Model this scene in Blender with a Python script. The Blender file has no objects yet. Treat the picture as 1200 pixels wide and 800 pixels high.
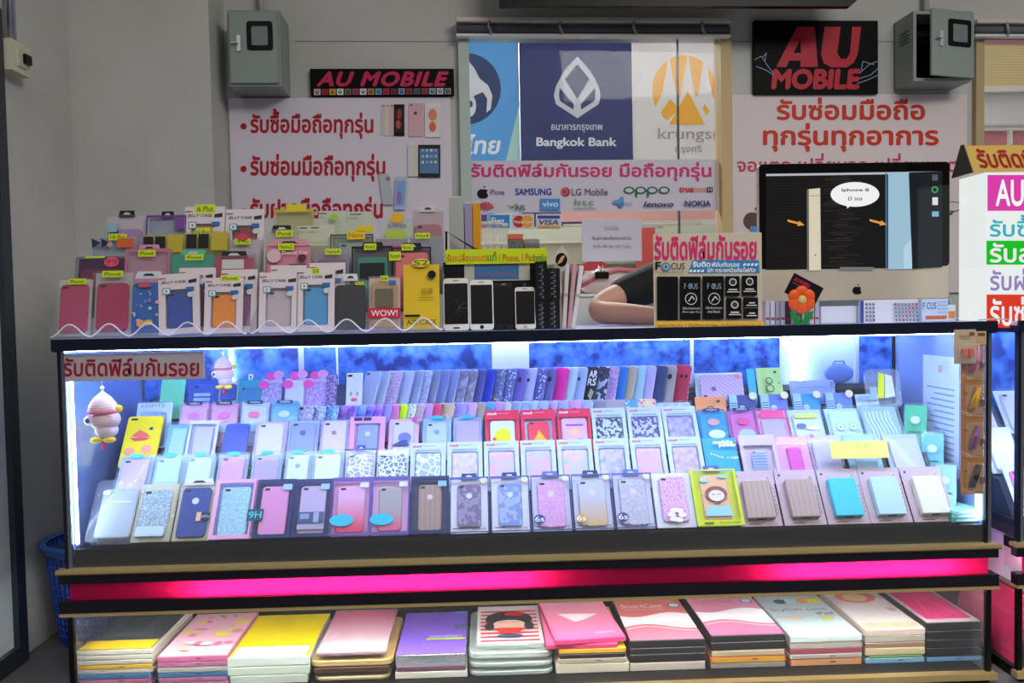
import bpy, bmesh, math, random
from mathutils import Vector, Matrix
random.seed(7)
sc = bpy.context.scene
COL = sc.collection
# ---------------------------------------------------------------- camera
F = 1000.0
CAM = Vector((1.149, -2.327, 1.035)); YAW, PITCH, ROLL = .032, .04, -.019
fw = Vector((math.sin(YAW)*math.cos(PITCH), math.cos(YAW)*math.cos(PITCH), -math.sin(PITCH)))
rt = Vector((math.cos(YAW), -math.sin(YAW), 0)); upv = rt.cross(fw)
R_ = math.cos(ROLL)*rt + math.sin(ROLL)*upv
U_ = -math.sin(ROLL)*rt + math.cos(ROLL)*upv
cd = bpy.data.cameras.new('camera'); cam = bpy.data.objects.new('camera', cd); COL.objects.link(cam)
m = Matrix.Identity(4)
for i, v in enumerate((R_, U_, -fw)):
    for k in range(3): m[k][i] = v[k]
m.translation = CAM; cam.matrix_world = m
cd.sensor_width = 36; cd.lens = F/1200*36; cd.clip_start = .02
sc.camera = cam
# ---------------------------------------------------------------- light and exposure
sc.view_settings.view_transform = 'Standard'; sc.view_settings.look = 'None'
sc.view_settings.gamma = 1; sc.view_settings.use_curve_mapping = False
sc.view_settings.exposure = 0.0
sc.cycles.use_denoising = True
sc.cycles.transparent_max_bounces = 40; sc.cycles.max_bounces = 8
W = bpy.data.worlds.new('world'); sc.world = W; W.use_nodes = True
wn, wl_ = W.node_tree.nodes, W.node_tree.links          # a hall: dim at eye level, bright towards its ceiling lamps
wt = wn.new('ShaderNodeTexCoord'); ws = wn.new('ShaderNodeSeparateXYZ'); wl_.new(wt.outputs['Generated'], ws.inputs[0])
wr = wn.new('ShaderNodeValToRGB'); wl_.new(ws.outputs[2], wr.inputs[0]); wl_.new(wr.outputs[0], wn['Background'].inputs[0])
wr.color_ramp.elements[0].position = .16; wr.color_ramp.elements[0].color = (.09, .09, .10, 1)
wr.color_ramp.elements[1].position = .52; wr.color_ramp.elements[1].color = (1, .99, .97, 1)
wn['Background'].inputs[1].default_value = 1.05
def area(name, loc, target, sx, sy, power, col):
    l = bpy.data.lights.new(name, 'AREA'); l.shape = 'RECTANGLE'; l.size = sx; l.size_y = sy; l.energy = power; l.color = col
    o = bpy.data.objects.new(name, l); COL.objects.link(o); o.location = loc
    o.rotation_euler = (Vector(target)-Vector(loc)).to_track_quat('-Z', 'Y').to_euler(); return o
area('hall_light', (2.9, -2.6, 3.1), (1.9, 1, 1.2), 1.6, .6, 46, (1, .97, .92))
area('outside_light', (1.5, 3.0, 3.2), (1.4, 3.9, 1.2), 2.5, .8, 430, (1, .97, .92))
LED_BLUE = (.50, .66, 1.0); LED_TOP, LED_SIDE, LED_LOW = 60.0, 40.0, 60.0
# ---------------------------------------------------------------- projection helpers (placing things at their depth)
def pix(P):
    d = Vector(P)-CAM; w = d.dot(fw); return (600+F*d.dot(R_)/w, 400-F*d.dot(U_)/w)
def ray(px, py): return (fw + R_*((px-600)/F) + U_*((400-py)/F))
def on_y(px, py, y):
    r = ray(px, py); return CAM + r*((y-CAM.y)/r.y)
def on_z(px, py, z):
    r = ray(px, py); return CAM + r*((z-CAM.z)/r.z)
def x_at(px, y, z):
    a, b = -3., 5.
    for _ in range(40):
        c = (a+b)/2
        if pix((c, y, z))[0] < px: a = c
        else: b = c
    return a
def msize(n, y): return n*(y-CAM.y)/F          # pixels to metres at depth y
BETA = .034; WO = Vector((1.28, 1.1, 0)); WD = Vector((math.cos(BETA), math.sin(BETA), 0)); WN = Vector((math.sin(BETA), -math.cos(BETA), 0))
def on_wall(px, py, off=0.):
    r = ray(px, py); o = WO + WN*off; t = (o-CAM).dot(WN)/r.dot(WN); return CAM + r*t
# ---------------------------------------------------------------- materials
def lin(h):
    o = []
    for i in (0, 2, 4):
        c = int(h[i:i+2], 16)/255; o.append(c/12.92 if c <= .04045 else ((c+.055)/1.055)**2.4)
    return (*o, 1)
MC = {}
def base(name):
    mt = bpy.data.materials.new(name); mt.use_nodes = True; nt = mt.node_tree
    return mt, nt, nt.nodes['Principled BSDF'], nt.nodes['Material Output']
def M(h, rough=.5, metal=0., spec=.3):
    k = ('p', h, rough, metal, spec)
    if k not in MC:
        mt, nt, b, o = base('paint'); b.inputs['Base Color'].default_value = lin(h); b.inputs['Roughness'].default_value = rough
        b.inputs['Metallic'].default_value = metal; b.inputs['Specular IOR Level'].default_value = spec; MC[k] = mt
    return MC[k]
def EM(h, s):
    k = ('e', h, s)
    if k not in MC:
        mt, nt, b, o = base('glow'); b.inputs['Base Color'].default_value = (.01, .01, .01, 1); b.inputs['Roughness'].default_value = .08; b.inputs['Specular IOR Level'].default_value = .3; b.inputs['Emission Color'].default_value = lin(h); b.inputs['Emission Strength'].default_value = s; MC[k] = mt
    return MC[k]
def EMC(c, s):
    k = ('ec', c, s)
    if k not in MC:
        mt, nt, b, o = base('led'); b.inputs['Emission Color'].default_value = (*c, 1); b.inputs['Emission Strength'].default_value = s; MC[k] = mt
    return MC[k]
def CLR(h='ffffff', a=.12, rough=.12, gl=.04):
    """clear plastic or glass sheet: mostly see-through, a little milky, glossy at grazing angles"""
    k = ('c', h, a, rough, gl)
    if k not in MC:
        mt, nt, b, o = base('clear'); n = nt.nodes; L = nt.links
        t = n.new('ShaderNodeBsdfTransparent'); g = n.new('ShaderNodeBsdfGlossy'); g.inputs['Roughness'].default_value = rough
        b.inputs['Base Color'].default_value = lin(h); b.inputs['Roughness'].default_value = .3
        mx = n.new('ShaderNodeMixShader'); mx.inputs[0].default_value = a; L.new(t.outputs[0], mx.inputs[1]); L.new(b.outputs[0], mx.inputs[2])
        lw = n.new('ShaderNodeLayerWeight'); lw.inputs[0].default_value = .5
        pw = n.new('ShaderNodeMath'); pw.operation = 'POWER'; L.new(lw.outputs['Facing'], pw.inputs[0]); pw.inputs[1].default_value = 4
        ma = n.new('ShaderNodeMath'); ma.operation = 'MULTIPLY_ADD'; L.new(pw.outputs[0], ma.inputs[0]); ma.inputs[1].default_value = .6; ma.inputs[2].default_value = gl
        m2 = n.new('ShaderNodeMixShader'); L.new(ma.outputs[0], m2.inputs[0]); L.new(mx.outputs[0], m2.inputs[1]); L.new(g.outputs[0], m2.inputs[2])
        L.new(m2.outputs[0], o.inputs[0]); MC[k] = mt
    return MC[k]
def PAT(kind, c1, c2, s=120., rough=.45, c3=None):
    k = ('t', kind, c1, c2, s, rough, c3)
    if k in MC: return MC[k]
    mt, nt, b, o = base(kind); n = nt.nodes; L = nt.links; b.inputs['Roughness'].default_value = rough
    tc = n.new('ShaderNodeTexCoord'); src = tc.outputs['Object']
    cr = n.new('ShaderNodeValToRGB'); e = cr.color_ramp.elements; e[0].color = lin(c1); e[1].color = lin(c2)
    if c3: x = e.new(.5); x.color = lin(c3)
    def vor(feature, rnd=1.):
        v = n.new('ShaderNodeTexVoronoi'); v.feature = feature; v.inputs['Scale'].default_value = s; v.inputs['Randomness'].default_value = rnd; L.new(src, v.inputs['Vector']); return v
    if kind in ('camo', 'galaxy', 'mottle', 'plaster', 'painted_reflections'):
        v = n.new('ShaderNodeTexNoise'); v.inputs['Scale'].default_value = s; v.inputs['Detail'].default_value = 1.5 if kind == 'camo' else 5
        L.new(src, v.inputs['Vector']); f = v.outputs[0]
        if kind == 'camo': cr.color_ramp.interpolation = 'CONSTANT'; e[1].position = .5
        elif kind == 'plaster': e[0].position = .3; e[1].position = .62
        else: e[0].position = .38; e[1].position = .62
        if c3: x.position = .5
    elif kind == 'glitter':
        v = vor('F1'); sp = n.new('ShaderNodeSeparateColor'); L.new(v.outputs['Color'], sp.inputs[0]); f = sp.outputs[0]; e[0].position = .45; e[1].position = .95
    elif kind == 'lace':
        v = vor('DISTANCE_TO_EDGE'); f = v.outputs['Distance']; e[0].position = .06; e[1].position = .12
    elif kind == 'dots':
        v = vor('F1', 0.); f = v.outputs['Distance']; e[0].position = .3; e[1].position = .36
    elif kind == 'spots':
        v = vor('F1'); f = v.outputs['Distance']; e[0].position = .28; e[1].position = .36
    elif kind in ('wood', 'stripes', 'quilt'):
        w = n.new('ShaderNodeTexWave'); w.bands_direction = 'Z' if kind == 'stripes' else ('DIAGONAL' if kind == 'quilt' else 'X'); w.inputs['Scale'].default_value = s
        if kind == 'wood': w.inputs['Distortion'].default_value = 6; w.inputs['Detail'].default_value = 4; w.inputs['Detail Scale'].default_value = .3
        if kind == 'stripes': cr.color_ramp.interpolation = 'CONSTANT'; e[1].position = .5
        if kind == 'quilt': e[0].position = .02; e[1].position = .12
        L.new(src, w.inputs['Vector']); f = w.outputs[1]
    elif kind == 'grad':                      # dip-dyed colour, s = height of the piece
        sx = n.new('ShaderNodeSeparateXYZ'); L.new(src, sx.inputs[0]); d = n.new('ShaderNodeMath'); d.operation = 'DIVIDE'; L.new(sx.outputs[2], d.inputs[0]); d.inputs[1].default_value = s; f = d.outputs[0]
        e[0].position = .15; e[1].position = .8
    elif kind == 'gradback':                  # dip-dyed along the depth of a lying piece
        sx = n.new('ShaderNodeSeparateXYZ'); L.new(src, sx.inputs[0]); d = n.new('ShaderNodeMath'); d.operation = 'DIVIDE'; L.new(sx.outputs[1], d.inputs[0]); d.inputs[1].default_value = s; f = d.outputs[0]
    L.new(f, cr.inputs[0]); L.new(cr.outputs[0], b.inputs['Base Color'])
    if kind == 'plaster':
        bp = n.new('ShaderNodeBump'); bp.inputs['Strength'].default_value = .12; bp.inputs['Distance'].default_value = .004
        v2 = n.new('ShaderNodeTexNoise'); v2.inputs['Scale'].default_value = 60; L.new(src, v2.inputs['Vector']); L.new(v2.outputs[0], bp.inputs['Height']); L.new(bp.outputs[0], b.inputs['Normal'])
    MC[k] = mt; return mt
# ---------------------------------------------------------------- mesh builder
class MB:
    def __init__(s): s.v = []; s.f = []; s.mi = []; s.mats = []; s.sm = []
    def slot(s, mt):
        if mt not in s.mats: s.mats.append(mt)
        return s.mats.index(mt)
    def add(s, vs, fs, mt, smooth=False, X=None):
        n = len(s.v); k = s.slot(mt)
        for p in vs: s.v.append(X @ Vector(p) if X else Vector(p))
        for f in fs: s.f.append([i+n for i in f]); s.mi.append(k); s.sm.append(smooth)
        return s
    def box(s, x0, x1, y0, y1, z0, z1, mt, c=0., X=None):
        if c > 0: return s.slab((x0+x1)/2, z0, x1-x0, z1-z0, y1, y1-y0, c, mt, ch=c, seg=1, X=X)
        vs = [(x, y, z) for z in (z0, z1) for y in (y0, y1) for x in (x0, x1)]
        return s.add(vs, [(0, 2, 3, 1), (4, 5, 7, 6), (0, 1, 5, 4), (2, 6, 7, 3), (0, 4, 6, 2), (1, 3, 7, 5)], mt, X=X)
    def slab(s, cx, z0, w, h, yb, t, r, mt, ch=.001, seg=4, X=None, smooth=False):
        """upright rounded rectangle, back at yb, thickness t towards -y"""
        def ring(ins, y):
            o = []; rr = max(r-ins, 1e-5)
            for (sx, sz, a0) in ((1, 1, 0), (-1, 1, 90), (-1, -1, 180), (1, -1, 270)):
                ccx = cx+sx*(w/2-ins-rr); ccz = z0+h/2+sz*(h/2-ins-rr)
                for k in range(seg+1):
                    a = math.radians(a0+90*k/seg); o.append((ccx+rr*math.cos(a), y, ccz+rr*math.sin(a)))
            return o
        ch = min(ch, t*.45); rs = [ring(ch, yb-t), ring(0, yb-t+ch), ring(0, yb-ch), ring(ch, yb)]
        n = len(rs[0]); vs = sum(rs, []); fs = [tuple(reversed(range(n))), tuple(range(3*n, 4*n))]
        fs[0], fs[1] = tuple(range(n)), tuple(reversed(range(3*n, 4*n)))
        for k in range(3):
            for i in range(n):
                j = (i+1) % n; fs.append((k*n+i, (k+1)*n+i, (k+1)*n+j, k*n+j))
        return s.add(vs, fs, mt, smooth, X)
    def frame(s, cx, z0, w, h, yb, t, b, mt, bt=None, bb=None, X=None):
        """rectangular ring: b side border, bt top, bb bottom"""
        bt = b if bt is None else bt; bb = b if bb is None else bb
        s.box(cx-w/2, cx+w/2, yb-t, yb, z0, z0+bb, mt, X=X); s.box(cx-w/2, cx+w/2, yb-t, yb, z0+h-bt, z0+h, mt, X=X)
        s.box(cx-w/2, cx-w/2+b, yb-t, yb, z0+bb, z0+h-bt, mt, X=X); s.box(cx+w/2-b, cx+w/2, yb-t, yb, z0+bb, z0+h-bt, mt, X=X); return s
    def tube(s, pts, r, mt, n=8, closed=False):
        pts = [Vector(p) for p in pts]; vs = []; N = len(pts)
        for i, p in enumerate(pts):
            a = pts[i-1] if (i or closed) else p; b = pts[(i+1) % N] if (i < N-1 or closed) else p
            d = (b-a).normalized(); u = d.cross(Vector((0, 0, 1)) if abs(d.z) < .9 else Vector((0, 1, 0))).normalized(); w = d.cross(u)
            rr = r[i] if isinstance(r, (list, tuple)) else r
            for k in range(n):
                t = 2*math.pi*k/n; vs.append(p+u*rr*math.cos(t)+w*rr*math.sin(t))
        fs = []
        for i in range(N if closed else N-1):
            for k in range(n): fs.append((i*n+k, i*n+(k+1) % n, ((i+1) % N)*n+(k+1) % n, ((i+1) % N)*n+k))
        if not closed: fs += [tuple(reversed(range(n))), tuple(range((N-1)*n, N*n))]
        return s.add(vs, fs, mt, True)
    def lathe(s, prof, mt, c=(0, 0, 0), n=20, cap=True, X=None):
        vs = []; fs = []
        for r, z in prof:
            for k in range(n): a = 2*math.pi*k/n; vs.append((c[0]+r*math.cos(a), c[1]+r*math.sin(a), c[2]+z))
        for i in range(len(prof)-1):
            for k in range(n): fs.append((i*n+k, i*n+(k+1) % n, (i+1)*n+(k+1) % n, (i+1)*n+k))
        if cap: fs += [tuple(reversed(range(n))), tuple(range((len(prof)-1)*n, len(prof)*n))]
        return s.add(vs, fs, mt, True, X)
    def ball(s, c, rx, ry, rz, mt, n=14):
        return s.lathe([(1e-4, -1)]+[(math.cos(a), math.sin(a)) for a in [math.pi*(i/8-.5) for i in range(1, 8)]]+[(1e-4, 1)], mt, n=n, X=Matrix.Translation(c) @ Matrix.Diagonal((rx, ry, rz, 1)))
    def prism(s, poly, y0, y1, mt, X=None):
        """polygon (x,z) counter-clockwise seen from the front, from y0 (front) to y1 (back)"""
        n = len(poly); vs = [(x, y0, z) for x, z in poly]+[(x, y1, z) for x, z in poly]
        fs = [tuple(range(n)), tuple(reversed(range(n, 2*n)))]+[(i, i+n, (i+1) % n+n, (i+1) % n) for i in range(n)]
        return s.add(vs, fs, mt, X=X)
    def prism_x(s, poly, x0, x1, mt):
        """polygon (y,z) extruded along x"""
        n = len(poly); vs = [(x0, y, z) for y, z in poly]+[(x1, y, z) for y, z in poly]
        fs = [tuple(reversed(range(n))), tuple(range(n, 2*n))]+[(i, (i+1) % n, (i+1) % n+n, i+n) for i in range(n)]
        return s.add(vs, fs, mt)
    def build(s, name, parent=None, loc=None, label=None):
        me = bpy.data.meshes.new(name); me.from_pydata([tuple(v) for v in s.v], [], s.f)
        for mt in s.mats: me.materials.append(mt)
        me.polygons.foreach_set('material_index', s.mi); me.polygons.foreach_set('use_smooth', s.sm); me.update()
        o = bpy.data.objects.new(name, me); COL.objects.link(o)
        if parent: o.parent = parent
        if loc: o.location = loc
        if label: o['label'] = label
        return o
# ---------------------------------------------------------------- writing
TC = {}
def glyphs(s, shear=0., sp=1.):
    k = (s, shear, sp)
    if k in TC: return TC[k]
    c = bpy.data.curves.new('t', 'FONT'); c.body = s; c.size = 1; c.shear = shear; c.space_character = sp; c.resolution_u = 3
    up = set('\u0e31\u0e34\u0e35\u0e36\u0e37\u0e47'); tone = set('\u0e48\u0e49\u0e4a\u0e4b\u0e4c')
    for nm in 'ab': c.materials.append(bpy.data.materials.new(nm))
    for i, ch in enumerate(s):
        if ch in tone and i and s[i-1] in up: c.body_format[i].material_index = 1
    o = bpy.data.objects.new('t', c); COL.objects.link(o); bpy.context.view_layer.update()
    me = bpy.data.meshes.new_from_object(o.evaluated_get(bpy.context.evaluated_depsgraph_get()))
    hi = set(v for p in me.polygons if p.material_index == 1 for v in p.vertices)
    V = [(v.co.x, v.co.y+(.17 if v.index in hi else 0)) for v in me.vertices]; P = [tuple(p.vertices) for p in me.polygons]
    mats = list(c.materials); bpy.data.objects.remove(o); bpy.data.meshes.remove(me); bpy.data.curves.remove(c)
    for q in mats: bpy.data.materials.remove(q)
    TC[k] = (V, P); return TC[k]
class Art(MB):
    """flat print: layers of shapes on the front (-y) of a panel. Coordinates pass through T to local (x,z)."""
    def __init__(s, y=-.0006, T=None, step=.00025):
        super().__init__(); s.y = y; s.st = step; s.T = T or (lambda x, z: (x, z))
    def poly(s, pts, mt):
        s.y -= s.st; q = [s.T(*p) for p in pts]
        a = sum(q[i-1][0]*q[i][1]-q[i][0]*q[i-1][1] for i in range(len(q)))
        if a < 0: q.reverse()
        return s.add([(x, s.y, z) for x, z in q], [tuple(range(len(q)))], mt)
    def rect(s, x0, z0, x1, z1, mt): return s.poly([(x0, z0), (x1, z0), (x1, z1), (x0, z1)], mt)
    def oval(s, cx, cz, rx, rz, mt, n=28, a0=0, a1=360):
        full = a1-a0 >= 360; k = n if full else n+1
        p = [(cx+rx*math.cos(math.radians(a0+(a1-a0)*i/n)), cz+rz*math.sin(math.radians(a0+(a1-a0)*i/n))) for i in range(k)]
        return s.poly(p, mt)
    def line(s, pts, w, mt):
        for (a, b), (c, d) in zip(pts, pts[1:]):
            L = math.hypot(c-a, d-b) or 1; nx, nz = -(d-b)/L*w/2, (c-a)/L*w/2
            s.poly([(a+nx, b+nz), (c+nx, d+nz), (c-nx, d-nz), (a-nx, b-nz)], mt); s.y += s.st*.9
        return s
    def text(s, t, x0, z0, x1, z1, mt, bold=0., shear=0., sp=1., rot=0., keep=False):
        """text fitted into the box; in pixel space z0 is the top row"""
        V, P = glyphs(t, shear, sp)
        if not V: return s
        ax, bx = min(v[0] for v in V), max(v[0] for v in V); ay, by = min(v[1] for v in V), max(v[1] for v in V)
        s.y -= s.st; k = s.slot(mt); cx, cz = (x0+x1)/2, (z0+z1)/2
        sx, sz = (x1-x0)/(bx-ax), (z1-z0)/(by-ay)
        flip = -1 if s.T(0, 1)[1] < s.T(0, 0)[1] else 1
        if flip < 0: sz = -abs(sz)
        else: sz = abs(sz)
        if keep: sx = min(abs(sx), abs(sz)); sz = sx*flip
        offs = [(0, 0)] if not bold else [(bold, 0), (-bold, 0), (0, bold), (0, -bold), (bold*.7, bold*.7), (-bold*.7, -bold*.7)]
        cr, sr = math.cos(rot), math.sin(rot)
        for i, (ox, oy) in enumerate(offs):
            n = len(s.v)
            for vx, vy in V:
                a, b = (vx-(ax+bx)/2+ox)*sx, (vy-(ay+by)/2+oy)*sz
                x, z = s.T(cx+a*cr-b*sr, cz+a*sr+b*cr); s.v.append(Vector((x, s.y-i*1e-6, z)))
            for f in P:
                q = [s.v[n+j] for j in f[:3]]
                fl = (q[1]-q[0]).cross(q[2]-q[0]).y > 0
                s.f.append([n+j for j in (reversed(f) if fl else f)]); s.mi.append(k); s.sm.append(False)
        return s
# ---------------------------------------------------------------- things
ALL = {}
def tag(o, label, cat, group=None):
    o['label'] = label; o['category'] = cat
    if group: o['group'] = group
    ALL.setdefault(label, []).append(o.name)
    n = len(label.split())
    if n < 4 or n > 16: print('LABELLEN', n, label)
    return o
def thing(name, label, cat, loc=(0, 0, 0), rot=(0, 0, 0), group=None):
    o = bpy.data.objects.new(name, None); COL.objects.link(o); o.empty_display_size = .02; o.location = loc; o.rotation_euler = rot
    return tag(o, label, cat, group)
def struct(o): o['kind'] = 'structure'; return o
ORD = 'zeroth first second third fourth fifth sixth seventh eighth ninth tenth eleventh twelfth thirteenth fourteenth fifteenth sixteenth seventeenth eighteenth nineteenth twentieth twenty-first twenty-second twenty-third twenty-fourth'.split()
BLK, WHT, DARK, RED, NAVY = M('070708', .4, 0., .2), M('f2f2f0', .5), M('1c1c20', .4), M('c8202a', .5), M('202a55', .4)
ALU, GOLD, CHROME = M('b9bdc2', .3, 1.), M('c9b078', .35, .55), M('d8dade', .15, 1.)
#@@SETTING
# ================================================================ the setting
PLA = PAT('plaster', 'b3b3ad', 'c5c5bf', 1.6, .85)
FZ = -.05
PF = .87
xc = on_y(82, 100, PF).x; xr = on_y(247, 100, PF).x
def S(name, mb, loc=None): return struct(mb.build(name, None, loc))
S('floor', MB().box(-3.5, 5.5, -3.2, 5.2, FZ-.1, FZ, PAT('mottle', '5d5a5c', '6f6b6b', 5, .45)))
xl = xc
S('wall_left', MB().box(xl-.12, xl, -.45, PF+.1, FZ, 2.8, PLA))
S('wall_pillar', MB().box(xl, xr, PF, 1.4, FZ, 2.8, PLA))
def wloc(px, py, off=0.):                     # local coordinates along the back wall (u, v)
    p = on_wall(px, py, off); return ((p-WO).dot(WD), p.z)
MW = Matrix.Translation(WO) @ Matrix.Rotation(BETA, 4, 'Z')
def wallmb(): return MB()
u0, zt = wloc(540, 41); u1, _ = wloc(841, 41); u1 += .045; zs = .93
u2, _ = wloc(1139, 41); zt2 = wloc(1170, 44)[1]
bw = MB()
uL = (Vector((xr, 1.1, 0))-WO).dot(WD)-.05
bw.box(uL, u0, 0, .1, FZ, 2.8, PLA, X=MW); bw.box(u0, u1, 0, .1, FZ, zs, PLA, X=MW); bw.box(u0, u1, 0, .1, zt, 2.8, PLA, X=MW)
bw.box(u1, u2, 0, .1, FZ, 2.8, PLA, X=MW); bw.box(u2, u2+1.4, 0, .1, zt2, 2.8, PLA, X=MW); bw.box(u2, u2+1.4, 0, .1, FZ, zs, PLA, X=MW)
S('wall_back', bw)
S('ceiling', MB().box(-3.5, 5.5, .0, 1.3, 2.8, 2.9, PLA))
# windows: frame + pane
def window(n, a, b, z0, z1, lw, rw, fc, rc):
    fr = MB()
    fr.box(a, a+lw, -.03, .06, z0, z1, fc, X=MW); fr.box(b-rw, b, -.03, .06, z0, z1, rc, X=MW)
    fr.box(a+lw, b-rw, -.01, .06, z1-.012, z1, ALU, X=MW); fr.box(a+lw, b-rw, -.03, .06, z0, z0+.02, fc, X=MW)
    f = S('window_%d' % n, fr)
    MB().box(a+lw, b-rw, .02, .026, z0+.02, z1-.012, CLR('cfe4f0', .02, .03, .006), X=MW).build('window_pane', f)
    return f
w1 = window(1, u0-.012, u1, zs, zt, .042, .042, M('b5c4bb', .35), M('c6ac7c', .5))
us = wloc(796, 100)[0]
MB().box(us, us+.006, .028, .045, zs+.02, zt-.012, M('30343c', .4), X=MW).build('sash_edge', w1)
w2 = window(2, u2, u2+1.2, zs, zt2, .035, .05, M('b5a079', .5), M('c6ac7c', .5))
# panel seam on the wall right of the window
for px in (852,):
    pass
sm = MB()
for xa, xb in ((345, 534), (858, 1062)):
    ua, za = wloc(xa, 48.5); ub, _ = wloc(xb, 48.5); sm.box(ua, ub, -.0015, 0, za-.0015, za+.0015, M('8a8680', .8), X=MW)
S('trim_2', sm)
#@@COUNTER
# ================================================================ the glass display counters
CW, CD = 2.56, .56
ZT, ZG, ZP1, ZP2, ZL = .95, .349, .311, .263, .231
GL = CLR('eef6ff', .015, .02, .04)
TOPW = None
def topmat():
    k = 'topglass'
    if k not in MC:
        mt, nt, b, o = base('frosted_top'); n = nt.nodes; L = nt.links
        b.inputs['Base Color'].default_value = lin('e4e6f4'); b.inputs['Roughness'].default_value = .25
        t = n.new('ShaderNodeBsdfTranslucent'); t.inputs[0].default_value = lin('dfe4ff'); mx = n.new('ShaderNodeMixShader'); mx.inputs[0].default_value = .3
        L.new(b.outputs[0], mx.inputs[1]); L.new(t.outputs[0], mx.inputs[2]); L.new(mx.outputs[0], o.inputs[0]); MC[k] = mt
    return MC[k]
TUBE = 56.
def acrylic():
    if 'acr' not in MC:
        mt, nt, b, o = base('pink_acrylic'); n = nt.nodes; L = nt.links
        b.inputs['Base Color'].default_value = (.55, .012, .14, 1); b.inputs['Roughness'].default_value = .2
        t = n.new('ShaderNodeBsdfTranslucent'); t.inputs[0].default_value = (.95, .11, .34, 1); mx = n.new('ShaderNodeMixShader'); mx.inputs[0].default_value = .72
        L.new(b.outputs[0], mx.inputs[1]); L.new(t.outputs[0], mx.inputs[2]); L.new(mx.outputs[0], o.inputs[0]); MC['acr'] = mt
    return MC['acr']
def counter(x0, x1, label, y0=0.):
    t = thing('display_counter', label, 'display counter', ((x0+x1)/2, y0, FZ))
    o = Vector((-(x0+x1)/2, -y0, -FZ)); X = Matrix.Translation(o)
    def P(name, mb, par=t): return mb.build(name, par)
    y = y0; yb = y0+CD
    P('counter_top', MB().box(x0-.004, x1+.004, y-.006, yb, ZT+.008, ZT+.02, topmat(), X=X))
    fr = MB(); fm = M('1a2030', .3, .3)
    fr.box(x0-.008, x1+.008, y-.014, y-.006, ZT-.010, ZT+.022, fm, X=X)
    fr.box(x0-.008, x1+.008, yb-.01, yb+.002, ZT-.02, ZT+.008, fm, X=X)
    for xx in (x0-.008, x1-.004): fr.box(xx, xx+.012, y-.006, yb-.01, ZT-.012, ZT+.008, fm, X=X)
    P('top_frame', fr)
    for xx in (x0, x1-.018):
        for yy in (y, yb-.02):
            P('corner_post', MB().box(xx, xx+.008, yy, yy+.018, ZG, ZT-.004, M('12161f', .35), X=X).box(xx+.008, xx+.018, yy+.002, yy+.014, ZG, ZT-.004, M('8d949c', .3, .9), X=X))
    P('front_glass', MB().box(x0+.018, x1-.018, y+.004, y+.009, ZG, ZT-.004, GL, X=X))
    P('side_mirror' if x0 < 1 else 'side_glass', MB().box(x0+.003, x0+.008, y+.018, yb-.02, ZG, ZT-.012, M('8fa8e6', .12, .55) if x0 < 1 else GL, X=X))
    P('side_mirror', MB().box(x1-.009, x1-.004, y+.018, yb-.02, ZG, ZT-.012, M('a8c0f4', .15, .4), X=X))
    dk = PAT('painted_reflections', '18307c', '7aa4f0', 20., .25, '3264bc')  # mottled blue paints reflections into the colour of the dark glass doors
    for i in range(2):
        mid = x_at(598, y0+CD-.03, .9) if x0 < 1 else x0+(x1-x0)*.5
        a, b = (x0+.02, mid) if i == 0 else (mid, x1-.02)
        d = P('sliding_door', MB().box(a, b, yb-.028+.012*i, yb-.02+.012*i, ZG, ZT-.02, dk, X=X))
        P('door_stile', MB().box((b-.062 if i == 0 else a+.0005), (b if i == 0 else a+.062), yb-.036, yb-.0285+.012*i, ZG, ZT-.02, M('dfe3ea', .4), X=X), d)
        if x0 < 1:
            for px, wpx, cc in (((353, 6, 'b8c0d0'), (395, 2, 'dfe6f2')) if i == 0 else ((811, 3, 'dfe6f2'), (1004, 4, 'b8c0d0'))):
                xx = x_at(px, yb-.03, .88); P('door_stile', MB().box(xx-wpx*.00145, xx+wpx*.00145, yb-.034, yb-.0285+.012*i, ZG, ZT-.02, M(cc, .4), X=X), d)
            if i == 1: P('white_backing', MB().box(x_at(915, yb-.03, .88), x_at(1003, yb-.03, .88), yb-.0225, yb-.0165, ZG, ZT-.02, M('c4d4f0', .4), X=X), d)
            xx = x_at(271 if i == 0 else 938, yb-.04, .88); P('led_reflection', MB().tube([(xx, yb-.042, ZG+.05), (xx, yb-.042, ZT-.025)], .006, EMC(LED_BLUE, 22.), n=8), d).data.transform(X)  # glowing upright bars imitate reflections of the LEDs in the doors
    P('deck_board', MB().box(x0+.02, x1-.02, y+.012, yb-.034, ZG, .398, BLK, X=X))
    P('led_strip', MB().box(x0+.02, x1-.02, y+.014, y+.03, ZT-.0125, ZT-.006, EMC(LED_BLUE, LED_TOP), X=X), ).data
    P('led_strip', MB().box(x0+.03, x1-.03, yb-.07, yb-.055, ZT+.0005, ZT+.0075, EMC(LED_BLUE, 32.), X=X))  # extra rear strip, added out of view to brighten the back rows
    P('led_strip', MB().box(x0+.02, x0+.023, y+.024, y+.036, ZG+.06, ZT-.02, EMC(LED_BLUE, LED_SIDE), X=X))
    P('led_strip', MB().box(x1-.026, x1-.02, y+.024, y+.036, ZG+.06, ZT-.02, EMC(LED_BLUE, LED_SIDE*.6), X=X))
    P('trim_rail', MB().box(x0-.018, x1+.018, y-.02, y+.012, ZG-.009, ZG, GOLD, X=X).box(x0-.018, x1+.018, y-.021, y+.012, ZG-.012, ZG-.009, M('6d6045', .4, .5), X=X))
    P('band_board', MB().box(x0-.012, x1+.012, y-.014, y+.012, ZP1, ZG-.012, M('15121a', .25), X=X))
    P('light_panel', MB().box(x0+.012, x1-.012, y-.004, y+.0, ZP2, ZP1, acrylic(), X=X))
    for fa, fb in ((.13, .5), (.76, .96)): P('pink_tube', MB().tube([(x0+(x1-x0)*fa, y+.05, (ZP1+ZP2)/2), (x0+(x1-x0)*fb, y+.05, (ZP1+ZP2)/2)], .008, EMC((1., .8, .95), TUBE), n=10)).data.transform(X)
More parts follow.
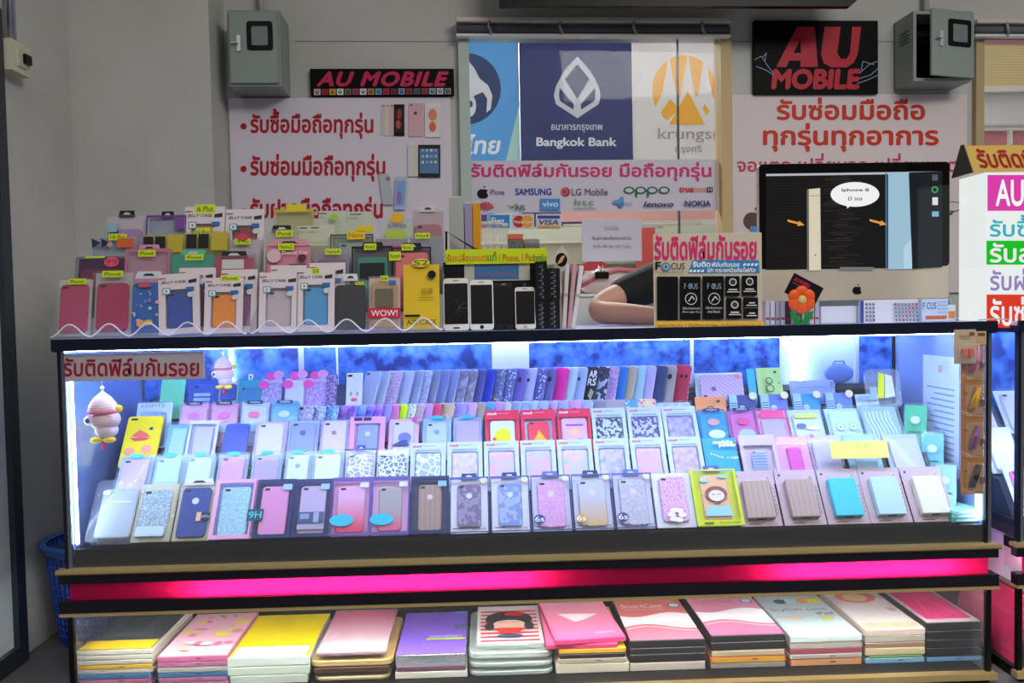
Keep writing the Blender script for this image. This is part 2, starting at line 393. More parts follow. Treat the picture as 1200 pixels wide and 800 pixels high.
    P('band_board', MB().box(x0-.012, x1+.012, y-.016, y+.012, ZL, ZP2, M('15121a', .25), X=X))
    P('trim_rail', MB().box(x0-.012, x1+.012, y-.02, y+.012, ZL-.008, ZL, GOLD, X=X))
    P('band_core', MB().box(x0+.012, x1-.012, y+.085, yb-.034, ZL-.008, ZG, M('e8c8d8', .5), X=X).box(x0+.012, x1-.012, y+.012, y+.085, ZL-.008, ZP2-.006, M('d8d0d4', .5), X=X).box(x0+.012, x1-.012, y+.012, y+.085, ZP1+.006, ZG, BLK, X=X))
    for xx in (x0, x1-.014):
        for yy in (y, yb-.02): P('corner_post', MB().box(xx, xx+.014, yy, yy+.014, -.018, ZL-.008, BLK, X=X))
    P('front_glass', MB().box(x0+.014, x1-.014, y+.004, y+.009, -.018, ZL-.008, GL, X=X))
    for xx in (x0+.003, x1-.008): P('side_glass', MB().box(xx, xx+.005, y+.014, yb-.02, -.018, ZL-.008, GL, X=X))
    P('back_panel', MB().box(x0+.01, x1-.01, yb-.02, yb-.008, FZ, ZL-.008, BLK, X=X))
    P('shelf_board', MB().box(x0+.01, x1-.01, y+.012, yb-.02, -.034, -.022, BLK, X=X))
    P('led_strip', MB().box(x0+.03, x1-.03, y+.014, y+.028, ZL-.018, ZL-.01, EMC((.95, 1., .97), LED_LOW), X=X))
    P('trim_rail', MB().box(x0-.01, x1+.01, y-.016, y+.012, -.036, -.018, GOLD, X=X))
    P('plinth', MB().box(x0+.006, x1-.006, y+.0, yb-.02, FZ, -.036, BLK, X=X))
    return t
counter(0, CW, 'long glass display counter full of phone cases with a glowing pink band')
X2 = 2.635
counter(X2, X2+.9, 'second glass display counter cut off at the right edge of the photo')
#@@ITEMS
# ================================================================ flat signs: panels that know the photo's pixel frame
def panel(name, label, cat, x0, y0, x1, y1, Y, t, mt, r=.002, part='board', rot=0., group=None):
    a, b = on_y(x0, (y0+y1)/2, Y), on_y(x1, (y0+y1)/2, Y); top, bot = on_y((x0+x1)/2, y0, Y).z, on_y((x0+x1)/2, y1, Y).z
    cx = (a.x+b.x)/2; w = b.x-a.x; h = top-bot
    o = thing(name, label, cat, (cx, Y, bot), (0, 0, 0), group)
    def T(px, py): p = on_y(px, py, Y); return (p.x-cx, p.z-bot)
    MB().slab(0, 0, w, h, t, t, r, mt, ch=.0006, seg=2).build(part, o)
    return o, T, w, h
def wpanel(name, label, cat, x0, y0, x1, y1, off, t, mt, r=.002, part='board'):
    ym = (y0+y1)/2; u0_, _ = wloc(x0, ym, off); u1_, _ = wloc(x1, ym, off); xm = (x0+x1)/2
    _, zt_ = wloc(xm, y0, off); _, zb = wloc(xm, y1, off); uc = (u0_+u1_)/2
    o = thing(name, label, cat, MW @ Vector((uc, -off, zb)), (0, 0, BETA))
    def T(px, py): u, v = wloc(px, py, off); return (u-uc, v-zb)
    MB().slab(0, 0, u1_-u0_, zt_-zb, t, t, r, mt, ch=.0006, seg=2).build(part, o)
    return o, T, u1_-u0_, zt_-zb
def apple(A, cx, cz, s, mt, bite=None):
    """bitten-fruit mark; s = height, drawn with the art's own up direction"""
    f = -1 if A.T(0, 1)[1] < A.T(0, 0)[1] else 1
    pts = []
    for i in range(40):
        a = 2*math.pi*i/40; r = .40+.035*math.cos(2*a)-.05*math.exp(-((a-math.pi/2)/.3)**2)-.03*math.exp(-((a-3*math.pi/2)/.3)**2)
        x, z = r*math.cos(a), r*math.sin(a)*1.02
        d = math.hypot(x-.47, z-.06)
        if d < .2: k = .2/max(d, .01); x = .47+(x-.47)*k; z = .06+(z-.06)*k
        pts.append((cx+x*s, cz+f*(z-.1)*s))
    A.poly(pts, mt)
    A.poly([(cx+.0*s, cz+f*.31*s), (cx+.03*s, cz+f*.42*s), (cx+.17*s, cz+f*.52*s), (cx+.16*s, cz+f*.40*s)], mt)
# ---- left board with the red list
PAP = M('dcd3dc', .45)
o, T, w, h = wpanel('sign_board', 'large white board with red Thai list and pictures of phones behind the counter rack', 'sign', 271, 114.5, 530, 330, .012, .01, PAP)
A = Art(T=T); rd = M('b3122a', .5)
for i, (yb, s, x1) in enumerate(((146, 'รับซื้อมือถือทุกรุ่น', 437), (196, 'รับซ่อมมือถือทุกรุ่น', 451), (246, 'รับฝากมือถือทุกรุ่น', 448))):
    A.oval(285.5, yb+2, 3.7, 3.7, rd); A.text(s, 294, yb-18+(3 if i else 0), x1, yb+16, rd, .03)
def mini(A, x0, y0, x1, y1, body, scr=None, rim=.08, lean=0):
    A.poly([(x0+lean, y0), (x1+lean, y0), (x1, y1), (x0, y1)], body)
    if scr:
        d = (x1-x0)*rim; e = (y1-y0)*.12
        A.poly([(x0+d+lean*.88, y0+e), (x1-d+lean*.88, y0+e), (x1-d, y1-e), (x0+d, y1-e)], scr)
for x, c in ((446.5, 'c9c4c4'), (451, 'd9cdb8'), (456, 'd6b4bb')): mini(A, x, 122, x+14, 159, M(c)); A.oval(x+3, 124.5, .8, .8, BLK)
mini(A, 461.5, 122.5, 474, 159.5, BLK, M('2a1013'))
A.oval(468, 134, 2.6, 6, M('a0303a')); A.oval(467, 146, 3, 5, M('b5513c'))
mini(A, 479, 121, 496, 160, M('d8a9b4')); apple(A, 487, 132.5, 5, M('50404a')); A.oval(482, 123.5, 1, 1, BLK)
mini(A, 498, 121, 516.5, 161, M('e6dfe0'), M('dfd5d6')); A.oval(507, 135, 5, 7, M('e08a5c')); A.oval(507, 149, 4, 6, M('d86b4c'))
mini(A, 478, 170, 485, 207, M('cfcfd3')); mini(A, 484, 170, 491, 207, M('d8cdb8'))
mini(A, 490, 170, 516, 208, M('17191f'), M('5b7ea8'), .07)
for k in range(12): A.rect(494+(k % 4)*5, 175+(k//4)*7, 497+(k % 4)*5, 178+(k//4)*7, M(('8fb6da', 'a9c8e4', 'c9dbe8')[k % 3]))
mini(A, 449, 204, 461, 240, M('b8bcc2'), None, lean=-5); A.oval(455, 210, 2.6, 2.6, M('80858e'))
mini(A, 462, 208, 475, 246, M('aebfd2'), M('7fa6d8'), .1, lean=2); A.oval(468, 232, 3, 7, M('9a6fc0'))
A.build('print', o)
# ---- black AU sign strips
PNK = M('c21a4e', .45)
o, T, w, h = wpanel('shop_sign', 'long narrow black sign with pink slanted lettering above the white list board', 'sign', 363.5, 80.5, 532, 112.5, .022, .01, M('060608', .5, 0., .1))
A = Art(T=T); A.text('AU MOBILE', 372, 84.5, 525, 100.5, PNK, .045, .28, 1.12)
cols = ['c8b8b8', 'a01830', 'd0a030', 'e0e0e0', '7a6a4a', 'a04060', 'd8d8e8', 'c08030', '60a0c0', 'b02838', '702030', '8090b0', '902838', '505868', 'a03040', '90a0b0', 'c8c8d0', '8a8088']
for k, c in enumerate(cols):
    x = 368+k*9; A.rect(x, 104.2, x+7.6, 111.4, M(c)); A.oval(x+3.8, 107.8, 2.2, 2.2, M('22222a')); A.rect(x+2.8, 106.6, x+5, 108.4, M(c))
A.build('print', o)
o, T, w, h = wpanel('shop_sign', 'square black sign with large dark red lettering on the wall above the computer', 'sign', 884, 24, 1029, 110, .03, .025, M('040405', .5, 0., .1))
A = Art(T=T); lr = M('b5142c', .45)
A.poly([(909.5, 78.5), (934, 31.5), (954.5, 31.5), (958.5, 78.5), (938, 78.5), (938, 71), (925, 71), (921.5, 78.5)], lr); A.poly([(930, 62), (938, 46), (938.5, 62)], M('040405', .5, 0., .1))
A.poly([(966, 31.5), (985, 31.5), (981, 62), (985, 69), (992, 69), (996, 62), (998.5, 31.5), (1009, 31.5), (1005, 64), (1000, 74), (992, 79), (974, 79), (965, 74), (962, 64)], lr)
A.text('MOBILE', 905, 82, 1007, 103.5, lr, .05, .1)
for p in ([(884, 70), (892, 66), (900, 78), (906, 86)], [(886, 78), (897, 82), (906, 88)], [(893, 68), (898, 62), (896, 72)], [(1007, 86), (1018, 76), (1028, 72)], [(1007, 92), (1020, 88), (1029, 80)], [(1009, 82), (1011, 72), (1024, 76)], [(1004, 98), (1016, 94), (1029, 88)]): A.line(p, .8, M('8f9fc0'))
A.build('print', o)
# ---- right board
o, T, w, h = wpanel('sign_board', 'large white board with orange-red Thai lettering behind the computer', 'sign', 858.5, 110.5, 1133, 345, .012, .01, M('dbcdcc', .45))
A = Art(T=T); og = M('c9321f', .5)
A.text('รับซ่อมมือถือ', 911, 115, 1083, 140, og, .03); A.text('ทุกรุ่นทุกอาการ', 895, 145, 1099, 177, og, .03)
A.text('จอแตก เปลี่ยนจอ เปลี่ยนแบต', 864, 180, 1122, 201, M('c23a5c'), .02); A.text('No', 1090, 230, 1118, 252, M('54606a'), .01); apple(A, 884, 256, 30, M('5a4038')); A.oval(1116, 242, 12, 6, M('52525a')); A.oval(1116, 242, 10.5, 5, M('dbcdcc', .45))
A.rect(879, 265, 892, 290, M('4f8fd0'))
A.build('print', o)
# ---- film of phone maker names on the window
o, T, w, h = wpanel('sticker_sheet', 'white sheet with magenta Thai heading and maker logos stuck on the window glass', 'sticker', 548, 187.5, 841, 248, -.018, .001, M('d0cad8', .45))
A = Art(T=T); mg = M('cf2f70', .5)
A.text('รับติดฟิล์มกันรอย มือถือทุกรุ่น', 552, 190.5, 833, 212, mg, .03)
apple(A, 566, 225.5, 16, BLK); A.text('iPhone', 574, 222, 591, 228.5, BLK)
A.text('SAMSUNG', 604, 221, 646, 228.5, M('2a3c9c'), .03); A.oval(662.5, 225, 5.5, 5.5, M('b4203c')); A.oval(661.5, 224.5, 3.6, 3.6, M('d9a0ac')); A.oval(661.5, 224.5, 2.8, 2.8, M('b4203c'))
A.text('LG Mobile', 670, 221, 712, 229, M('5c5f6c'), .015)
for i, x in enumerate((737, 750.5, 764, 778)): A.oval(x, 223, 6.6, 4.3, M('1f6a4a')); A.oval(x, 223, 4.4, 2.6, M('d0cad8', .45))
A.rect(744.3, 222, 746.6, 231, M('1f6a4a')); A.rect(757.8, 222, 760.1, 231, M('1f6a4a'))
A.text('true', 796, 219.5, 812, 225, M('d03030'), .03); A.text('move', 812, 220, 827, 225, M('e08a60')); A.rect(828, 219.5, 834.5, 225, BLK); A.text('H', 829.5, 220.3, 833, 224.2, WHT)
for k in range(-3, 4): a = math.radians(90+k*22); A.poly([(569.5, 247), (569.5+9*math.cos(a)-1.2*math.sin(a), 246-9*math.sin(a)-1.2*math.cos(a)), (569.5+10*math.cos(a), 246-10*math.sin(a)), (569.5+9*math.cos(a)+1.2*math.sin(a), 246-9*math.sin(a)+1.2*math.cos(a))], M('cc2233'))
A.poly([(592, 240), (600, 242), (608, 237), (601, 244)], M('6aa03c')); A.text('AIS', 603, 240.5, 615, 246.5, M('3c424c'), .01)
A.rect(633, 233, 656, 246.6, M('3f92cf')); A.text('vivo', 635.5, 236, 653.5, 242.5, M('e8f2fa'), .01)
A.text('htc', 673.5, 233.5, 695.5, 240.5, M('6f9c5c'), .004, 0, 1.15); A.text('quietly brilliant', 672, 242.5, 698, 246.5, M('55585c'))
A.oval(727, 238, 3.5, 5.5, M('3d7ec2')); A.oval(722.5, 237, 5, 2.4, M('5f9ad4')); A.oval(728, 234, 2.2, 3.6, M('5f9ad4')); A.text('dtac', 731, 236, 741, 240.5, M('8aa0c0'))
A.text('lenovo', 754, 236.5, 788.5, 242.5, M('22357c'), .03, .2); A.text('NOKIA', 802, 235.5, 832, 242, M('22357c'), .03)
A.build('print', o)
for (x0, x1, lab, nm) in ((563, 571, 'red', 'small card sticker with red and blue disc left of the bright blue one'), (574, 597.5, 'blue', 'bright blue card sticker on the window glass above the clear tubes'), (600, 626, 'mc', 'card sticker with overlapping red and amber discs on the window glass'), (628, 658, 'visa', 'card sticker with navy and gold bars on the window glass')):
    o, T, w, h = wpanel('payment_sticker', nm, 'sticker', x0, 250.5, x1, 268, -.0165, .001, M('cfcbd6'))
    A = Art(T=T)
    if lab == 'red': A.rect(564, 251.5, 570.5, 267, M('aa2038')); A.oval(567, 256, 2.5, 3, M('3a5cb0'))
    if lab == 'blue': A.rect(574.5, 252, 597, 267, M('2f86cf')); A.text('First', 576, 255, 591, 263, M('e8f2fa'), .02)
    if lab == 'mc': A.oval(608, 259.5, 7, 7, M('c8202a')); A.oval(618, 259.5, 7, 7, M('e8a028')); A.text('MasterCard', 602, 258, 624, 261.5, M('f0e6d8'), .01)
    if lab == 'visa': A.rect(630, 252.5, 656, 256, M('2f4398')); A.rect(630, 264.5, 656, 267.5, M('c79a3c')); A.text('VISA', 632, 257.5, 654, 263.2, M('2c3a74'), .02, .2)
    A.build('print', o)
# ---- paper notice on the window
o, T, w, h = wpanel('paper_notice', 'plain white paper notice with three printed lines hanging on the window glass', 'notice', 682, 256.5, 752, 306, -.0145, .0012, M('cfcddb', .6))
A = Art(T=T); A.text('โปรดจับมือ', 708, 264, 725, 270, M('b06a80')); A.text('คืนสภาพเครื่องใหม่ทันใด', 694, 276, 740, 281, M('5d5a66'), .01); A.text('มือถือ 089 464 3307 ทุกรุ่น', 695, 286, 739, 292, M('a87888'))
A.build('print', o)
# ================================================================ beyond the window
YB = 2.45
def bboard(label, x0, x1, y1, Y, mt):
    q = panel('bank_sign', label, 'sign', x0, 40, x1, y1, Y, .03, mt); zf = FZ-q[0].location.z
    for sx in (-.3, .3): MB().box(q[2]*sx-.02, q[2]*sx+.02, .03, .06, zf, q[3]*.8, ALU).build('post', q[0])
    return q
o, T, w, h = bboard('light blue sign with a dark blue disc seen through the left of the window', 440, 610, 330, YB, M('4c93d8', .4))
A = Art(T=T); lb = M('9fc9cc'); A.poly([(609, 120), (609, 328), (560, 328)], lb)
A.oval(546, 104, 41, 42, M('1d3464')); wl = M('c5cad8')
A.poly([(528, 75), (548, 70), (556, 80), (562, 92), (572, 100), (577, 112), (575, 128), (570, 132), (571, 116), (566, 108), (556, 112), (550, 122), (540, 128), (528, 126)], wl); A.oval(550, 124, 8, 13, wl); A.oval(551, 122, 3, 4, M('1d3464'))
A.text('ไทย', 548, 158, 586, 180, M('d8e2ee'), .03, .15)
A.build('print', o)
o, T, w, h = bboard('dark navy sign with a white lotus drop logo seen through the middle of the window', 610.5, 742, 330, YB-.02, M('222c66', .4))
A = Art(T=T); wl = M('b9bdd0')
def drop(sx): return [(676.5+sx*x, z) for x, z in ((0, 66), (-16, 84), (-25, 101), (-27.5, 112), (-25, 122), (0, 138.5), (25, 122), (27.5, 112), (25, 101), (16, 84))]
A.poly(drop(1), wl); nv = M('222c66', .4)
A.poly([(676.5, 75), (691, 93), (676.5, 116.5), (662, 93)], nv)
for q in (-1, 1): A.poly([(676.5+q*20.5, 103), (676.5+q*21.5, 112), (676.5+q*20, 118.5), (676.5+q*4.5, 128.5), (676.5+q*4, 122.5)], nv)
A.text('ธนาคารกรุงเทพ', 646, 146, 706, 155, wl, .02); A.text('Bangkok Bank', 629, 161.5, 722, 174, M('ccd0de'), .03)
A.build('print', o)
o, T, w, h = bboard('pale sign with a yellow disc logo seen through the right of the window', 742.5, 900, 330, YB-.01, M('d2d2d8', .4))
A = Art(T=T); yl = M('e0a526'); pw = M('d2d2d8', .4)
A.oval(801.5, 106, 37.5, 41, yl, 40)
for c in (784, 806, 826): A.poly([(c-24, 140), (c-8, 110), (c, 64), (c+8, 110), (c+24, 140), (c+17, 148), (c, 122), (c-17, 148)], pw)
A.poly([(784, 146), (806, 106), (826, 146)], yl); A.poly([(774, 132), (785, 116), (797, 128), (783, 140)], yl)
A.text('krungsri', 771, 150, 848, 167, M('9a8f90'), .006); A.text('กรุงศรี', 791, 170, 822, 181, M('8a8284'), .004)
A.build('print', o)
# stall behind the glass: awning, pole, white chest, red notices
YS = 2.0
def at(px, py, Y): return on_y(px, py, Y)
a, b = at(640, 262, YS), at(850, 300, YS)
t = thing('market_stall', 'cream market stall with a sloping canopy seen under the window stickers', 'stall', (at(735, 400, YS).x, YS, FZ))
def L(mb, name, par=t): return mb.build(name, par)
tx, ty, tz = t.location
X = Matrix.Translation((-tx, -ty, -tz))
x0, x1 = at(560, 300, YS).x, at(860, 300, YS).x
L(MB().box(x0, x1, YS-.3, YS+.3, at(700, 284, YS-.3).z, at(700, 281, YS-.3).z, M('e4e0d0', .6), X=X), 'canopy_edge')
L(MB().box(x0, x1, YS-.25, YS+.25, at(700, 309, YS-.25).z, at(700, 285, YS-.25).z, M('c9c3a8', .6), X=X), 'canopy_valance')
L(MB().box(x0, x1, YS-.2, YS+.25, FZ, at(700, 352, YS-.2).z, M('d9dcd4', .5), X=X), 'stall_counter')
for px in (640, 700, 778): L(MB().box(at(px, 330, YS).x, at(px, 330, YS).x+.03, YS-.1, YS-.07, at(700, 352, YS-.2).z, at(700, 300, YS).z, M('aab8a8', .4), X=X), 'stall_post')
L(MB().box(x0, x1, YS+.2, YS+.23, at(700, 352, YS-.2).z, at(700, 260, YS).z, M('b8bdb0', .6), X=X), 'back_board')
o = thing('notice_disc', 'round red notice with yellow writing under the paper notice beyond the glass', 'sign', at(697, 326, YS-.32)); A = Art(T=lambda x, z: (x, z))
MB().tube([(0, .005, .08), (0, .005, at(700, 285, YS-.25).z-o.location.z+.01)], .003, ALU, n=6).build('hook', o); MB().lathe([(.085, 0), (.085, .012)], M('b8202c'), n=28, X=Matrix.Rotation(math.pi/2, 4, 'X')).build('disc', o)
A.y = -.0135; A.text('ใหม่', -.05, -.03, .05, .035, M('e3b33c'), .03); A.build('print', o)
o = thing('stall_banner', 'orange-red cloth banner hanging behind the right edge of the paper notice', 'banner', at(760, 318, YS-.31)); p = at(760, 318, YS-.31)
MB().box(at(745, 300, YS-.31).x-p.x, at(768, 300, YS-.31).x-p.x, -.004, .004, 0, at(760, 266, YS-.31).z-p.z, M('cf4a3a', .6)).build('cloth', o); MB().tube([(-.07, 0, at(760, 266, YS-.31).z-p.z), (.07, 0, at(760, 266, YS-.31).z-p.z)], .006, ALU).build('hanging_rod', o)
o = thing('wall_shelf_sign', 'long pale red fascia seen just below the logo sheet beyond the glass', 'fascia', at(750, 258, YS-.3)); p = at(750, 258, YS-.3)
MB().box(at(658, 255, YS-.3).x-p.x, at(838, 255, YS-.3).x-p.x, 0, .02, 0, at(750, 247, YS-.3).z-p.z, M('cf9a90', .5)).build('fascia_board', o); MB().tube([(at(660, 264, YS-.3).x-p.x, .0, -.02), (at(822, 262, YS-.3).x-p.x, .0, -.02)], .008, M('c9c2b0')).build('light_tube', o)
# white cabinet inside behind the seller's arm, plastic bag and clip on it
YC = .80
c0, c1 = on_y(672, 346, YC), on_y(768, 346, YC)
o = thing('storage_cabinet', 'low pale white cabinet standing behind the counter under the window', 'cabinet', ((c0.x+c1.x)/2, YC+.11, FZ)); w = c1.x-c0.x; zc = on_y(700, 348, YC).z
MB().box(-w/2, w/2, -.11, .11, 0, zc-FZ, M('dcdfd8', .5), c=.004).build('cabinet_body', o)
MB().box(-w/2-.005, w/2+.005, -.115, .11, zc-FZ, zc-FZ+.012, M('e6e8e2', .4), c=.003).build('cabinet_top', o)
pb = on_y(722, 344, YC+.06); o = thing('plastic_bag', 'crumpled clear bag with a pink band and black clip on the white cabinet', 'bag', (pb.x, YC+.08, zc+.012))
b = MB(); rnd = random.Random(3)
b.ball((0, 0, .045), .15, .07, .05, CLR('f2e8ec', .5, .2)); v = b.v
for q in v: q.x += rnd.uniform(-.008, .008); q.z = max(.001, q.z+rnd.uniform(-.008, .008))
b.build('bag_body', o); MB().tube([(-.13, -.03, .03), (-.08, -.06, .06), (0, -.055, .088), (.12, -.04, .08)], .009, M('d87a8a')).build('pink_band', o)
MB().box(-.085, -.035, -.085, -.06, .055, .08, BLK, c=.003).tube([(-.075, -.072, .08), (-.07, -.06, .105), (-.06, -.07, .08)], .002, CHROME).tube([(-.05, -.072, .08), (-.055, -.06, .105), (-.062, -.07, .08)], .002, CHROME).build('binder_clip', o)
# window on the far right: shutter, white panel, pink panes
YO = 2.3
o, T, w, h = panel('roller_shutter', 'pale yellow ribbed shutter seen through the right-hand window', 'shutter', 1120, 30, 1290, 102, YO, .03, PAT('stripes', 'd9c48c', 'cbb57c', 22, .5))
MB().box(-w/2, w/2, -.03, 0, -.03, .0, M('e6e2dc')).build('bottom_bar', o)
o, T, w, h = panel('light_box', 'plain white panel below the yellow shutter in the right-hand window', 'panel', 1120, 106, 1290, 148, YO+.02, .03, M('e8e6ea'))
MB().frame(0, 0, w, h, 0, .008, .012, M('c8c8cc')).build('panel_frame', o)
o, T, w, h = panel('glass_partition', 'pink glazed partition at the bottom of the right-hand window', 'partition', 1120, 149, 1290, 400, YO+.04, .02, M('d98a90', .3))
fr = MB().frame(0, 0, w, h, 0, .02, .02, WHT); ux = T(1180, 170)[0]; fr.box(ux, ux+.02, -.02, 0, .02, h-.02, WHT); ux2 = T(1146, 170)[0]; fr.box(ux2, ux2+.02, -.02, 0, .02, h-.02, WHT); fr.build('partition_frame', o)
struct(MB().box(-2.5, 5.2, 3.4, 3.5, FZ, 3.2, M('cfccc6', .8)).build('wall_far'))
# ---- blinds
def blind(label, x0, x1, y0, y1, clips):
    ua, zt_ = wloc(x0, y0, .07); ub, zb = wloc(x1, y1, .07); um = (ua+ub)/2
    o = thing('roller_blind', label, 'blind', MW @ Vector((um, -.05, zb)), (0, 0, BETA)); w = ub-ua; hh = zt_-zb
    MB().box(-w/2, w/2, -.035, .05, hh*.74, hh, M('c9c4bd', .4), c=.003).build('head_rail', o)
    MB().tube([(-w/2+.004, -.005, hh*.45), (w/2-.004, -.005, hh*.45)], hh*.25, M('5e6064', .6), n=14).build('rolled_fabric', o)
    MB().box(-w/2, w/2, -.02, .012, 0, hh*.16, M('dcdad6', .4), c=.002).build('bottom_bar', o)
    for c in clips:
        u = wloc(c, y0, .07)[0]-um
        MB().tube([(u, -.03, hh*.8), (u-.004, -.04, hh*.45), (u+.01, -.03, hh*.1)], .006, M('a39f98', .5), n=6).build('clip', o)
blind('rolled grey blind in a white rail above the middle window', 534, 857, 21, 43, (573, 656, 742, 822))
blind('rolled blind in a white rail above the right-hand window', 1143, 1290, 23, 43, (1178,))
# ---- black panel at the top
Y = .86; a, b = on_y(585, 2, Y), on_y(1012, 9, Y); z0 = on_y(800, 5, Y).z
o = thing('hanging_panel', 'black slab hanging from the ceiling at the top edge of the photo', 'panel', ((a.x+b.x)/2, Y, z0)); w = b.x-a.x
MB().prism([(-w/2, .03), (-w/2+.0, .0), (w/2-.05, -.012), (w/2, .03), (w/2, .2), (-w/2, .2)], 0, .03, BLK).build('slab', o)
for q in (-.3, .3): MB().tube([(w*q, .015, .2), (w*q, .015, 2.8-z0)], .006, ALU, n=8).build('hanger_rod', o)
# ---- breaker boxes
GREY = M('8d9890', .4); GRD = M('6d7670', .45)
def breaker(label, x0, y0, x1, y1, d, opened):
    ua, zt_ = wloc(x0, y0, d); ub, zb = wloc(x1, y1, d); um = (ua+ub)/2; w, h = ub-ua, zt_-zb
    o = thing('breaker_box', label, 'breaker box', MW @ Vector((um, -.002, zb)), (0, 0, BETA)); t = .012
    c = MB(); c.box(-w/2, w/2, -.012, 0, 0, h, GRD).box(-w/2, w/2, -d, -.012, 0, t, GREY).box(-w/2, w/2, -d, -.012, h-t, h, GREY).box(-w/2, -w/2+t, -d, -.012, t, h-t, GREY).box(w/2-t, w/2, -d, -.012, t, h-t, GREY)
    c.build('cabinet', o)
    for k in range(4):
        z = h*.6+k*.014
        MB().box(-w/2-.004, -w/2, -d*.8, -d*.35, z, z+.005, GRD).build('vent_slot', o)
    if opened:
        MB().box(-w/2+t, w/2-t, -.03, -.014, t, h-t, M('1a1b1d', .5)).build('dark_inside', o)
        for k in range(3): MB().box(-.05+k*.035, -.025+k*.035, -.06, -.03, h*.4, h*.65, BLK, c=.003).build('breaker', o)
        X = Matrix.Translation((w/2-.002, -d, 0)) @ Matrix.Rotation(math.radians(14), 4, 'Z')
        dw = w*.86
    else:
        X = Matrix.Translation((w/2-.008, -d, 0)); dw = w-.016
    dr = MB().box(-dw, 0, -.012, 0, .008, h-.008, GREY, c=.002, X=X).build('door', o)
    MB().slab(-dw*.36, h*.46, dw*.54, h*.38, -.0125, .004, .01, BLK, X=X).build('door_window', dr)
    MB().slab(-dw*.36, h*.52, dw*.34, h*.25, -.0168, .001, .006, CLR('b8c4c0', .2), X=X).build('window_glass', dr)
    MB().slab(-dw*.8, h*.44, .016, .06, -.0125, .006, .003, CHROME, X=X).box(-dw*.84-.02, -dw*.84+.005, -.03, -.018, h*.54, h*.55, CHROME, X=X).build('latch', dr)
    MB().box(-.02, .02, -.05, -.012, h, h+.04, GRD).build('conduit_block', o); MB().tube([(0, -.03, h+.04), (0, -.03, 2.8-zb)], .012, M('c9c8c4', .5)).build('conduit', o)
breaker('closed grey metal breaker box with a small dark window above the left board', 266, 12, 330, 101, .17, False)
breaker('open grey metal breaker box with its door swung out above the right board', 1070, 13, 1139, 95, .15, True)
# ---- switch box and door on the left wall
def on_x(px, py, x): r = ray(px, py); return CAM + r*((x-CAM.x)/r.x)
a, b = on_x(0, 48, xl), on_x(21, 94, xl)
o = thing('switch_box', 'small cream switch box with a black rocker on the left wall', 'switch box', (xl, (a.y+b.y)/2, b.z)); hh = a.z-b.z; ww = abs(b.y-a.y)
MB().box(0, .05, -ww/2-.03, ww/2-.02, 0, hh, M('cfccb4', .5), c=0).build('switch_body', o)
MB().box(.05, .056, -ww/2, ww/2-.05, .02, hh-.02, M('c4c1a8', .5)).build('face_plate', o)
MB().box(.056, .066, -ww*.25, ww*.12, hh*.36, hh*.66, BLK).build('rocker', o)
MB().tube([(.025, -.03, hh), (.025, -.03, 2.8-b.z)], .016, ALU, n=10).build('conduit', o)
# aluminium door at the far left
d1 = on_x(22, 745, xl); d0 = d1.y
S('door_1', MB().box(xl, xl+.012, -.44, d0-.05, FZ, 1.95, M('c4ccd0', .4)))
trim = MB().box(xl, xl+.03, d0-.05, d0, FZ, 1.98, M('4a5058', .35, .8)); trim.box(xl, xl+.03, -.44, d0-.05, 1.92, 1.98, M('4a5058', .35, .8)).box(xl, xl+.03, -.44, d0-.05, FZ, FZ+.06, M('4a5058', .35, .8))
S('trim_1', trim)
# ---- blue laundry basket
Yk = .56; R1, R0 = .16, .122; hb = on_y(60, 645, Yk-.15).z-FZ; p = on_y(36, 640, Yk)
o = thing('laundry_basket', 'blue slatted plastic basket on the floor left of the counter', 'basket', (xl+R1+.02, Yk, FZ)); BL = M('2f52b0', .4); nn = 44
def rad(z): return R0+(R1-R0)*z/hb
MB().lathe([(R0, 0), (R0, .02), (R0-.004, .02), (R0-.004, .004)], BL, n=nn, cap=False).lathe([(1e-3, .002), (R0, .002)], BL, n=nn, cap=False).build('basket_floor', o)
g = MB()
for k in range(nn):
    a = 2*math.pi*k/nn; g.tube([(rad(z)*math.cos(a), rad(z)*math.sin(a), z) for z in (.015, hb*.5, hb-.01)], .0042, BL, n=5)
for k in range(1, 13):
    z = .02+(hb-.04)*k/13; g.tube([(rad(z)*math.cos(2*math.pi*i/nn), rad(z)*math.sin(2*math.pi*i/nn), z) for i in range(nn)], .0035, BL, n=5, closed=True)
g.build('basket_lattice', o)
MB().lathe([(R1-.006, hb-.03), (R1+.002, hb-.03), (R1+.016, hb-.004), (R1+.016, hb+.004), (R1, hb+.006), (R1-.006, hb)], M('4070c0', .35), n=nn, cap=False).build('basket_rim', o)
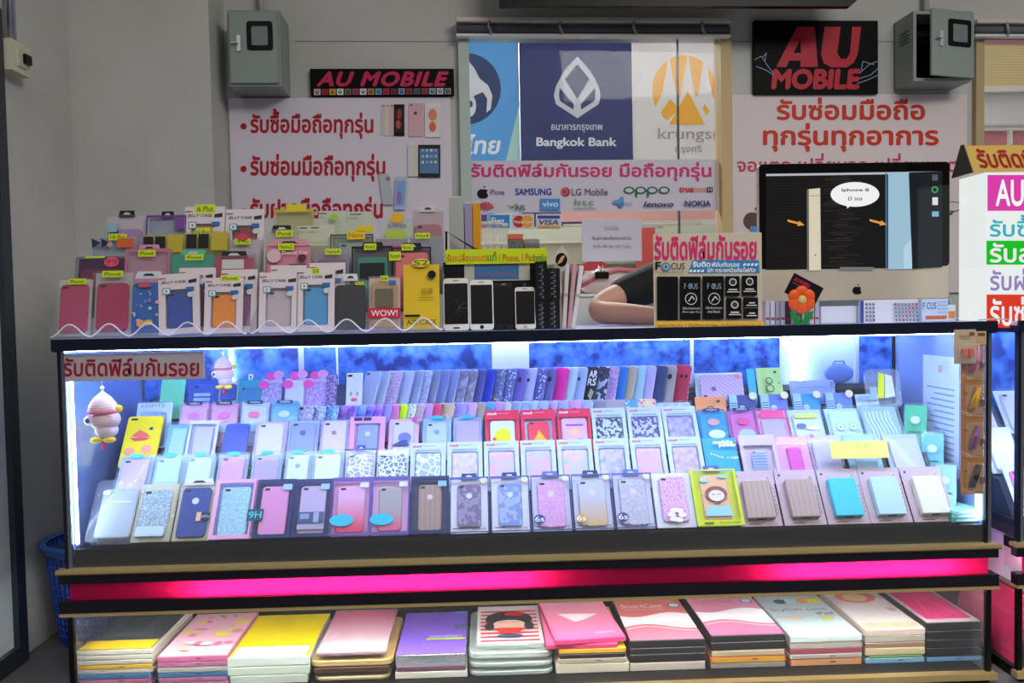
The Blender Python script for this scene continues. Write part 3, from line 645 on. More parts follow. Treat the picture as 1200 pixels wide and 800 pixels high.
#@@PACKS
# ================================================================ retail packs
HOLE = M('17181c', .4)
def pack(name, label, cat, X, Y, Z, w, h, tilt=78., yaw=0., t=.018, box=('f4f6fa', .03), card=None, cardmat=None, frame=None, fb=.1, ft=.1, fbot=.06, case=None, cw=.62, ch=.78, cz=.09, cx=0., hole=True, logo=None, tab=None, tabw=.35, st=(), art=None, group=None, r=.004, roll=0.):
    """hanging pack: clear box or pouch, card, phone case, tab, stickers; base at X,Y,Z leaning back"""
    o = thing(name, label, cat, (X, Y, Z), (-math.radians(90-tilt), math.radians(roll), math.radians(yaw)), group)
    if box: MB().slab(0, 0, w, h, 0, t, r, CLR(box[0], box[1], .12, .012), ch=.002, seg=3).build('clear_box', o)
    if card or cardmat: MB().slab(0, h*.015, w*.94, h*.97, -.002, .002, .002, cardmat or M(card, .55), ch=.0004, seg=2).build('backing_card', o)
    if case:
        W_, H_ = w*cw, h*ch; z = h*cz; yb = -.005 if (card or cardmat) else -.004
        c = MB().slab(w*cx, z, W_, H_, yb, .009, min(W_*.16, .011), case, ch=.0025, seg=4, smooth=False).build('phone_case', o)
        if hole: MB().slab(w*cx-W_*.31, z+H_*.93-.003, W_*.2, .007, yb-.0088, .0008, .0034, HOLE, ch=.0002, seg=3).build('camera_hole', c)
        if logo:
            A = Art(y=yb-.0092); 
            if logo[0] == 'o': A.oval(w*cx, z+H_*.72, W_*.12, W_*.12, M(logo[1]))
            else: apple(A, w*cx, z+H_*.72, W_*.26, M(logo[1]))
            A.build('logo_cutout', c)
    if frame: MB().frame(0, 0, w, h, -t+.0004, .0014, w*fb, M(frame, .5), h*ft, h*fbot).build('card_frame', o)
    if tab:
        q = MB(); q.prism([(-w*tabw/2, h*.97), (w*tabw/2, h*.97), (w*tabw*.42, h*.97+.02), (-w*tabw*.42, h*.97+.02)], -t*.5-.001, -t*.5, M(tab, .5)); q.prism([(-w*tabw*.22, h*.97+.007), (w*tabw*.22, h*.97+.007), (w*tabw*.12, h*.97+.014), (-w*tabw*.12, h*.97+.014)], -t*.5-.0014, -t*.5-.001, M('c4c0c4' if tab < '8' else '2a2a30', .5)); q.build('hang_tab', o)
    for (fx, fz, fw_, fh, hx, tx, th, shp) in st:
        A = Art(y=-t-.0012); W_, H_ = w*fw_, h*fh; zx = h*fz-H_/2
        if shp == 'o': A.prism([(w*fx+W_/2*math.cos(a), h*fz+H_/2*math.sin(a)) for a in [2*math.pi*k/24 for k in range(24)]], -t-.0014, -t, M(hx, .5))
        else: A.slab(w*fx, zx, W_, H_, -t, .0014, .001, M(hx, .5), ch=.0003, seg=1)
        A.y = -t-.0014
        if tx: A.text(tx, w*fx-W_*.4, zx+H_*.22, w*fx+W_*.4, zx+H_*.8, M(th), .01)
        A.build('sticker', o)
    if art:
        A = Art(y=-t-.0016 if not case else -t-.0016); art(A, w, h); A.build('print', o)
    return o
# ---------------------------------------------------------------- stepped clear racks on the counter top
ZC = ZT+.021
TY = [.07, .145, .215, .285]; TZ = [ZC+.004, ZC+.055, ZC+.105, ZC+.183]; TH = 79.
def top_item(tier, cx, wpx, ytop, **k):
    """centre pixel, pixel width, pixel of the top edge -> place on a rack tier"""
    Y, Z = TY[tier], TZ[tier]; d = Y-CAM.y; w = wpx*d/F
    X = x_at(cx, Y+.012, Z+.08); h = (on_y(cx, ytop, Y+.03).z-Z)/math.sin(math.radians(TH))
    return X, Y, Z, w, max(h, .05)
YG = 'c9dc1e'
ACR = CLR('f2f4fa', .04, .08)
def rack(label, px0, px1):
    Xa, Xb = x_at(px0, .05, ZC), x_at(px1, .05, ZC); w = Xb-Xa
    o = thing('acrylic_rack', label, 'display rack', ((Xa+Xb)/2, .03, ZC))
    for i, (y, z) in enumerate(zip(TY, TZ)):
        y -= .03; z -= ZC; k = 1-.035*i
        MB().box(-w/2*k, w/2*k, y-.03, y+.028, z-.004, z-.0005, ACR).build('tier', o)
        MB().box(-w/2*k, w/2*k, y+.028, y+.032, z-.004 if i == 0 else 0, z+.075, ACR).build('tier_back', o)
    n = 72; wave = [(-w/2+w*i/n, .006+.034*(.5-.5*math.cos(2*math.pi*i/n*round(w/.097)))) for i in range(n+1)]
    lip = MB(); yl = .0
    lip.prism([(-w/2, 0), (w/2, 0)]+[(x, z) for x, z in reversed(wave)], yl, yl+.003, ACR); lip.build('front_lip', o)
    MB().tube([(x, yl+.0015, z) for x, z in wave], .0022, M('e8e6f0', .2), n=6).build('lip_edge', o)
    for sx in (-1, 1): MB().prism_x([(0, 0), (.275, 0), (.275, .2), (.23, .2), (.0, .03)] if sx > 0 else [(0, 0), (.275, 0), (.275, .2), (.23, .2), (.0, .03)], sx*w/2-.0015, sx*w/2+.0015, ACR).build('side_panel', o)
    return o
rack('clear stepped acrylic rack with wavy lip at the left end of the counter top', 63, 291)
rack('clear stepped acrylic rack with wavy lip beside the phones on the counter top', 296, 519)
TN = ('front tier', 'second tier', 'third tier', 'top tier')
def top(tier, cx, wpx, yt, name, desc, **kw):
    X, Y, Z, w, h = top_item(tier, cx, wpx, yt)
    return pack(name, desc, 'phone case pack' if 'case' in name else 'pack', X, Y, Z, w, h, tilt=TH, group=kw.pop('group', 'packs on the counter racks'), **kw)
def jelly(A, w, h):
    A.text('JELLY CASE', -w*.43, h*.83, w*.18, h*.885, M('2a2630'), .01); A.poly([(w*.24, h*.83), (w*.44, h*.84), (w*.44, h*.9), (w*.24, h*.88)], M('2c2838'))
    A.rect(-w*.4, h*.66, -w*.2, h*.77, M('7aa0b4')); A.rect(-w*.37, h*.68, -w*.23, h*.75, M('e8eaec')); A.oval(-w*.3, h*.715, w*.025, h*.015, M('202838'))
    A.rect(w*.18, h*.7, w*.38, h*.765, M('2a66b0')); A.oval(w*.29, h*.64, w*.08, h*.045, M('c8c8cc'))
    A.poly([(-w*.48, h*.92), (-w*.3, h*.925), (-w*.3, h*.935), (-w*.48, h*.935)], M('b03048'))
def stk(fx, fz, fw_, tx, fh=.1): return (fx, fz, fw_, fh, YG, tx, '3a5a10', 'r')
JW = 'd8ccd0'
def jel(tier, cx, w, yt, desc, case, st=(), **kw):
    return top(tier, cx, w, yt, 'jelly_case_pack', desc, card=JW, frame=JW, fb=.17, ft=.26, fbot=.1, case=case, cw=.62, ch=.6, cz=.1, st=st, art=jelly, box=('f4eef0', .04), **kw)
# front tier
top(0, 88, 40, 327, 'phone_case_pack', 'clear tray with rose pink case, far left of the rack front tier', card='b9b4b6', case=M('a83a5e', .45), cw=.8, ch=.82, cz=.07, st=(stk(.1, .93, .5, 'iPhone5'),), r=.008)
top(0, 133, 46, 319, 'phone_case_pack', 'clear pouch with dark pink case, second from left in rack front tier', card='a8a3a6', case=M('a0284e', .45), cw=.78, ch=.74, cz=.08, st=(stk(.0, .95, .52, 'iPhone6'),), r=.006)
def blobs(A, w, h):
    r = random.Random(5)
    for k in range(16): A.oval(r.uniform(-.36, .36)*w, r.uniform(.1, .75)*h, .03*w*r.uniform(.5, 2), .03*w*r.uniform(.5, 2), M(r.choice(('6fa8dc', '8fd0ea', 'd89ab0', 'e0b060', 'e8e8f0', '9a70b8'))))
    A.oval(-w*.05, h*.83, w*.2, h*.03, M('d04a4a')); A.oval(-w*.1, h*.18, w*.14, h*.06, M('d8a05c')); A.oval(w*.1, h*.2, w*.12, h*.05, M('d0b838'))
top(0, 174, 40, 325, 'phone_case_pack', 'clear pack with bright blue spotted case, third from left in rack front tier', case=M('1f5aa8', .4), cw=.86, ch=.86, cz=.04, art=blobs, tab='c8ccd4', tabw=.8)
jel(0, 214, 47, 322, 'white carded pack with royal blue case in the rack front tier', M('24479a', .4), roll=-3)
jel(0, 264, 44, 327, 'white carded pack with orange case in the rack front tier', M('e0852a', .4), st=(stk(.15, .985, .5, 'iPhone6'),))
jel(0, 328, 45, 321, 'white carded pack with pale transparent case in the right rack front tier', CLR('d8c8d4', .45, .2))
jel(0, 371, 44, 316, 'white carded pack with sky blue case in the right rack front tier', M('3f94c6', .4), st=(stk(.0, .955, .2, 'S5'),))
top(0, 411, 40, 328, 'phone_case_pack', 'clear tray with black case in the right rack front tier', case=M('1b1c22', .35), cw=.88, ch=.86, cz=.03, tab='d8d4d8', tabw=.45, st=(stk(.28, .9, .24, 'S5', .06),), r=.01)
top(0, 451, 38, 325, 'phone_case_pack', 'pink edged pack with gold framed case and red tag in the rack front tier', box=('e8c8cc', .14), card='c9a8a8', case=M('a58a5c', .4), cw=.8, ch=.84, cz=.05, hole=False, st=(stk(.0, .955, .24, 'S6'), (.0, .31, 1.0, .19, 'b81f36', 'WOW!', 'f0dce0', 'r'), (.25, .88, .22, .07, '2a6ab8', '', '', 'r')), art=lambda A, w, h: A.rect(-w*.27, h*.42, w*.27, h*.76, M('6a5f50')))
def aircase(A, w, h):
    A.oval(w*.28, h*.82, w*.11, w*.11, BLK); A.text('超薄', 0, h*.53, w*.3, h*.62, M('8a6a10')); A.rect(-w*.06, h*.47, w*.33, h*.485, M('a08018')); A.rect(-w*.43, h*.19, -w*.04, h*.225, BLK)
    A.text('AIR CASE', -w*.38, h*.07, w*.38, h*.145, M('3a2e08'), .01)
top(0, 494, 45, 309, 'phone_case_pack', 'plain yellow flat box with round tab at the right end of the rack front tier', box=None, cardmat=M('d8b31c', .35), art=aircase, t=.012, st=((.0, 1.0, .46, .13, 'cfc23c', 'S2', '3a5a10', 'o'),))
for cx_, yt_, ds_ in ((279, 317, 'white carded pack with plum case standing behind the orange case pack'), (229, 315, 'white carded pack standing behind the royal blue case pack'), (337, 312, 'white carded pack standing behind the pale transparent case pack'), (383, 309, 'white carded pack standing behind the sky blue case pack')):
    jel(0, cx_, 42, yt_, ds_, M('8a5a80', .4)).location.y += .022
# second tier
top(1, 118, 56, 302, 'wallet_case_pack', 'dark purple wallet case pack with pink round sticker in rack second tier', box=('5a3a5c', .3), card='3c2444', case=M('8a2c4a', .4), cw=.8, ch=.5, cz=.3, hole=False, st=((.24, .9, .3, .16, 'e0567a', '99', 'b03050', 'o'), (-.1, .985, .4, .03, YG, '', '', 'r')))
top(1, 174, 52, 293, 'phone_case_pack', 'pink clear box with pink case in the left rack second tier', box=('d89ab0', .2), card='a98a98', frame='b06a88', fb=.05, ft=.05, fbot=.04, case=M('cf8098', .4), cw=.62, ch=.62, cz=.06, tab='cf8ca4', tabw=.5, st=(stk(-.02, .93, .38, 'iPhone6'),))
top(1, 226, 50, 299, 'phone_case_pack', 'teal green bag pack in the left rack second tier', box=('4aa890', .5), card='3f9480', tab='50b49c', tabw=.6, st=(stk(.05, .94, .42, 'iPhone6'),), case=M('50555c', .4), cw=.8, ch=.6, cz=.05, hole=False)
top(1, 274, 46, 301, 'phone_case_pack', 'rose red pack with blank white sticker in the left rack second tier', box=('c86a80', .3), card='a84a62', tab='1c1c20', tabw=.7, st=((.0, .85, .55, .16, 'c8c4c8', '', '', 'r'), (.1, .68, .5, .08, 'd8702a', '', '', 'r')), case=M('b0405c', .4), cw=.7, ch=.55, cz=.05)
def donut(A, w, h):
    A.oval(-w*.3, h*.82, w*.15, w*.15, M('d8b0bc')); A.text('Donut Cat', -w*.13, h*.84, w*.42, h*.89, M('f0dce0'), .01); A.oval(w*.3, h*.79, w*.09, w*.08, M('4a2a34')); A.rect(w*.02, h*.65, w*.4, h*.7, M('2a1c22'))
top(1, 338, 54, 286, 'phone_case_pack', 'pink card pack with pale disc print in the right rack second tier', box=None, cardmat=M('c87e8e', .5), art=donut, t=.012, st=(stk(-.05, .95, .34, 'Note2'),), tab='cf8c9c', tabw=.9)
top(1, 389, 42, 296, 'phone_case_pack', 'lavender pack with brown window case in the right rack second tier', box=('b0a4c0', .2), card='8c8098', case=M('6a5048', .4), cw=.8, ch=.84, cz=.04, hole=False, art=lambda A, w, h: A.rect(-w*.22, h*.5, w*.22, h*.76, M('4a3c38')), st=(stk(.05, .99, .44, 'Note4'),))
top(1, 437, 48, 290, 'phone_case_pack', 'black bordered box with teal case in the right rack second tier', card='4a4650', frame='15151a', fb=.04, ft=.04, fbot=.04, case=M('1f7a66', .4), cw=.74, ch=.8, cz=.04, hole=False, tab='101014', tabw=.55, art=lambda A, w, h: A.rect(-w*.3, h*.5, w*.3, h*.74, M('16191c')), st=(stk(-.05, .99, .3, 'Note3'),))
top(1, 483, 46, 291, 'phone_case_pack', 'black bordered box with coral case in the right rack second tier', card='5a4048', frame='15151a', fb=.04, ft=.03, fbot=.04, case=M('d0606a', .4), cw=.84, ch=.88, cz=.04, tab='101014', tabw=.55, st=(stk(-.1, .995, .3, 'Note2'), stk(-.42, .86, .3, 'Note4', .14)))
# third tier
def tri(A, w, h):
    for k in (0, 1): A.poly([(-w*.45+k*w*.2, h*.95), (-w*.25+k*w*.2, h*.88), (-w*.42+k*w*.2, h*.8)], M('1f2c48'))
    A.rect(w*.1, h*.8, w*.46, h*.94, M('d0602a')); A.oval(-w*.05, h*.85, w*.06, w*.06, M('c89098'))
top(2, 133, 54, 277, 'phone_case_pack', 'clear pack with two dark triangles and an orange strip in rack third tier', card='8c98a4', art=tri, case=M('b06a78', .4), cw=.6, ch=.6, cz=.08, st=(stk(.1, .965, .38, '1/6 Plus'),))
def sq(A, w, h):
    for k in (0, 1): A.rect(-w*.45+k*w*.27, h*.74, -w*.22+k*w*.27, h*.95, M('151518'))
    A.rect(w*.1, h*.7, w*.46, h*.97, M('b8a838'))
top(2, 192, 50, 275, 'phone_case_pack', 'olive yellow pack with two black squares, left of its twin in rack third tier', box=('c8bc60', .2), card='b0a458', art=sq, case=M('5a3a34', .4), cw=.6, ch=.6, cz=.08)
top(2, 243, 52, 272, 'phone_case_pack', 'olive yellow pack with two black squares, right of its twin in rack third tier', box=('c8bc60', .2), card='b4a862', art=sq, case=M('4a302c', .4), cw=.6, ch=.6, cz=.08)
top(2, 285, 40, 280, 'phone_case_pack', 'clear tray pack with red round sticker and grey case in rack third tier', card='b0aab0', case=M('a09aa0', .4), cw=.7, ch=.7, cz=.08, st=((.0, 1.0, .36, .13, 'c8405a', '', '', 'o'), stk(.0, .93, .46, '1/6 Plus')), r=.008)
top(2, 330, 40, 270, 'phone_case_pack', 'clear greyish pack with small green price sticker in right rack third tier', box=('d0d0c8', .18), card='a8a8a0', tab='151518', tabw=.6, case=CLR('d8d8c8', .3, .2), st=(stk(.1, .93, .5, 'iPhone6'),))
def cream(A, w, h):
    A.rect(-w*.46, h*.72, w*.3, h*.73, M('9a9c84')); A.rect(-w*.4, h*.92, -w*.2, h*.94, M('5a5c50')); A.rect(-w*.1, h*.92, w*.1, h*.94, M('5a5c50')); A.rect(-w*.36, h*.4, w*.36, h*.68, M('8f927c'))
top(2, 370, 46, 263, 'phone_case_pack', 'cream box pack with grey window in the right rack third tier', box=None, cardmat=M('bfc0a8', .5), art=cream, t=.02)
top(2, 413, 50, 276, 'phone_case_pack', 'dark edged clear box with orange sticker in the right rack third tier', box=('98a898', .2), card='7c8878', frame='4a5448', fb=.03, ft=.03, fbot=.03, case=CLR('b8c4c8', .4, .2), st=((.1, .98, .42, .14, 'd8c020', 'New', 'd05a1a', 'r'), (.3, 1.08, .4, .1, 'd8b81c', '', '', 'r')))
top(2, 459, 40, 279, 'phone_case_pack', 'clear pack with curved pink case edge in the right rack third tier', card='8a8290', case=M('b0506c', .4), cw=.7, ch=.8, cz=.06, r=.01)
top(2, 500, 40, 278, 'phone_case_pack', 'grey clear bag pack at the right end of rack third tier', box=('a8acb8', .35), card='80848f', st=(stk(-.1, 1.0, .44, 'No4'),), r=.006)
# top tier
top(3, 148, 48, 253, 'phone_case_pack', 'clear pack with lavender case at the left of the rack top tier', case=M('9a78a8', .4), card='b4aab4', cw=.76, ch=.72, cz=.04, tab='151518', tabw=.4, st=((-.3, .78, .22, .16, '8fb0c4', '', '', 'r'),))
top(3, 196, 46, 254, 'phone_case_pack', 'violet edged box with black handle and yellow disc in the rack top tier', card='8a94a8', frame='6c3c8c', fb=.04, ft=.04, fbot=.04, st=((-.1, .5, .56, .3, 'd0b820', '', '', 'o'), (.34, .85, .22, .2, '7a4498', '', '', 'r'), (.28, .5, .26, .12, 'b03a50', '', '', 'r')), tab='151518', tabw=.34)
jel(3, 241, 46, 244, 'white carded pack with yellow case in the rack top tier', M('c8a824', .4), st=(stk(.0, .965, .5, 'i6 Plus', .14), stk(-.05, .6, .36, '1/6 Plus', .14)))
jel(3, 288, 44, 247, 'white carded pack with dark red case in the rack top tier', M('8a2034', .4))
top(3, 345, 46, 247, 'phone_case_pack', 'yellow edged clear box with half round yellow label in the rack top tier', box=('c8c090', .2), card='a8a478', frame='b8a820', fb=.03, ft=.05, fbot=.03, st=((-.1, .45, .44, .32, 'd4b418', '', '', 'o'), (.05, 1.02, .5, .12, 'd0c020', '', '', 'r')))
top(3, 389, 34, 246, 'phone_case_pack', 'pale cream box with tiny green mark in the rack top tier', box=None, cardmat=M('b9bcac', .5), t=.02, art=lambda A, w, h: (A.oval(w*.1, h*.85, w*.12, h*.05, M('9ac030')), A.rect(-w*.42, h*.9, -w*.15, h*.92, M('5a5c50')), A.rect(-w*.4, h*.68, w*.35, h*.69, M('8a8c80'))))
top(3, 421, 32, 247, 'phone_case_pack', 'pale cream box with bright green oval in the rack top tier', box=None, cardmat=M('b6baa8', .5), t=.02, art=lambda A, w, h: (A.oval(w*.0, h*.5, w*.28, h*.1, M('2fae4a')), A.rect(-w*.3, h*.9, w*.1, h*.92, M('5a5c50'))))
top(3, 466, 38, 259, 'phone_case_pack', 'white bag pack with lime print and orange tag in rack top tier', box=('d4d8d4', .3), card='b8bcb4', st=((.0, 1.03, .44, .2, 'd8a81c', '', '', 'o'), (-.05, .62, .6, .3, 'a8c030', '', '', 'r')), art=lambda A, w, h: A.text('SUMMER', -w*.3, h*.82, w*.3, h*.9, M('5a6070')))
top(3, 502, 38, 247, 'phone_case_pack', 'rounded clear tray with dusty pink case at the right of rack top tier', card='a8949c', case=M('9a6068', .4), cw=.8, ch=.7, cz=.05, r=.014, tab='c8b8c0', tabw=.5)
# ---------------------------------------------------------------- middle of the counter top: phones and the black box
def stand(name, label, cat, x0, y0, x1, y1, Y, lean=8., group=None):
    X = on_y((x0+x1)/2, (y0+y1)/2, Y+.01).x; w = msize(x1-x0, Y); h = msize(y1-y0, Y)
    return thing(name, label, cat, (X, Y, ZC), (-math.radians(lean), 0, 0), group), w, h
Yb_ = .14
p0, p1 = on_y(522, 395, Yb_), on_y(628, 306, Yb_); zt_ = p1.z
o = thing('display_box', 'black display box behind the four upright phones under the yellow strip', 'box', ((p0.x+p1.x)/2, Yb_, ZC)); w = p1.x-p0.x; h = zt_-ZC
MB().box(-w/2, w/2, 0, .1, 0, h, M('0e0f12', .4), c=.002).build('box_body', o)
MB().box(-w/2-.002, w/2+.002, -.002, .102, h-.03, h+.001, M('15161a', .35), c=.001).build('box_lid', o)
o, T, w, h = panel('name_card', 'pale card with a blue centre stuck on the black display box', 'card', 544, 303, 621, 329, Yb_-.0021, .0012, M('b8b2a4', .5))
A = Art(T=T); A.rect(556, 304, 608, 327, M('3a6f9c')); A.text('ราคาถูกที่สุด', 558, 305, 606, 313, M('c05a70')); A.text('รับประกันงาน', 560, 317, 604, 324, M('9a5a78')); A.build('print', o)
o, T, w, h = panel('handwritten_strip', 'fluorescent yellow strip with handwritten red and green words on the black box', 'sign', 522, 291.5, 641, 309, Yb_-.012, .0012, M('c3d30f', .5), part='paper_strip')
A = Art(T=T); A.text('รับเปลี่ยนแบต', 523.5, 295, 570, 306, M('d0501e'), .012, .05, rot=-.02); A.text('แท้', 571.5, 295, 582, 306, M('2f7a30'), .012); A.text('I Phone, I Pad', 585, 297.5, 626, 307.5, M('c8641e'), .008, .05, rot=-.02); A.text('ทุกรุ่น', 626, 297, 640, 308.5, M('2f7a30'), .01); A.build('print', o)
def phone(label, x0, y0, x1, y1, Y, body, scr, home, crack=False, flex=False):
    o, w, h = stand('mobile_phone', label, 'phone', x0, y0, x1, y1, Y, 9., 'phones leaning on the black box'); t = .008
    MB().slab(0, 0, w, h, 0, t, w*.14, body, ch=.0015, seg=5).build('phone_body', o)
    MB().slab(0, h*.12, w*.9, h*.78, -t+.0002, .0008, .001, scr, ch=.0002, seg=1).build('screen', o)
    hm = MB()
    if home == 'bar': hm.slab(0, h*.035, w*.24, h*.03, -t, .0008, .001, BLK, ch=.0002, seg=2)
    else: hm.lathe([(w*.085, 0), (w*.085, .0008)], M('b8b8bc') if home == 'ring' else BLK, n=18, X=Matrix.Translation((0, -t, h*.06)) @ Matrix.Rotation(math.pi/2, 4, 'X'))
    hm.build('home_button', o); MB().slab(0, h*.945, w*.24, .003, -t, .0006, .0012, M('8a8a90'), ch=.0002, seg=2).build('earpiece', o)
    if crack:
        A = Art(y=-t-.001); r = random.Random(2)
        for k in range(9): a = r.uniform(0, 6.28); A.line([(w*.12, h*.45), (w*.12+w*.14*math.cos(a), h*.45+w*.2*math.sin(a)), (w*.12+w*.3*math.cos(a+.2), h*.45+w*.34*math.sin(a+.2))], .0004, M('5a5c64'))
        A.build('screen_cracks', o)
    if flex: MB().box(-.004, .004, -.004, -.0034, h, h+.012, M('2a2a2c')).build('flex_cable', o)
BS = M('07080a', .08)
phone('white phone with cracked dark screen, leftmost of the phones by the black box', 519.5, 331.5, 550, 393.5, .105, M('dcd8d0', .3), BS, 'bar', True)
phone('white phone with black round button, right of the cracked one', 550.5, 334, 578.5, 393.5, .105, M('dcdcd8', .3), BS, 'dot')
phone('all black phone between two white ones, hard to see on the black box', 579.5, 337, 602, 393, .105, M('101114', .3), BS, 'dot')
phone('small white phone with silver button, rightmost of the four', 603.5, 343, 627.5, 393, .105, M('d8cfc2', .3), BS, 'ring', False, True)
def tower(label, x0, y0, x1, y1, Y, zb=None):
    a, b = on_y(x0, y1, Y), on_y(x1, y0, Y); z0_ = ZC if zb is None else zb; w = b.x-a.x; h = b.z-z0_
    o = thing('accessory_box', label, 'box', ((a.x+b.x)/2, Y, z0_), (0, 0, 0), 'black accessory boxes')
    MB().box(-w/2, w/2, 0, .06, 0, h, M('121316', .35), c=.0015).build('box_body', o)
    A = Art(y=-.0004); r = random.Random(int(x0+y0))
    for k in range(5): z = h*(.16+.17*k); A.rect(-w*.22, z, w*.1, z+.004, M('5a5c62')); A.rect(-w*.1, z+.007, w*.2, z+.009, M('4a4c52')); A.oval(w*.1, z-.006, .003, .003, M('6a6c72'))
    A.build('print', o); return b.z
zz = tower('black printed box at the lower left of the four beside the display box', 628, 353, 641, 391, .1)
z2_ = tower('black printed box at the lower right of the four beside the display box', 641.2, 351, 656, 391, .1)
tower('black printed box standing on the lower left black box', 628, 306, 641, 353, .1, zz+.0005)
tower('black printed box standing on the lower right black box', 641.2, 314, 656, 351, .1, z2_+.0005)
# wire file rack with folders behind the black box
YW = .30
o = thing('wire_file_rack', 'black wire file rack behind the phones and the black display box', 'rack', (on_y(590, 390, YW).x, YW, ZC)); ox = o.location.x
def wp(px, py, Y): p = on_y(px, py, Y); return (p.x-ox, Y-YW, p.z-ZC)
WB = M('0c0c0e', .35)
MB().tube([wp(523, 391, YW), wp(523, 271, YW), wp(555, 291, YW), wp(600, 305, YW), wp(620, 391, YW)], .0035, WB, n=6).build('end_wire', o)
MB().tube([wp(523, 391, YW), wp(660, 391, YW), wp(670, 386, YW-.03), wp(669, 369, YW-.03), wp(655, 358, YW-.03)], .0035, WB, n=6).build('side_wire', o)
MB().tube([(wp(523, 391, YW)[0], .12, .003), (wp(655, 391, YW)[0], .12, .003)], .0035, WB, n=6).build('base_wire', o)
def folder(name, label, x0, y0, x1, Y, col, lean=0., tk=.012):
    a, b = on_y(x0, y0, Y), on_y(x1, y0, Y); w = b.x-a.x; h = a.z-ZC-.004
    o = thing(name, label, 'folder', ((a.x+b.x)/2, Y, ZC+.004), (0, math.radians(lean), 0), 'folders in the wire rack')
    MB().box(-w/2, w/2, 0, .2 if Y < .35 else .1, 0, h, col, c=.001).build('cover', o); MB().box(-w/2+.003, w/2-.003, -.0005, .19 if Y < .35 else .09, h-.001, h+.002, M('d8d4d0')).build('paper_edge', o)
folder('file_folder', 'tall grey file folder at the left of the wire rack', 526, 231, 543, YW+.03, M('a9aaa8', .4))
folder('file_folder', 'lavender file folder between the grey and amber ones', 544, 238, 553, YW+.03, M('9a90b0', .4))
folder('file_folder', 'amber file folder right of the lavender one in the wire rack', 553.5, 238, 562.5, YW+.03, M('d8961a', .35))
for i, x in enumerate((563.5, 571.5, 579.5, 588)):
    a, b = on_y(x, 260+(i == 3)*2, YW+.05), on_y(x+7, 260, YW+.05); w = b.x-a.x
    o = thing('clear_tube', ORD[i+1]+' from left of the clear plastic tubes standing beside the amber folder', 'tube', ((a.x+b.x)/2, YW+.05, ZC+.004), (0, 0, 0), 'clear plastic tubes')
    MB().box(-w/2, w/2, 0, .012, 0, a.z-ZC-.004, CLR('d8d4cc', .3, .1), c=.002).build('tube_body', o); MB().box(-w/2-.0005, w/2+.0005, -.0005, .0125, a.z-ZC-.012, a.z-ZC-.002, M('c9c6c0', .3), c=.001).build('tube_cap', o)
for i, (x0, x1, y0, lab) in enumerate(((595, 613, 274, 'red topped packet of dark goods right of the clear tubes'), (614, 632, 280, 'dark packet right of the red topped one behind the yellow strip'))):
    a, b = on_y(x0, y0, YW+.06), on_y(x1, y0, YW+.06); w = b.x-a.x; h = a.z-ZC
    o = thing('goods_packet', lab, 'packet', ((a.x+b.x)/2, YW+.06, ZC)); MB().box(-w/2, w/2, 0, .05, 0, h*.94, PAT('spots', '2c2c2e', '6a6660', 160), c=.002).build('packet_body', o); MB().box(-w/2, w/2, .002, .048, h*.94, h, M('cf6a50' if i == 0 else '8a8a88'), c=.002).build('packet_top', o)
for i, (x0, x1, yt, c, ln) in enumerate(((656, 661, 311, 'c9b9a0', 0), (661, 666, 313, 'd8d0cc', 4), (667, 672, 312, 'c89a9c', 6), (672, 676, 314, 'd8d4d8', 9))):
    X = on_y((x0+x1)/2-3, 350, .16).x; h = msize(388-yt, .16)
    o = thing('paper_bundle', ORD[i+1]+' from left of the upright paper bundles right of the black boxes', 'papers', (X, .16, ZC), (0, math.radians(ln), 0), 'upright paper bundles')
    MB().box(-.006, .006, 0, .12, 0, h, M(c, .5), c=.001).build('bundle', o); MB().box(-.0065, .0065, -.001, .1, h*.5, h*.55, M('b0a8a0', .5)).build('band', o)
p = on_y(657, 303, .15); X = p.x
o = thing('charm_card', 'small clear charm with an orange and black swirl above the paper bundles', 'charm', (p.x, .15, on_y(657, 319, .15).z)); hh = msize(32, .15)
MB().prism([(-.018, .014), (0, .0), (.022, .014), (.024, .05), (.004, hh), (-.018, .05)], -.002, 0, CLR('e0dcd8', .25)).build('plate', o)
A = Art(y=-.0022); A.oval(.002, .036, .017, .02, BLK); A.poly([(-.012, .022), (.004, .03), (.014, .05), (.002, .046), (-.004, .036)], M('d89a6a')); A.build('print', o); MB().tube([(0, -.001, 0), (0, -.001, ZC-o.location.z)], .0015, ALU, n=6).build('stem', o)
# ---------------------------------------------------------------- film sign stand
o, T, w, h = panel('counter_sign', 'beige counter sign with magenta Thai heading and black picture tiles, before the seller', 'sign', 766, 273, 893, 387.5, .07, .004, M('c9bda6', .25), r=.004)
A = Art(T=T); A.text('รับติดฟิล์มกันรอย', 767, 276, 886, 304, M('cf2468'), .035)
A.poly([(812, 304.5), (889, 304.5), (890, 320), (806, 320)], M('2a7fb8')); A.text('รับติด', 812, 306, 832, 312.5, WHT, .03); A.text('ฟิล์มกันรอย', 834, 307, 866, 312.5, WHT, .02); A.text('และ', 829, 314.5, 836, 319, WHT, .02); A.text('กระจกนิรภัยโฟกัส', 838, 313.5, 885, 319, WHT, .02)
for k in range(4): A.poly([(870+k*4.5, 311.5), (873+k*4.5, 311.5), (874.5+k*4.5, 308.5), (871.5+k*4.5, 308.5)], WHT); A.poly([(807+k*4.5, 319), (810+k*4.5, 319), (811.5+k*4.5, 316), (808.5+k*4.5, 316)], WHT)
A.text('F', 768, 307, 774, 316, BLK, .02); A.oval(780, 312.5, 5, 5, M('3a78b0')); A.oval(780, 312.5, 3.4, 3.4, M('c9bda6', .25)); A.oval(780, 312.5, 2.2, 2.2, M('3a78b0')); A.text('CUS', 786, 308, 802, 315.5, BLK)
A.text('SCREEN PROTECTOR', 769, 318, 801, 320, M('6a6458'))
def tile(x0, y0, x1, y1): A.rect(x0, y0, x1, y1, M('141414', .2))
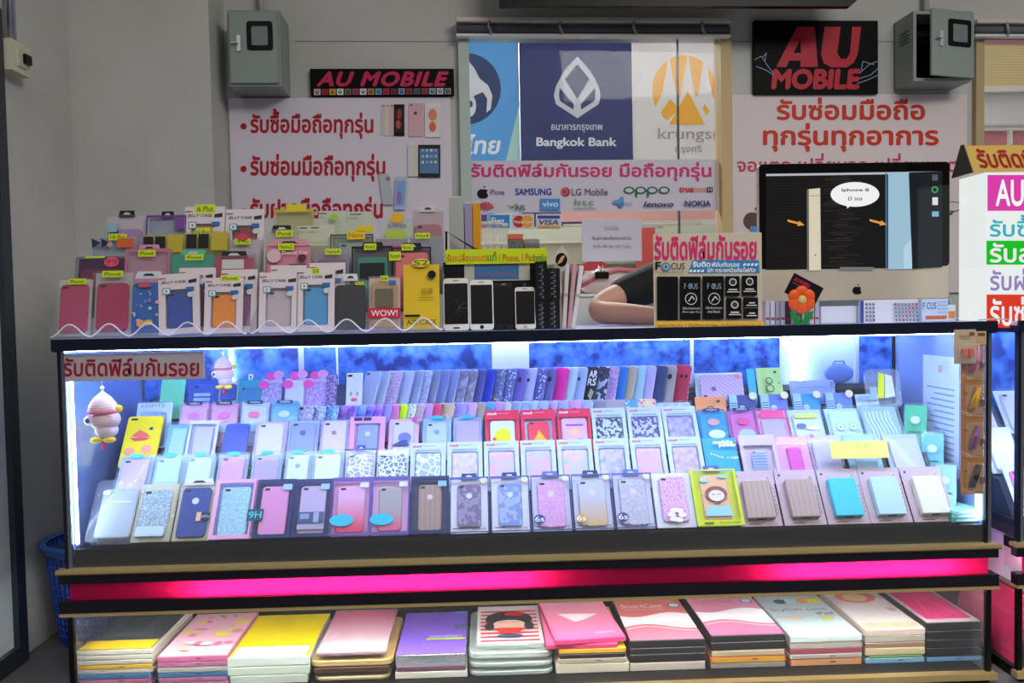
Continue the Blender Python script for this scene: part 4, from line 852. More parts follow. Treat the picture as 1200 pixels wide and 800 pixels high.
tile(769.5, 324, 794, 375); tile(796, 324, 820.5, 374.5); tile(822.5, 323.5, 847.5, 374); tile(849, 323.5, 866, 347); tile(868.5, 323, 886.5, 346.5); tile(850, 349, 868, 373.5); tile(870, 348.5, 887.5, 373)
A.rect(871, 360.3, 887, 360.8, M('888888')); wg = M('c9c9c6')
for cx_ in (809, 836): A.text('F CUS', cx_-8, 332, cx_+8, 338.5, M('9aa0a4')); A.oval(cx_, 335, 2, 2, M('5a88b0')); A.oval(cx_, 350, 7, 7, wg); A.oval(cx_, 350, 6.1, 6.1, M('141414', .2)); A.line([(cx_-3, 353), (cx_+1, 347), (cx_+4, 351)], 1.3, wg)
A.text('ฟิล์มกรองแสง', 799, 359.5, 819, 362.5, wg); A.text('Blue Light Cut', 799, 364, 820, 367, wg); A.text('ฟิล์มกันกระแทก', 826, 359, 845, 362, wg); A.text('Anti-Shock', 828, 363.5, 843, 366.5, wg)
for cx_, cy_ in ((857.5, 330.5), (877, 330), (859.5, 357)): A.oval(cx_, cy_, 4.5, 4.5, wg); A.oval(cx_, cy_, 3.2, 3.2, M('333333')); A.rect(cx_-5, cy_+8, cx_+5, cy_+9.6, wg); A.rect(cx_-7, cy_+10.8, cx_+7, cy_+12, wg)
for cy_ in (354, 366): A.rect(876, cy_, 883, cy_+1.4, wg); A.rect(873, cy_+3, 885, cy_+4.2, wg)
A.rect(766.5, 376, 893.5, 386.5, M('c89a2c', .3)); A.text('แบรนด์อันดับ 1 ที่ผู้ใช้สมาร์ทโฟน มั่นใจในคุณภาพสูงสุด', 770, 378, 890, 384.5, M('5a3a10'), .01)
A.build('print', o)
MB().prism_x([(.0045, .0), (.09, 0), (.008, h*.8), (.0045, h*.8)], -w*.1, w*.1, M('b8ac98', .4)).build('easel_back', o)
# ---------------------------------------------------------------- all-in-one computer
YM = .22
a, b = on_y(889.5, 270, YM), on_y(1113, 270, YM); top_, bot_ = on_y(1000, 190.5, YM).z, on_y(1000, 352, YM).z
cxm = (a.x+b.x)/2; w, h = b.x-a.x, top_-bot_
o = thing('desktop_computer', 'silver all-in-one computer with black bezel on the counter top', 'computer', (cxm, YM+.06, ZC), (0, 0, 0)); zb = bot_-ZC
SIL = M('cbbfae', .35, .35)
MB().slab(0, zb, w, h, -.035, .025, .012, SIL, ch=.003, seg=5).build('housing', o)
MB().lathe([(1e-3, 0), (w*.3, .0), (w*.2, .018), (w*.08, .03), (1e-3, .032)], SIL, n=28, X=Matrix.Translation((0, -.036, zb+h*.5)) @ Matrix.Rotation(-math.pi/2, 4, 'X') @ Matrix.Diagonal((1, .75, 1, 1))).build('rear_shell', o)
hc = h*.24
MB().slab(0, zb+hc, w-.002, h-hc-.001, -.0598, .0012, .012, M('0a0a0c', .08), ch=.0004, seg=5).build('bezel', o)
def TM(px, py): p = on_y(px, py, YM); return (p.x-cxm, p.z-ZC)
A = Art(y=-.0612, T=TM); dkS = EM('0d0b0c', .25)
s0 = [(897.5, 203.5), (1103, 200.5), (1103, 313), (897.5, 316)]
A.poly(s0, EM('1a1614', .25)); A.poly([(897.5, 203.8), (1103, 200.8), (1103, 203.4), (897.5, 206.4)], EM('cfd4da', .7))
r = random.Random(9)
for k in range(46):
    y = 208+k*2.3; x = r.uniform(962, 985); A.line([(x, y), (x+r.uniform(14, 38), y-.3)], .7, EM(r.choice(('5a5048', '6a6058', '453c36')), .3))
for k in range(30):
    y = 208+k*3.4; A.line([(900+r.uniform(0, 20), y), (940, y-.3)], .6, EM('3a302a', .3))
A.poly([(945, 222), (960.5, 220.5), (961.5, 316.5), (945.5, 317)], EM('efe6cc', .75)); A.poly([(945, 222), (947.2, 221.8), (947.6, 317), (945.5, 317)], EM('8a8470', .5)); A.oval(955, 299, .8, .8, BLK); A.line([(946, 230), (961, 229)], .8, EM('bdb398', .6))
A.poly([(1040, 202.5), (1064, 202.2), (1068, 315), (1040, 315.5)], EM('a9d0e6', .8)); A.poly([(1036.5, 203), (1038.5, 203), (1038.5, 315), (1037, 315)], EM('5a88b0', .6)); A.poly([(1058, 290), (1067, 280), (1068, 315), (1058, 315)], EM('bfe4f6', .8))
A.poly([(1064, 202.2), (1103, 201), (1103, 313), (1068, 315)], EM('1d2a38', .3))
A.oval(1001, 228, 28.5, 14.5, EM('f4f4f4', .95)); A.poly([(990, 238), (996, 241), (992, 244.5)], EM('f4f4f4', .95)); A.text('Iphone 8', 985.5, 221, 1017, 225.5, BLK, .02); A.text('มี งอ', 993, 230.5, 1009, 235, BLK, .01)
for x, y in ((922, 258.5), (1018, 258)): A.poly([(x, y-1.2), (x+13, y+2.2), (x+13.5, y+.2), (x+20, y+5.5), (x+11.5, y+6.5), (x+12, y+4.6), (x, y+1.3)], EM('e8a04a', .9))
A.rect(1091, 205, 1097.5, 212, EM('6a7078', .6)); A.oval(1094, 222.5, 4.2, 4.2, EM('3fa860', .7)); A.oval(1094, 222.5, 2.2, 2.2, EM('1d2a38', .3)); A.rect(1091, 231.5, 1097.5, 240.5, EM('e4e6ea', .9)); A.rect(1090.5, 248, 1098.5, 254, EM('8ec0de', .8))
A.rect(983, 313, 1023, 315.5, EM('9aa0a8', .5)); A.build('screen_picture', o)
A = Art(y=-.0602, T=TM); apple(A, 1004.5, 339, 13, BLK); A.build('logo', o)
MB().prism_x([(-.02, 0), (.1, 0), (.1, .006), (.06, .012), (.03, zb+h*.4), (.02, zb+h*.4), (.045, .012), (-.02, .006)], -w*.16, w*.16, M('c4c8cc', .3, .9)).build('stand', o)
# things under the computer
def cbox(name, label, cat, x0, y0, x1, Y, d, mt, part='box_body', yb=None):
    a, b = on_y(x0, y0, Y), on_y(x1, y0, Y); w = b.x-a.x; h = a.z-ZC
    o = thing(name, label, cat, ((a.x+b.x)/2, Y, ZC)); MB().box(-w/2, w/2, 0, d, 0, h, mt, c=.001).build(part, o); return o, w, h
for i, x in enumerate((897, 903, 909, 915, 921, 927, 949, 955)):
    o, w, h = cbox('film_packet', (ORD[i+1] if i < 6 else ('seventh', 'last')[i-6])+' from left of the upright film packets under the computer screen', 'packet', x, 352+(i % 3), x+5, .10, .045, M(('b8b4c0', 'c8c8d0', 'a8a4b4', 'd0d0d8', '5a4448', 'b0a8b8', 'c8b8b8', 'b0b4c4')[i], .4)); o['group'] = 'upright film packets'
    MB().box(-w*.4, w*.4, -.0006, 0, h*.2, h*.3, M('8a4a58')).build('print', o)
o, w, h = cbox('white_carton', 'plain white carton under the middle of the computer', 'carton', 962, 360, 1004, .14, .07, M('d8dcec', .5)); MB().box(-w/2, w/2, -.001, .071, h-.001, h+.002, M('e4e8f4', .5)).build('lid', o)
o, T, w, h = panel('desk_calendar', 'white desk calendar with two month grids under the computer', 'calendar', 1008, 351, 1076, 381, .12, .003, M('dcdfee', .5))
A = Art(T=T); A.rect(1008, 352, 1012, 380, M('3a50a0'))
for gx in (1014, 1047):
    for r_ in range(5):
        for c_ in range(7 if gx > 1020 else 3): A.rect(gx+c_*4, 355+r_*4.6, gx+c_*4+2.6, 357.8+r_*4.6, M('7a80a0' if (r_+c_) % 6 else 'b04a60'))
A.build('print', o); MB().prism_x([(.0035, 0), (.05, 0), (.0055, h), (.0035, h)], -w/2, w/2, M('c8ccdc', .5)).build('easel', o)
o, w, h = cbox('lens_box', 'pale blue dotted small box right of the desk calendar', 'box', 1080, 350.5, 1111, .10, .04, M('c4d4ec', .4))
A = Art(y=-.0004); A.text('F CUS', -w*.45, h*.55, w*.05, h*.85, M('4a6a9a'), .01); A.rect(-w*.35, h*.1, w*.45, h*.26, M('c8683c'))
for k in range(6):
    for q in range(4): A.oval(w*.12+k*w*.065, h*.4+q*h*.16, w*.02, w*.02, M('5a8ad0'))
A.build('print', o)
o, w, h = cbox('glue_bottle', 'small white bottle with orange label beside the lit sign box', 'bottle', 1111, 357, 1120, .14, .02, M('d8dce4', .3), 'bottle_body'); MB().lathe([(.005, h), (.005, h+.012), (.002, h+.02)], M('9aa0ac'), c=(0, .01, 0), n=10).build('nozzle', o); MB().box(-w*.4, w*.4, -.001, 0, h*.15, h*.6, M('d88a4a')).build('label', o)
# orange flower clip holding a black card
p = on_y(939, 384, .06); o = thing('flower_clip', 'orange plastic flower card holder with green leaves before the computer', 'card holder', (p.x, .06, ZC)); OR = M('e2551c', .4); GR = M('1f7a34', .4); s_ = (.06-CAM.y)/F
zc_ = on_y(939, 351, .06).z-ZC
f = MB()
for k in range(6): a = math.radians(90+60*k); f.ball((15*s_*.62*math.cos(a), -.004, zc_+.62*14*s_*math.sin(a)), 8*s_, .005, 8*s_, OR)
f.build('petals', o); MB().ball((0, -.009, zc_), 5*s_, .004, 5*s_, M('d8b46a', .4)).build('flower_centre', o)
MB().tube([(0, 0, 0), (0, 0, zc_)], .003, GR).build('stem', o)
for q in (-1, 1): MB().prism([(0, .002), (q*8*s_, .004), (q*13*s_, 10*s_), (q*14*s_, 16*s_), (q*5*s_, 12*s_)][::q], -.004, 0, GR).build('leaf', o)
MB().lathe([(10*s_, 0), (10*s_, .003), (1e-3, .004)], GR, n=20).build('foot', o)
o = thing('business_card', 'tilted black card with red lettering held in the orange flower clip', 'card', (on_y(942, 340, .068).x, .068, on_y(942, 340, .068).z), (0, math.radians(28), 0)); w, h = 40*s_, 26*s_
MB().slab(0, -h/2, w, h, 0, .001, .001, M('121014', .3), ch=.0003, seg=1).build('card_sheet', o); A = Art(y=-.0013); A.text('AU MOBILE', -w*.42, h*.18, w*.1, h*.36, PNK, .03, .2); A.text('089 464 3307', 0, -h*.2, w*.44, -h*.08, M('a03050')); A.rect(-w*.42, h*.06, w*.1, h*.09, M('80505c')); A.build('print', o)
# ---------------------------------------------------------------- lit sign box at the right end
YL = .03
a, b = on_y(1156.5, 292, YL), on_y(1290, 292, YL); zt_, zb_ = on_y(1157, 202, YL).z, ZC
o = thing('light_box_sign', 'glowing white sign box with coloured stripes of Thai text at the right edge', 'light box', (a.x, YL, ZC)); w = b.x-a.x; h = zt_-ZC
MB().box(-.006, w, .0, .13, 0, h, EM('f4fbf8', .85), c=0).build('lamp_case', o)
def TL(px, py): p = on_y(px, py, YL); return (p.x-a.x, p.z-ZC)
A = Art(T=TL, y=-.0006)
A.rect(1157, 205, 1290, 247, EM('e23cae', .9)); A.text('AU MOBILE', 1167, 211, 1290, 241, EM('f4f4f4', 1), .02)
for (y0, y1, bg, s, c) in ((249, 280, 'f2f8f6', 'รับซื้อมือถือ', '3fb4c4'), (282, 310, '0fc41e', 'รับลงเพลง', 'f4f4f4'), (312, 343, 'f2f8f6', 'รับผ่อนมือถือ', '9a86c8'), (345, 384, 'e2381f', 'รับซ่อมมือถือ', 'f4f4f4')):
    A.rect(1155.5, y0, 1290, y1, EM(bg, .9)); A.text(s, 1160, y0+3, 1290, y1-3, EM(c, .9), .02)
A.build('lit_print', o)
MB().tube([(-.03, -.012, .004), (.02, -.015, .006), (.05, -.02, .004)], .002, M('c8c8c8'), n=6).build('power_cord', o)
pz = on_y(1140, 200, YL).z
o = thing('roof_sign', 'gold triangular sign bar with red Thai text on top of the lit sign box', 'sign', (a.x, YL, ZC+h+.0005)); hb = on_y(1145, 168, YL).z-ZC-h
MB().prism_x([(-.01, .0), (.09, .0), (.045, hb), (.035, hb)], -.046, w, M('b89648', .3, .35)).build('sign_prism', o)
MB().prism_x([(-.013, -.002), (.093, -.002), (.046, hb+.003), (.034, hb+.003)], -.05, -.046, M('241a16', .5)).build('end_cap', o)
o2 = Art(T=lambda px, py: (on_y(px, py, YL+.01).x-a.x, (on_y(px, py, YL+.01).z-ZC-h)))
o2.text('รับติดฟิล์ม', 1146, 173, 1238, 197, M('c0281c'), .02)
sl = .045/hb
for v in o2.v: v.y = -.01+sl*v.z-.002
o2.build('print', o)
# ---------------------------------------------------------------- hanging strips of cable packs
YH = -.025
ytop = on_y(1137, 386, YH)
KR = M('a9794c', .6)
CABS = (('pink', 'c45a92', 400, 446), ('yellow', 'd9a01c', 446, 489), ('purple', '8a4a8c', 489, 537), ('black', '23262e', 537, 579))
for nm, c, y0, y1 in CABS:
    o, T, w, h = panel('cable_pack', 'brown kraft card with a %s rolled cable hanging at the right of the glass' % nm, 'cable pack', 1126, y0, 1153, y1, YH, .0015, KR, part='kraft_card', group='cable packs hanging in a strip')
    A = Art(T=T); A.line([(1127, y1-8), (1139, y1-2)], 1, M('d8b890')); A.line([(1127, y1-5), (1136, y1-1)], .6, M('d8b890')); A.oval(1132, y0+15, 1.6, 1.6, M('7a5230')); A.rect(1144, y1-4, 1151, y1-3, M('7a5230')); A.build('print', o)
    x_, z_ = T(1140, (y0+y1)/2-1)
    MB().tube([(x_-.009, -.006, z_-.03), (x_-.003, -.012, z_), (x_+.011, -.008, z_+.03), (x_+.014, -.007, z_+.03), (x_+.004, -.013, z_-.002), (x_-.003, -.007, z_-.03)], [.006, .005, .0065, .0065, .005, .006], M(c, .4), n=8).build('cable_roll', o)
    MB().box(x_+.02, x_+.03, -.008, -.002, z_-.02, z_-.004, M('6a3a42')).build('plug', o)
    MB().slab(x_, .004, w*.7, h*.85, -.0015, .014, .004, CLR('f4efe8', .07), ch=.002, seg=2).build('clear_blister', o)
o, T, w, h = panel('charger_pack', 'beige card pack with two orange-red plugs in a blister, topmost of the hanging strip', 'charger pack', 1118, 386, 1144, 426, YH-.02, .0015, M('bba68e', .6), part='backing_card')
x_, z_ = T(1132.5, 413)
for q in (-1, 1): MB().slab(x_+q*.009, z_-.012, .014, .024, -.002, .012, .003, M('d8503a', .4), ch=.002, seg=2).build('plug', o)
MB().slab(x_, z_-.022, .05, .046, -.0015, .018, .004, CLR('f0eee8', .12), ch=.002, seg=2).build('clear_blister', o)
A = Art(T=T); A.rect(1136, 389, 1142, 393, M('7a5230')); A.rect(1124, 393, 1138, 394.2, M('9a8468')); A.rect(1126, 396, 1136, 397, M('9a8468')); A.build('print', o)
o, T, w, h = panel('charger_pack', 'beige card pack half hidden behind the topmost hanging charger pack', 'charger pack', 1138, 388, 1156, 404, YH-.006, .0012, M('b89c78', .6), part='backing_card'); A = Art(T=T); A.rect(1146, 390, 1154, 393.5, M('6a4428')); A.build('print', o)
# ---------------------------------------------------------------- paper sign on the showcase glass
o, T, w, h = panel('glass_sign', 'pale strip with dark red Thai words stuck on the showcase glass at left', 'sign', 68, 413, 239.5, 445.5, .0035, .0012, M('b5adb0', .5), part='paper_strip')
A = Art(T=T); A.text('รับติดฟิล์มกันรอย', 75, 419.5, 233, 440.5, M('9a1534'), .022); A.build('print', o)
#@@SHOWCASE
# ================================================================ goods on the stepped rack inside the lit showcase
RY = [.05, .145, .24, .335, .41]; RZ = [.3985, .495, .573, .617, .697]; RT = [55, 55, 55, 68, 68]
RH = [.172, .165, .165, .135, .142]
RNAME = ('front row', 'second row', 'third row', 'fourth row', 'back row')
rx0, rx1 = x_at(112, .05, .4), x_at(1118, .05, .4)
o = thing('stepped_stand', 'dark stepped display stand carrying the rows of cases inside the lit showcase', 'display stand', ((rx0+rx1)/2, .05, .3985))
prof = [(.04, 0)]
for i in range(5):
    y, z = RY[i]-.05+.001, RZ[i]-.3985-.0005; zn = (RZ[i+1]-.3985-.0005) if i < 4 else z+.05
    if i: prof.append((y, z))
    else: prof[0] = (y, .0003)
    prof.append((y+(zn-z)/math.tan(math.radians(RT[i])), zn))
prof += [(.42, .36), (.455, .36), (.462, .0003)]
MB().prism_x(prof, -(rx1-rx0)/2, (rx1-rx0)/2, M('12131c', .6)).build('stand_body', o)
MB().box(-(rx1-rx0)/2, (rx1-rx0)/2, -.045+.014, -.0415+.014, -.03, .004, M('0e0f14', .4)).build('front_ledge', o)
ROWS = {i: [] for i in range(5)}
def R(row, cx, wpx, name, desc, **kw): ROWS[row].append((cx, wpx, name, desc, kw))
def pt(s): return M(s, .4)
# ---- front row
R(0, 139, 56, 'phone_case_pack', 'two clear blister trays with a silver grey case', h=.185, case=M('a8b4b4', .3), cw=.74, ch=.78, cz=.08, r=.014, box=('e8f0f0', .08), t=.024, art=lambda A, w, h: (A.rect(-w*.2, h*.62, w*.3, h*.63, WHT), A.oval(-w*.25, h*.78, w*.08, w*.05, WHT)))
R(0, 183, 48, 'phone_case_pack', 'clear tray with silver glitter case on pale yellow card', h=.178, card='c9c4a0', case=PAT('glitter', '7f9aa4', 'd8e8e8', 500), cw=.72, ch=.8, cz=.07, r=.01, art=lambda A, w, h: A.rect(-w*.35, h*.08, w*.33, h*.24, M('c8dcdc')))
R(0, 229, 46, 'phone_case_pack', 'clear tray with navy blue case on pale yellow card', h=.172, card='c9c4a0', case=M('2c4488', .3), cw=.74, ch=.86, cz=.06, logo=('o', 'c8d4f0'), art=lambda A, w, h: (A.rect(w*.1, h*.32, w*.22, h*.47, M('e8b8a0')), A.rect(w*.22, h*.33, w*.44, h*.46, M('26304c')), A.text('6 4.7 in', w*.24, h*.37, w*.42, h*.42, WHT)), tab='d8d8d0', tabw=.8)
R(0, 276, 50, 'phone_case_pack', 'pink framed box with pale aqua glitter case', h=.178, frame='e8a8c4', fb=.1, ft=.06, fbot=.07, card='8a9ac8', case=PAT('glitter', '8fc0d0', 'b8e0e8', 400), cw=.68, ch=.82, cz=.06, tab=None)
R(0, 322, 48, 'phone_case_pack', 'dark navy box with gold edged pink case and teal sticker', h=.175, frame='2c3564', fb=.1, ft=.05, fbot=.06, card='28305c', case=M('d88cc0', .35), cw=.66, ch=.84, cz=.05, st=((-.42, .39, .38, .2, '17505c', '9H', '4fd0d0', 'r'), (.3, .86, .22, .1, '9ac0e0', '', '', 'r')))
R(0, 367, 46, 'phone_case_pack', 'dark navy box with silver pink case and grey label', h=.173, frame='2c3564', fb=.08, ft=.05, fbot=.06, card='28305c', case=M('b8a8c8', .35), cw=.66, ch=.84, cz=.05, st=((.3, .86, .22, .1, '9ac0e0', '', '', 'r'),), art=lambda A, w, h: (A.rect(-w*.33, h*.22, w*.33, h*.42, M('4a5478')), A.rect(-w*.28, h*.3, -w*.05, h*.39, M('8a98b8')), A.rect(w*.06, h*.24, w*.2, h*.41, M('98a4c4')), A.rect(-w*.33, h*.12, w*.33, h*.21, M('a8a0b4'))))
def cyan(A, w, h): A.oval(-w*.2, h*.26, w*.3, h*.1, M('35bfe0'))
R(0, 412, 47, 'phone_case_pack', 'pink box with magenta dipped case and cyan oval', h=.175, frame='6a4a94', fb=.04, ft=.07, fbot=.05, card='d89ac8', case=PAT('grad', 'd01f50', 'd8a0c8', .14), cw=.7, ch=.8, cz=.06, art=cyan, st=((.32, .86, .22, .08, 'd8e0f0', '', '', 'r'),))
R(0, 458, 46, 'phone_case_pack', 'pink box with grey to rose dipped case and cyan oval', h=.175, frame='5a4a94', fb=.04, ft=.07, fbot=.05, card='d8a4d0', case=PAT('grad', 'd04a78', 'a09a9c', .1), cw=.6, ch=.76, cz=.07, art=cyan, st=((.32, .86, .22, .08, 'd8e0f0', '', '', 'r'),))
R(0, 504, 46, 'phone_case_pack', 'dark navy box with brown wooden case and pale disc', h=.173, frame='242c58', fb=.04, ft=.06, fbot=.05, card='222a54', case=PAT('wood', '92766a', 'a08478', 22), cw=.6, ch=.8, cz=.06, logo=('o', 'd8c4c8'), st=((.32, .86, .22, .1, '8ab8e0', '', '', 'r'),))
def kase(A, w, h): A.text('CASE', w*.1, h*.04, w*.42, h*.075, M('30384c')); A.rect(-w*.42, h*.06, -w*.16, h*.075, M('30384c')); A.poly([(w*.3, h*.97), (w*.45, h*.97), (w*.45, h*.9), (w*.375, h*.86), (w*.3, h*.9)], M('d8d8a8'))
for cx, d, mt, bg, tb in ((550, 'white box with purple grey camouflage case', PAT('camo', '6a5a7c', '8c80a4', 60), None, '303a66'), (598, 'white box with blue camouflage case', PAT('camo', '6f88c4', '9ab0dc', 60), None, '2a3560')):
    R(0, cx, 47, 'phone_case_pack', d, h=.167, card='dfe3ee', frame='4a5690', fb=.02, ft=.04, fbot=.02, case=mt, cw=.6, ch=.78, cz=.1, logo=('o', 'd4dcec'), art=kase, tab=tb, tabw=.44)
for cx, d, mt, bg in ((646, 'boxed pink glitter case with navy round size badge', PAT('glitter', 'c88cc8', 'e8b8e4', 500), '3a4a8c'), (694, 'boxed gold dipped glitter case with gold round badge', PAT('grad', 'c8a878', 'b8c0d8', .14), 'c8a860'), (742, 'boxed silver glitter case with navy round size badge', PAT('glitter', 'a8a8bc', 'd0d0e0', 500), '3a4a8c')):
    R(0, cx, 48, 'phone_case_pack', d, h=.167, card='ccd0e4', frame='4a5690', fb=.02, ft=.03, fbot=.02, case=mt, cw=.68, ch=.84, cz=.06, logo=('o', 'd8c8dc'), st=((-.32, .2, .28, .16, bg, '6s', 'f0f0f4', 'o'),), art=kase, tab='5a68a8' if cx != 694 else '2c3560', tabw=.44)
R(0, 789, 50, 'phone_case_pack', 'white pouch with pink dotted case and a white flower', h=.172, card='dfe4ee', case=PAT('spots', 'b868a8', 'dfb0d8', 160), cw=.64, ch=.8, cz=.1, art=lambda A, w, h: [A.oval(w*.0+w*.13*math.cos(k), h*.2+w*.13*math.sin(k), w*.1, w*.06, WHT) for k in range(6)])
def boy(A, w, h):
    A.oval(-w*.22, h*.8, w*.1, h*.035, M('8ad0e8')); A.oval(w*.2, h*.86, w*.12, h*.03, M('8ad0e8')); A.oval(0, h*.55, w*.24, h*.14, M('8a5a48')); A.oval(0, h*.52, w*.17, h*.1, M('e8d8d0')); A.poly([(-w*.3, h*.16), (w*.3, h*.16), (w*.24, h*.34), (-w*.24, h*.34)], M('98d0e0'))
    A.line([(-w*.1, h*.54), (-w*.03, h*.54)], w*.015, M('5a3a34')); A.line([(w*.03, h*.54), (w*.1, h*.54)], w*.015, M('5a3a34')); A.rect(-w*.06, h*.37, w*.06, h*.4, M('7a4a50')); A.text('POWER BANK', -w*.02, h*.03, w*.42, h*.06, M('4a4a10')); A.rect(-w*.35, h*.025, -w*.15, h*.06, M('6a6a18'))
R(0, 838, 56, 'power_bank_box', 'lime yellow box with orange power bank printed with a boy', h=.172, card='c9d820', case=M('e8b48c', .4), cw=.6, ch=.8, cz=.11, hole=False, art=boy, tab='4a5aa4', tabw=.4, frame='c9d820', fb=.06, ft=.03, fbot=.1)
# ---- second row
for cx, wpx, d, cs, bx in ((158, 42, 'clear pouch with pale pink case and aqua tab', 'c8a8d0', 'e4f0f4'), (197, 38, 'clear pouch with icy blue case', 'b8dce4', 'f0fcfc'), (233, 38, 'clear pouch with off-white case and aqua tab', 'c8dce0', 'e8f4f4'), (272, 38, 'clear pouch with light pink case and aqua tab', 'd8a0c4', 'f0e8f0'), (312, 38, 'clear pouch with lilac case and pale ring', 'b09ad0', 'e4e8f4'), (349, 34, 'clear pouch with white case and grey dot', 'cfe0e4', 'e8f4f8'), (384, 40, 'bright silver pouch with aqua tab', 'd8ecec', 'f4fcfc')):
    R(1, cx, wpx, 'phone_case_pack', d, h=.143, box=(bx, .07), card='98b4c4', case=M(cs, .35), cw=.74, ch=.86, cz=.04, st=((.0, .96, .4, .09, '4fc8d0', '', '', 'o'),), logo=('o', '98a8c8') if cx in (312, 349) else None)
R(1, 422, 38, 'phone_case_pack', 'white box with navy clip and silver leaf case', h=.143, card='d4d8e8', case=PAT('lace', 'e8e8f0', '98a0c0', 60), cw=.8, ch=.86, cz=.04, tab='34409c', tabw=.3, frame='5a6090', fb=.02, ft=.03, fbot=.02)
R(1, 460, 40, 'phone_case_pack', 'pouch with white lattice case on grey ground', h=.143, card='d8e8ec', case=PAT('lace', 'e8f4f4', '6a80a0', 70), cw=.84, ch=.84, cz=.04)
def script(A, w, h): A.text('mosh', -w*.44, h*.9, -w*.18, h*.955, M('c82858'), .03, .3); A.rect(-w*.14, h*.925, w*.18, h*.935, M('6a7080')); A.rect(-w*.36, h*.82, w*.36, h*.85, M('98a0c8'))
lc = [('white card with butterfly lace case', PAT('lace', 'e8f0f8', '98b4d0', 45)), ('white card with pale lilac lace case', PAT('galaxy', 'b8b0dc', 'd8c8e8', 60)), ('white card with pink and blue lace case', PAT('galaxy', 'b4c0e8', 'e0a8cc', 50)), ('white card with pink curl lace case', PAT('galaxy', 'e0a8d0', 'b8b8e0', 50)), ('white card with mixed pastel flower case', PAT('galaxy', 'a0c4e4', 'e0b0d4', 55)), ('white card with blue lilac lace case', PAT('galaxy', '8a98d4', 'c8b8e8', 55)), ('white card with pink flower lace case', PAT('galaxy', 'c0b4e4', 'e0a0c8', 65)), ('white card with lilac mandala lace case', PAT('galaxy', '9a94cc', 'd4b0dc', 60))]
for (d, mt), cx in zip(lc, (502, 545, 588, 631, 674, 717, 760, 803)):
    R(1, cx, 42, 'phone_case_pack', d, h=.157, card='c0d0d8', frame='c0d0d8', fb=.12, ft=.2, fbot=.06, case=mt, cw=.74, ch=.74, cz=.06, art=script, hole=False)
R(1, 846, 44, 'power_pack_box', 'cyan carton with white curly words', h=.159, box=None, cardmat=M('2aa0cc', .4), art=lambda A, w, h: (A.text('mobile', -w*.2, h*.82, w*.34, h*.9, WHT, .03), A.text('power', -w*.05, h*.74, w*.42, h*.81, WHT, .03), [A.oval(-w*.3+k*w*.07, h*.62-k*h*.02, w*.02, w*.02, WHT) for k in range(5)], A.text('+ 1500', w*.1, h*.5, w*.42, h*.55, WHT)), t=.016)
R(1, 889, 44, 'phone_case_pack', 'pale pink box with a blue ribbed toy shaped case', h=.157, card='c8b4c4', frame='c8b8c8', fb=.1, ft=.22, fbot=.06, case=M('a8bce0', .35), cw=.4, ch=.6, cz=.08, art=lambda A, w, h: [A.rect(-w*.22, h*(.3+.06*k), w*.22, h*(.32+.06*k), M('8090b8')) for k in range(6)])
R(1, 931, 42, 'phone_case_pack', 'pink card with magenta panel in a clear cup', h=.157, card='dc9cd0', case=M('cf3aa8', .4), cw=.4, ch=.64, cz=.1, hole=False)
R(1, 968, 38, 'phone_case_pack', 'white glossy pack with pink corner beside the yellow ticket', h=.16, card='c0b8cc', case=M('b8b0cc', .3), cw=.8, ch=.8, cz=.05, st=((-.36, .93, .14, .07, 'e86a9c', '', '', 'o'),), hole=False)
R(1, 1012, 44, 'phone_case_pack', 'aqua lined white pack behind the yellow ticket', h=.16, card='90c0cc', case=M('a8c4d4', .3), cw=.6, ch=.8, cz=.05)
R(1, 1060, 46, 'phone_case_pack', 'bright white pack at the right end', h=.157, card='b8c4d0', case=M('c4c4cc', .3), cw=.74, ch=.8, cz=.05, hole=False)
# ---- third row
def duck(A, w, h):
    rd_ = M('e0604c'); A.poly([(-w*.3, h*.6), (-w*.1, h*.72), (w*.1, h*.66), (w*.24, h*.58), (-w*.05, h*.56)], rd_); A.poly([(-w*.32, h*.57), (w*.26, h*.56), (w*.1, h*.51), (-w*.2, h*.5)], M('d85048')); A.oval(w*.22, h*.74, w*.06, w*.05, M('3a6a8c')); A.oval(w*.22, h*.74, w*.03, w*.025, BLK); A.oval(-w*.25, h*.3, w*.14, w*.12, M('e89a78')); A.oval(w*.2, h*.34, w*.14, w*.12, M('e89a78'))
R(2, 167, 42, 'yellow_phone_case', 'bright yellow rubber case with red beak print', h=.172, box=None, case=M('f0d418', .35), cw=1., ch=1., cz=.0, art=duck, t=.012)
R(2, 209, 30, 'phone_case_pack', 'clear blue tray with bright glare', h=.147, box=('c8f0f4', .08), card='7ab4d8', case=M('a8d0e8', .3), cw=.6, ch=.8, cz=.06, hole=False)
R(2, 238, 34, 'phone_case_pack', 'clear box with pearl white framed case', h=.146, card='c4c8e4', case=M('c0bce0', .3), cw=.66, ch=.84, cz=.05, hole=False, frame='d8dcee', fb=.08, ft=.06, fbot=.05)
R(2, 277, 38, 'phone_case_pack', 'clear tray with deep royal blue case', h=.147, box=('d4dcf0', .08), case=M('2c48a8', .35), cw=.76, ch=.92, cz=.03, r=.012, hole=False)
R(2, 317, 40, 'phone_case_pack', 'rounded clear tray with white case', h=.149, card='c8b4dc', box=('e4e0f0', .08), case=M('dcd4e8', .3), cw=.76, ch=.86, cz=.05, r=.014)
R(2, 355, 38, 'phone_case_pack', 'rounded clear tray with lavender blue case and moon logo', h=.149, box=('d8e4f8', .08), card='a8b8e4', case=M('8a98d4', .35), cw=.78, ch=.88, cz=.04, r=.014, logo=('o', '40508c'))
R(2, 392, 36, 'phone_case_pack', 'rounded clear tray with pinkish white case', h=.149, card='b8b0e0', box=('e4e4f4', .08), case=M('d8c8e4', .3), cw=.78, ch=.88, cz=.04, r=.014, logo=('a', '8a6a9c'))
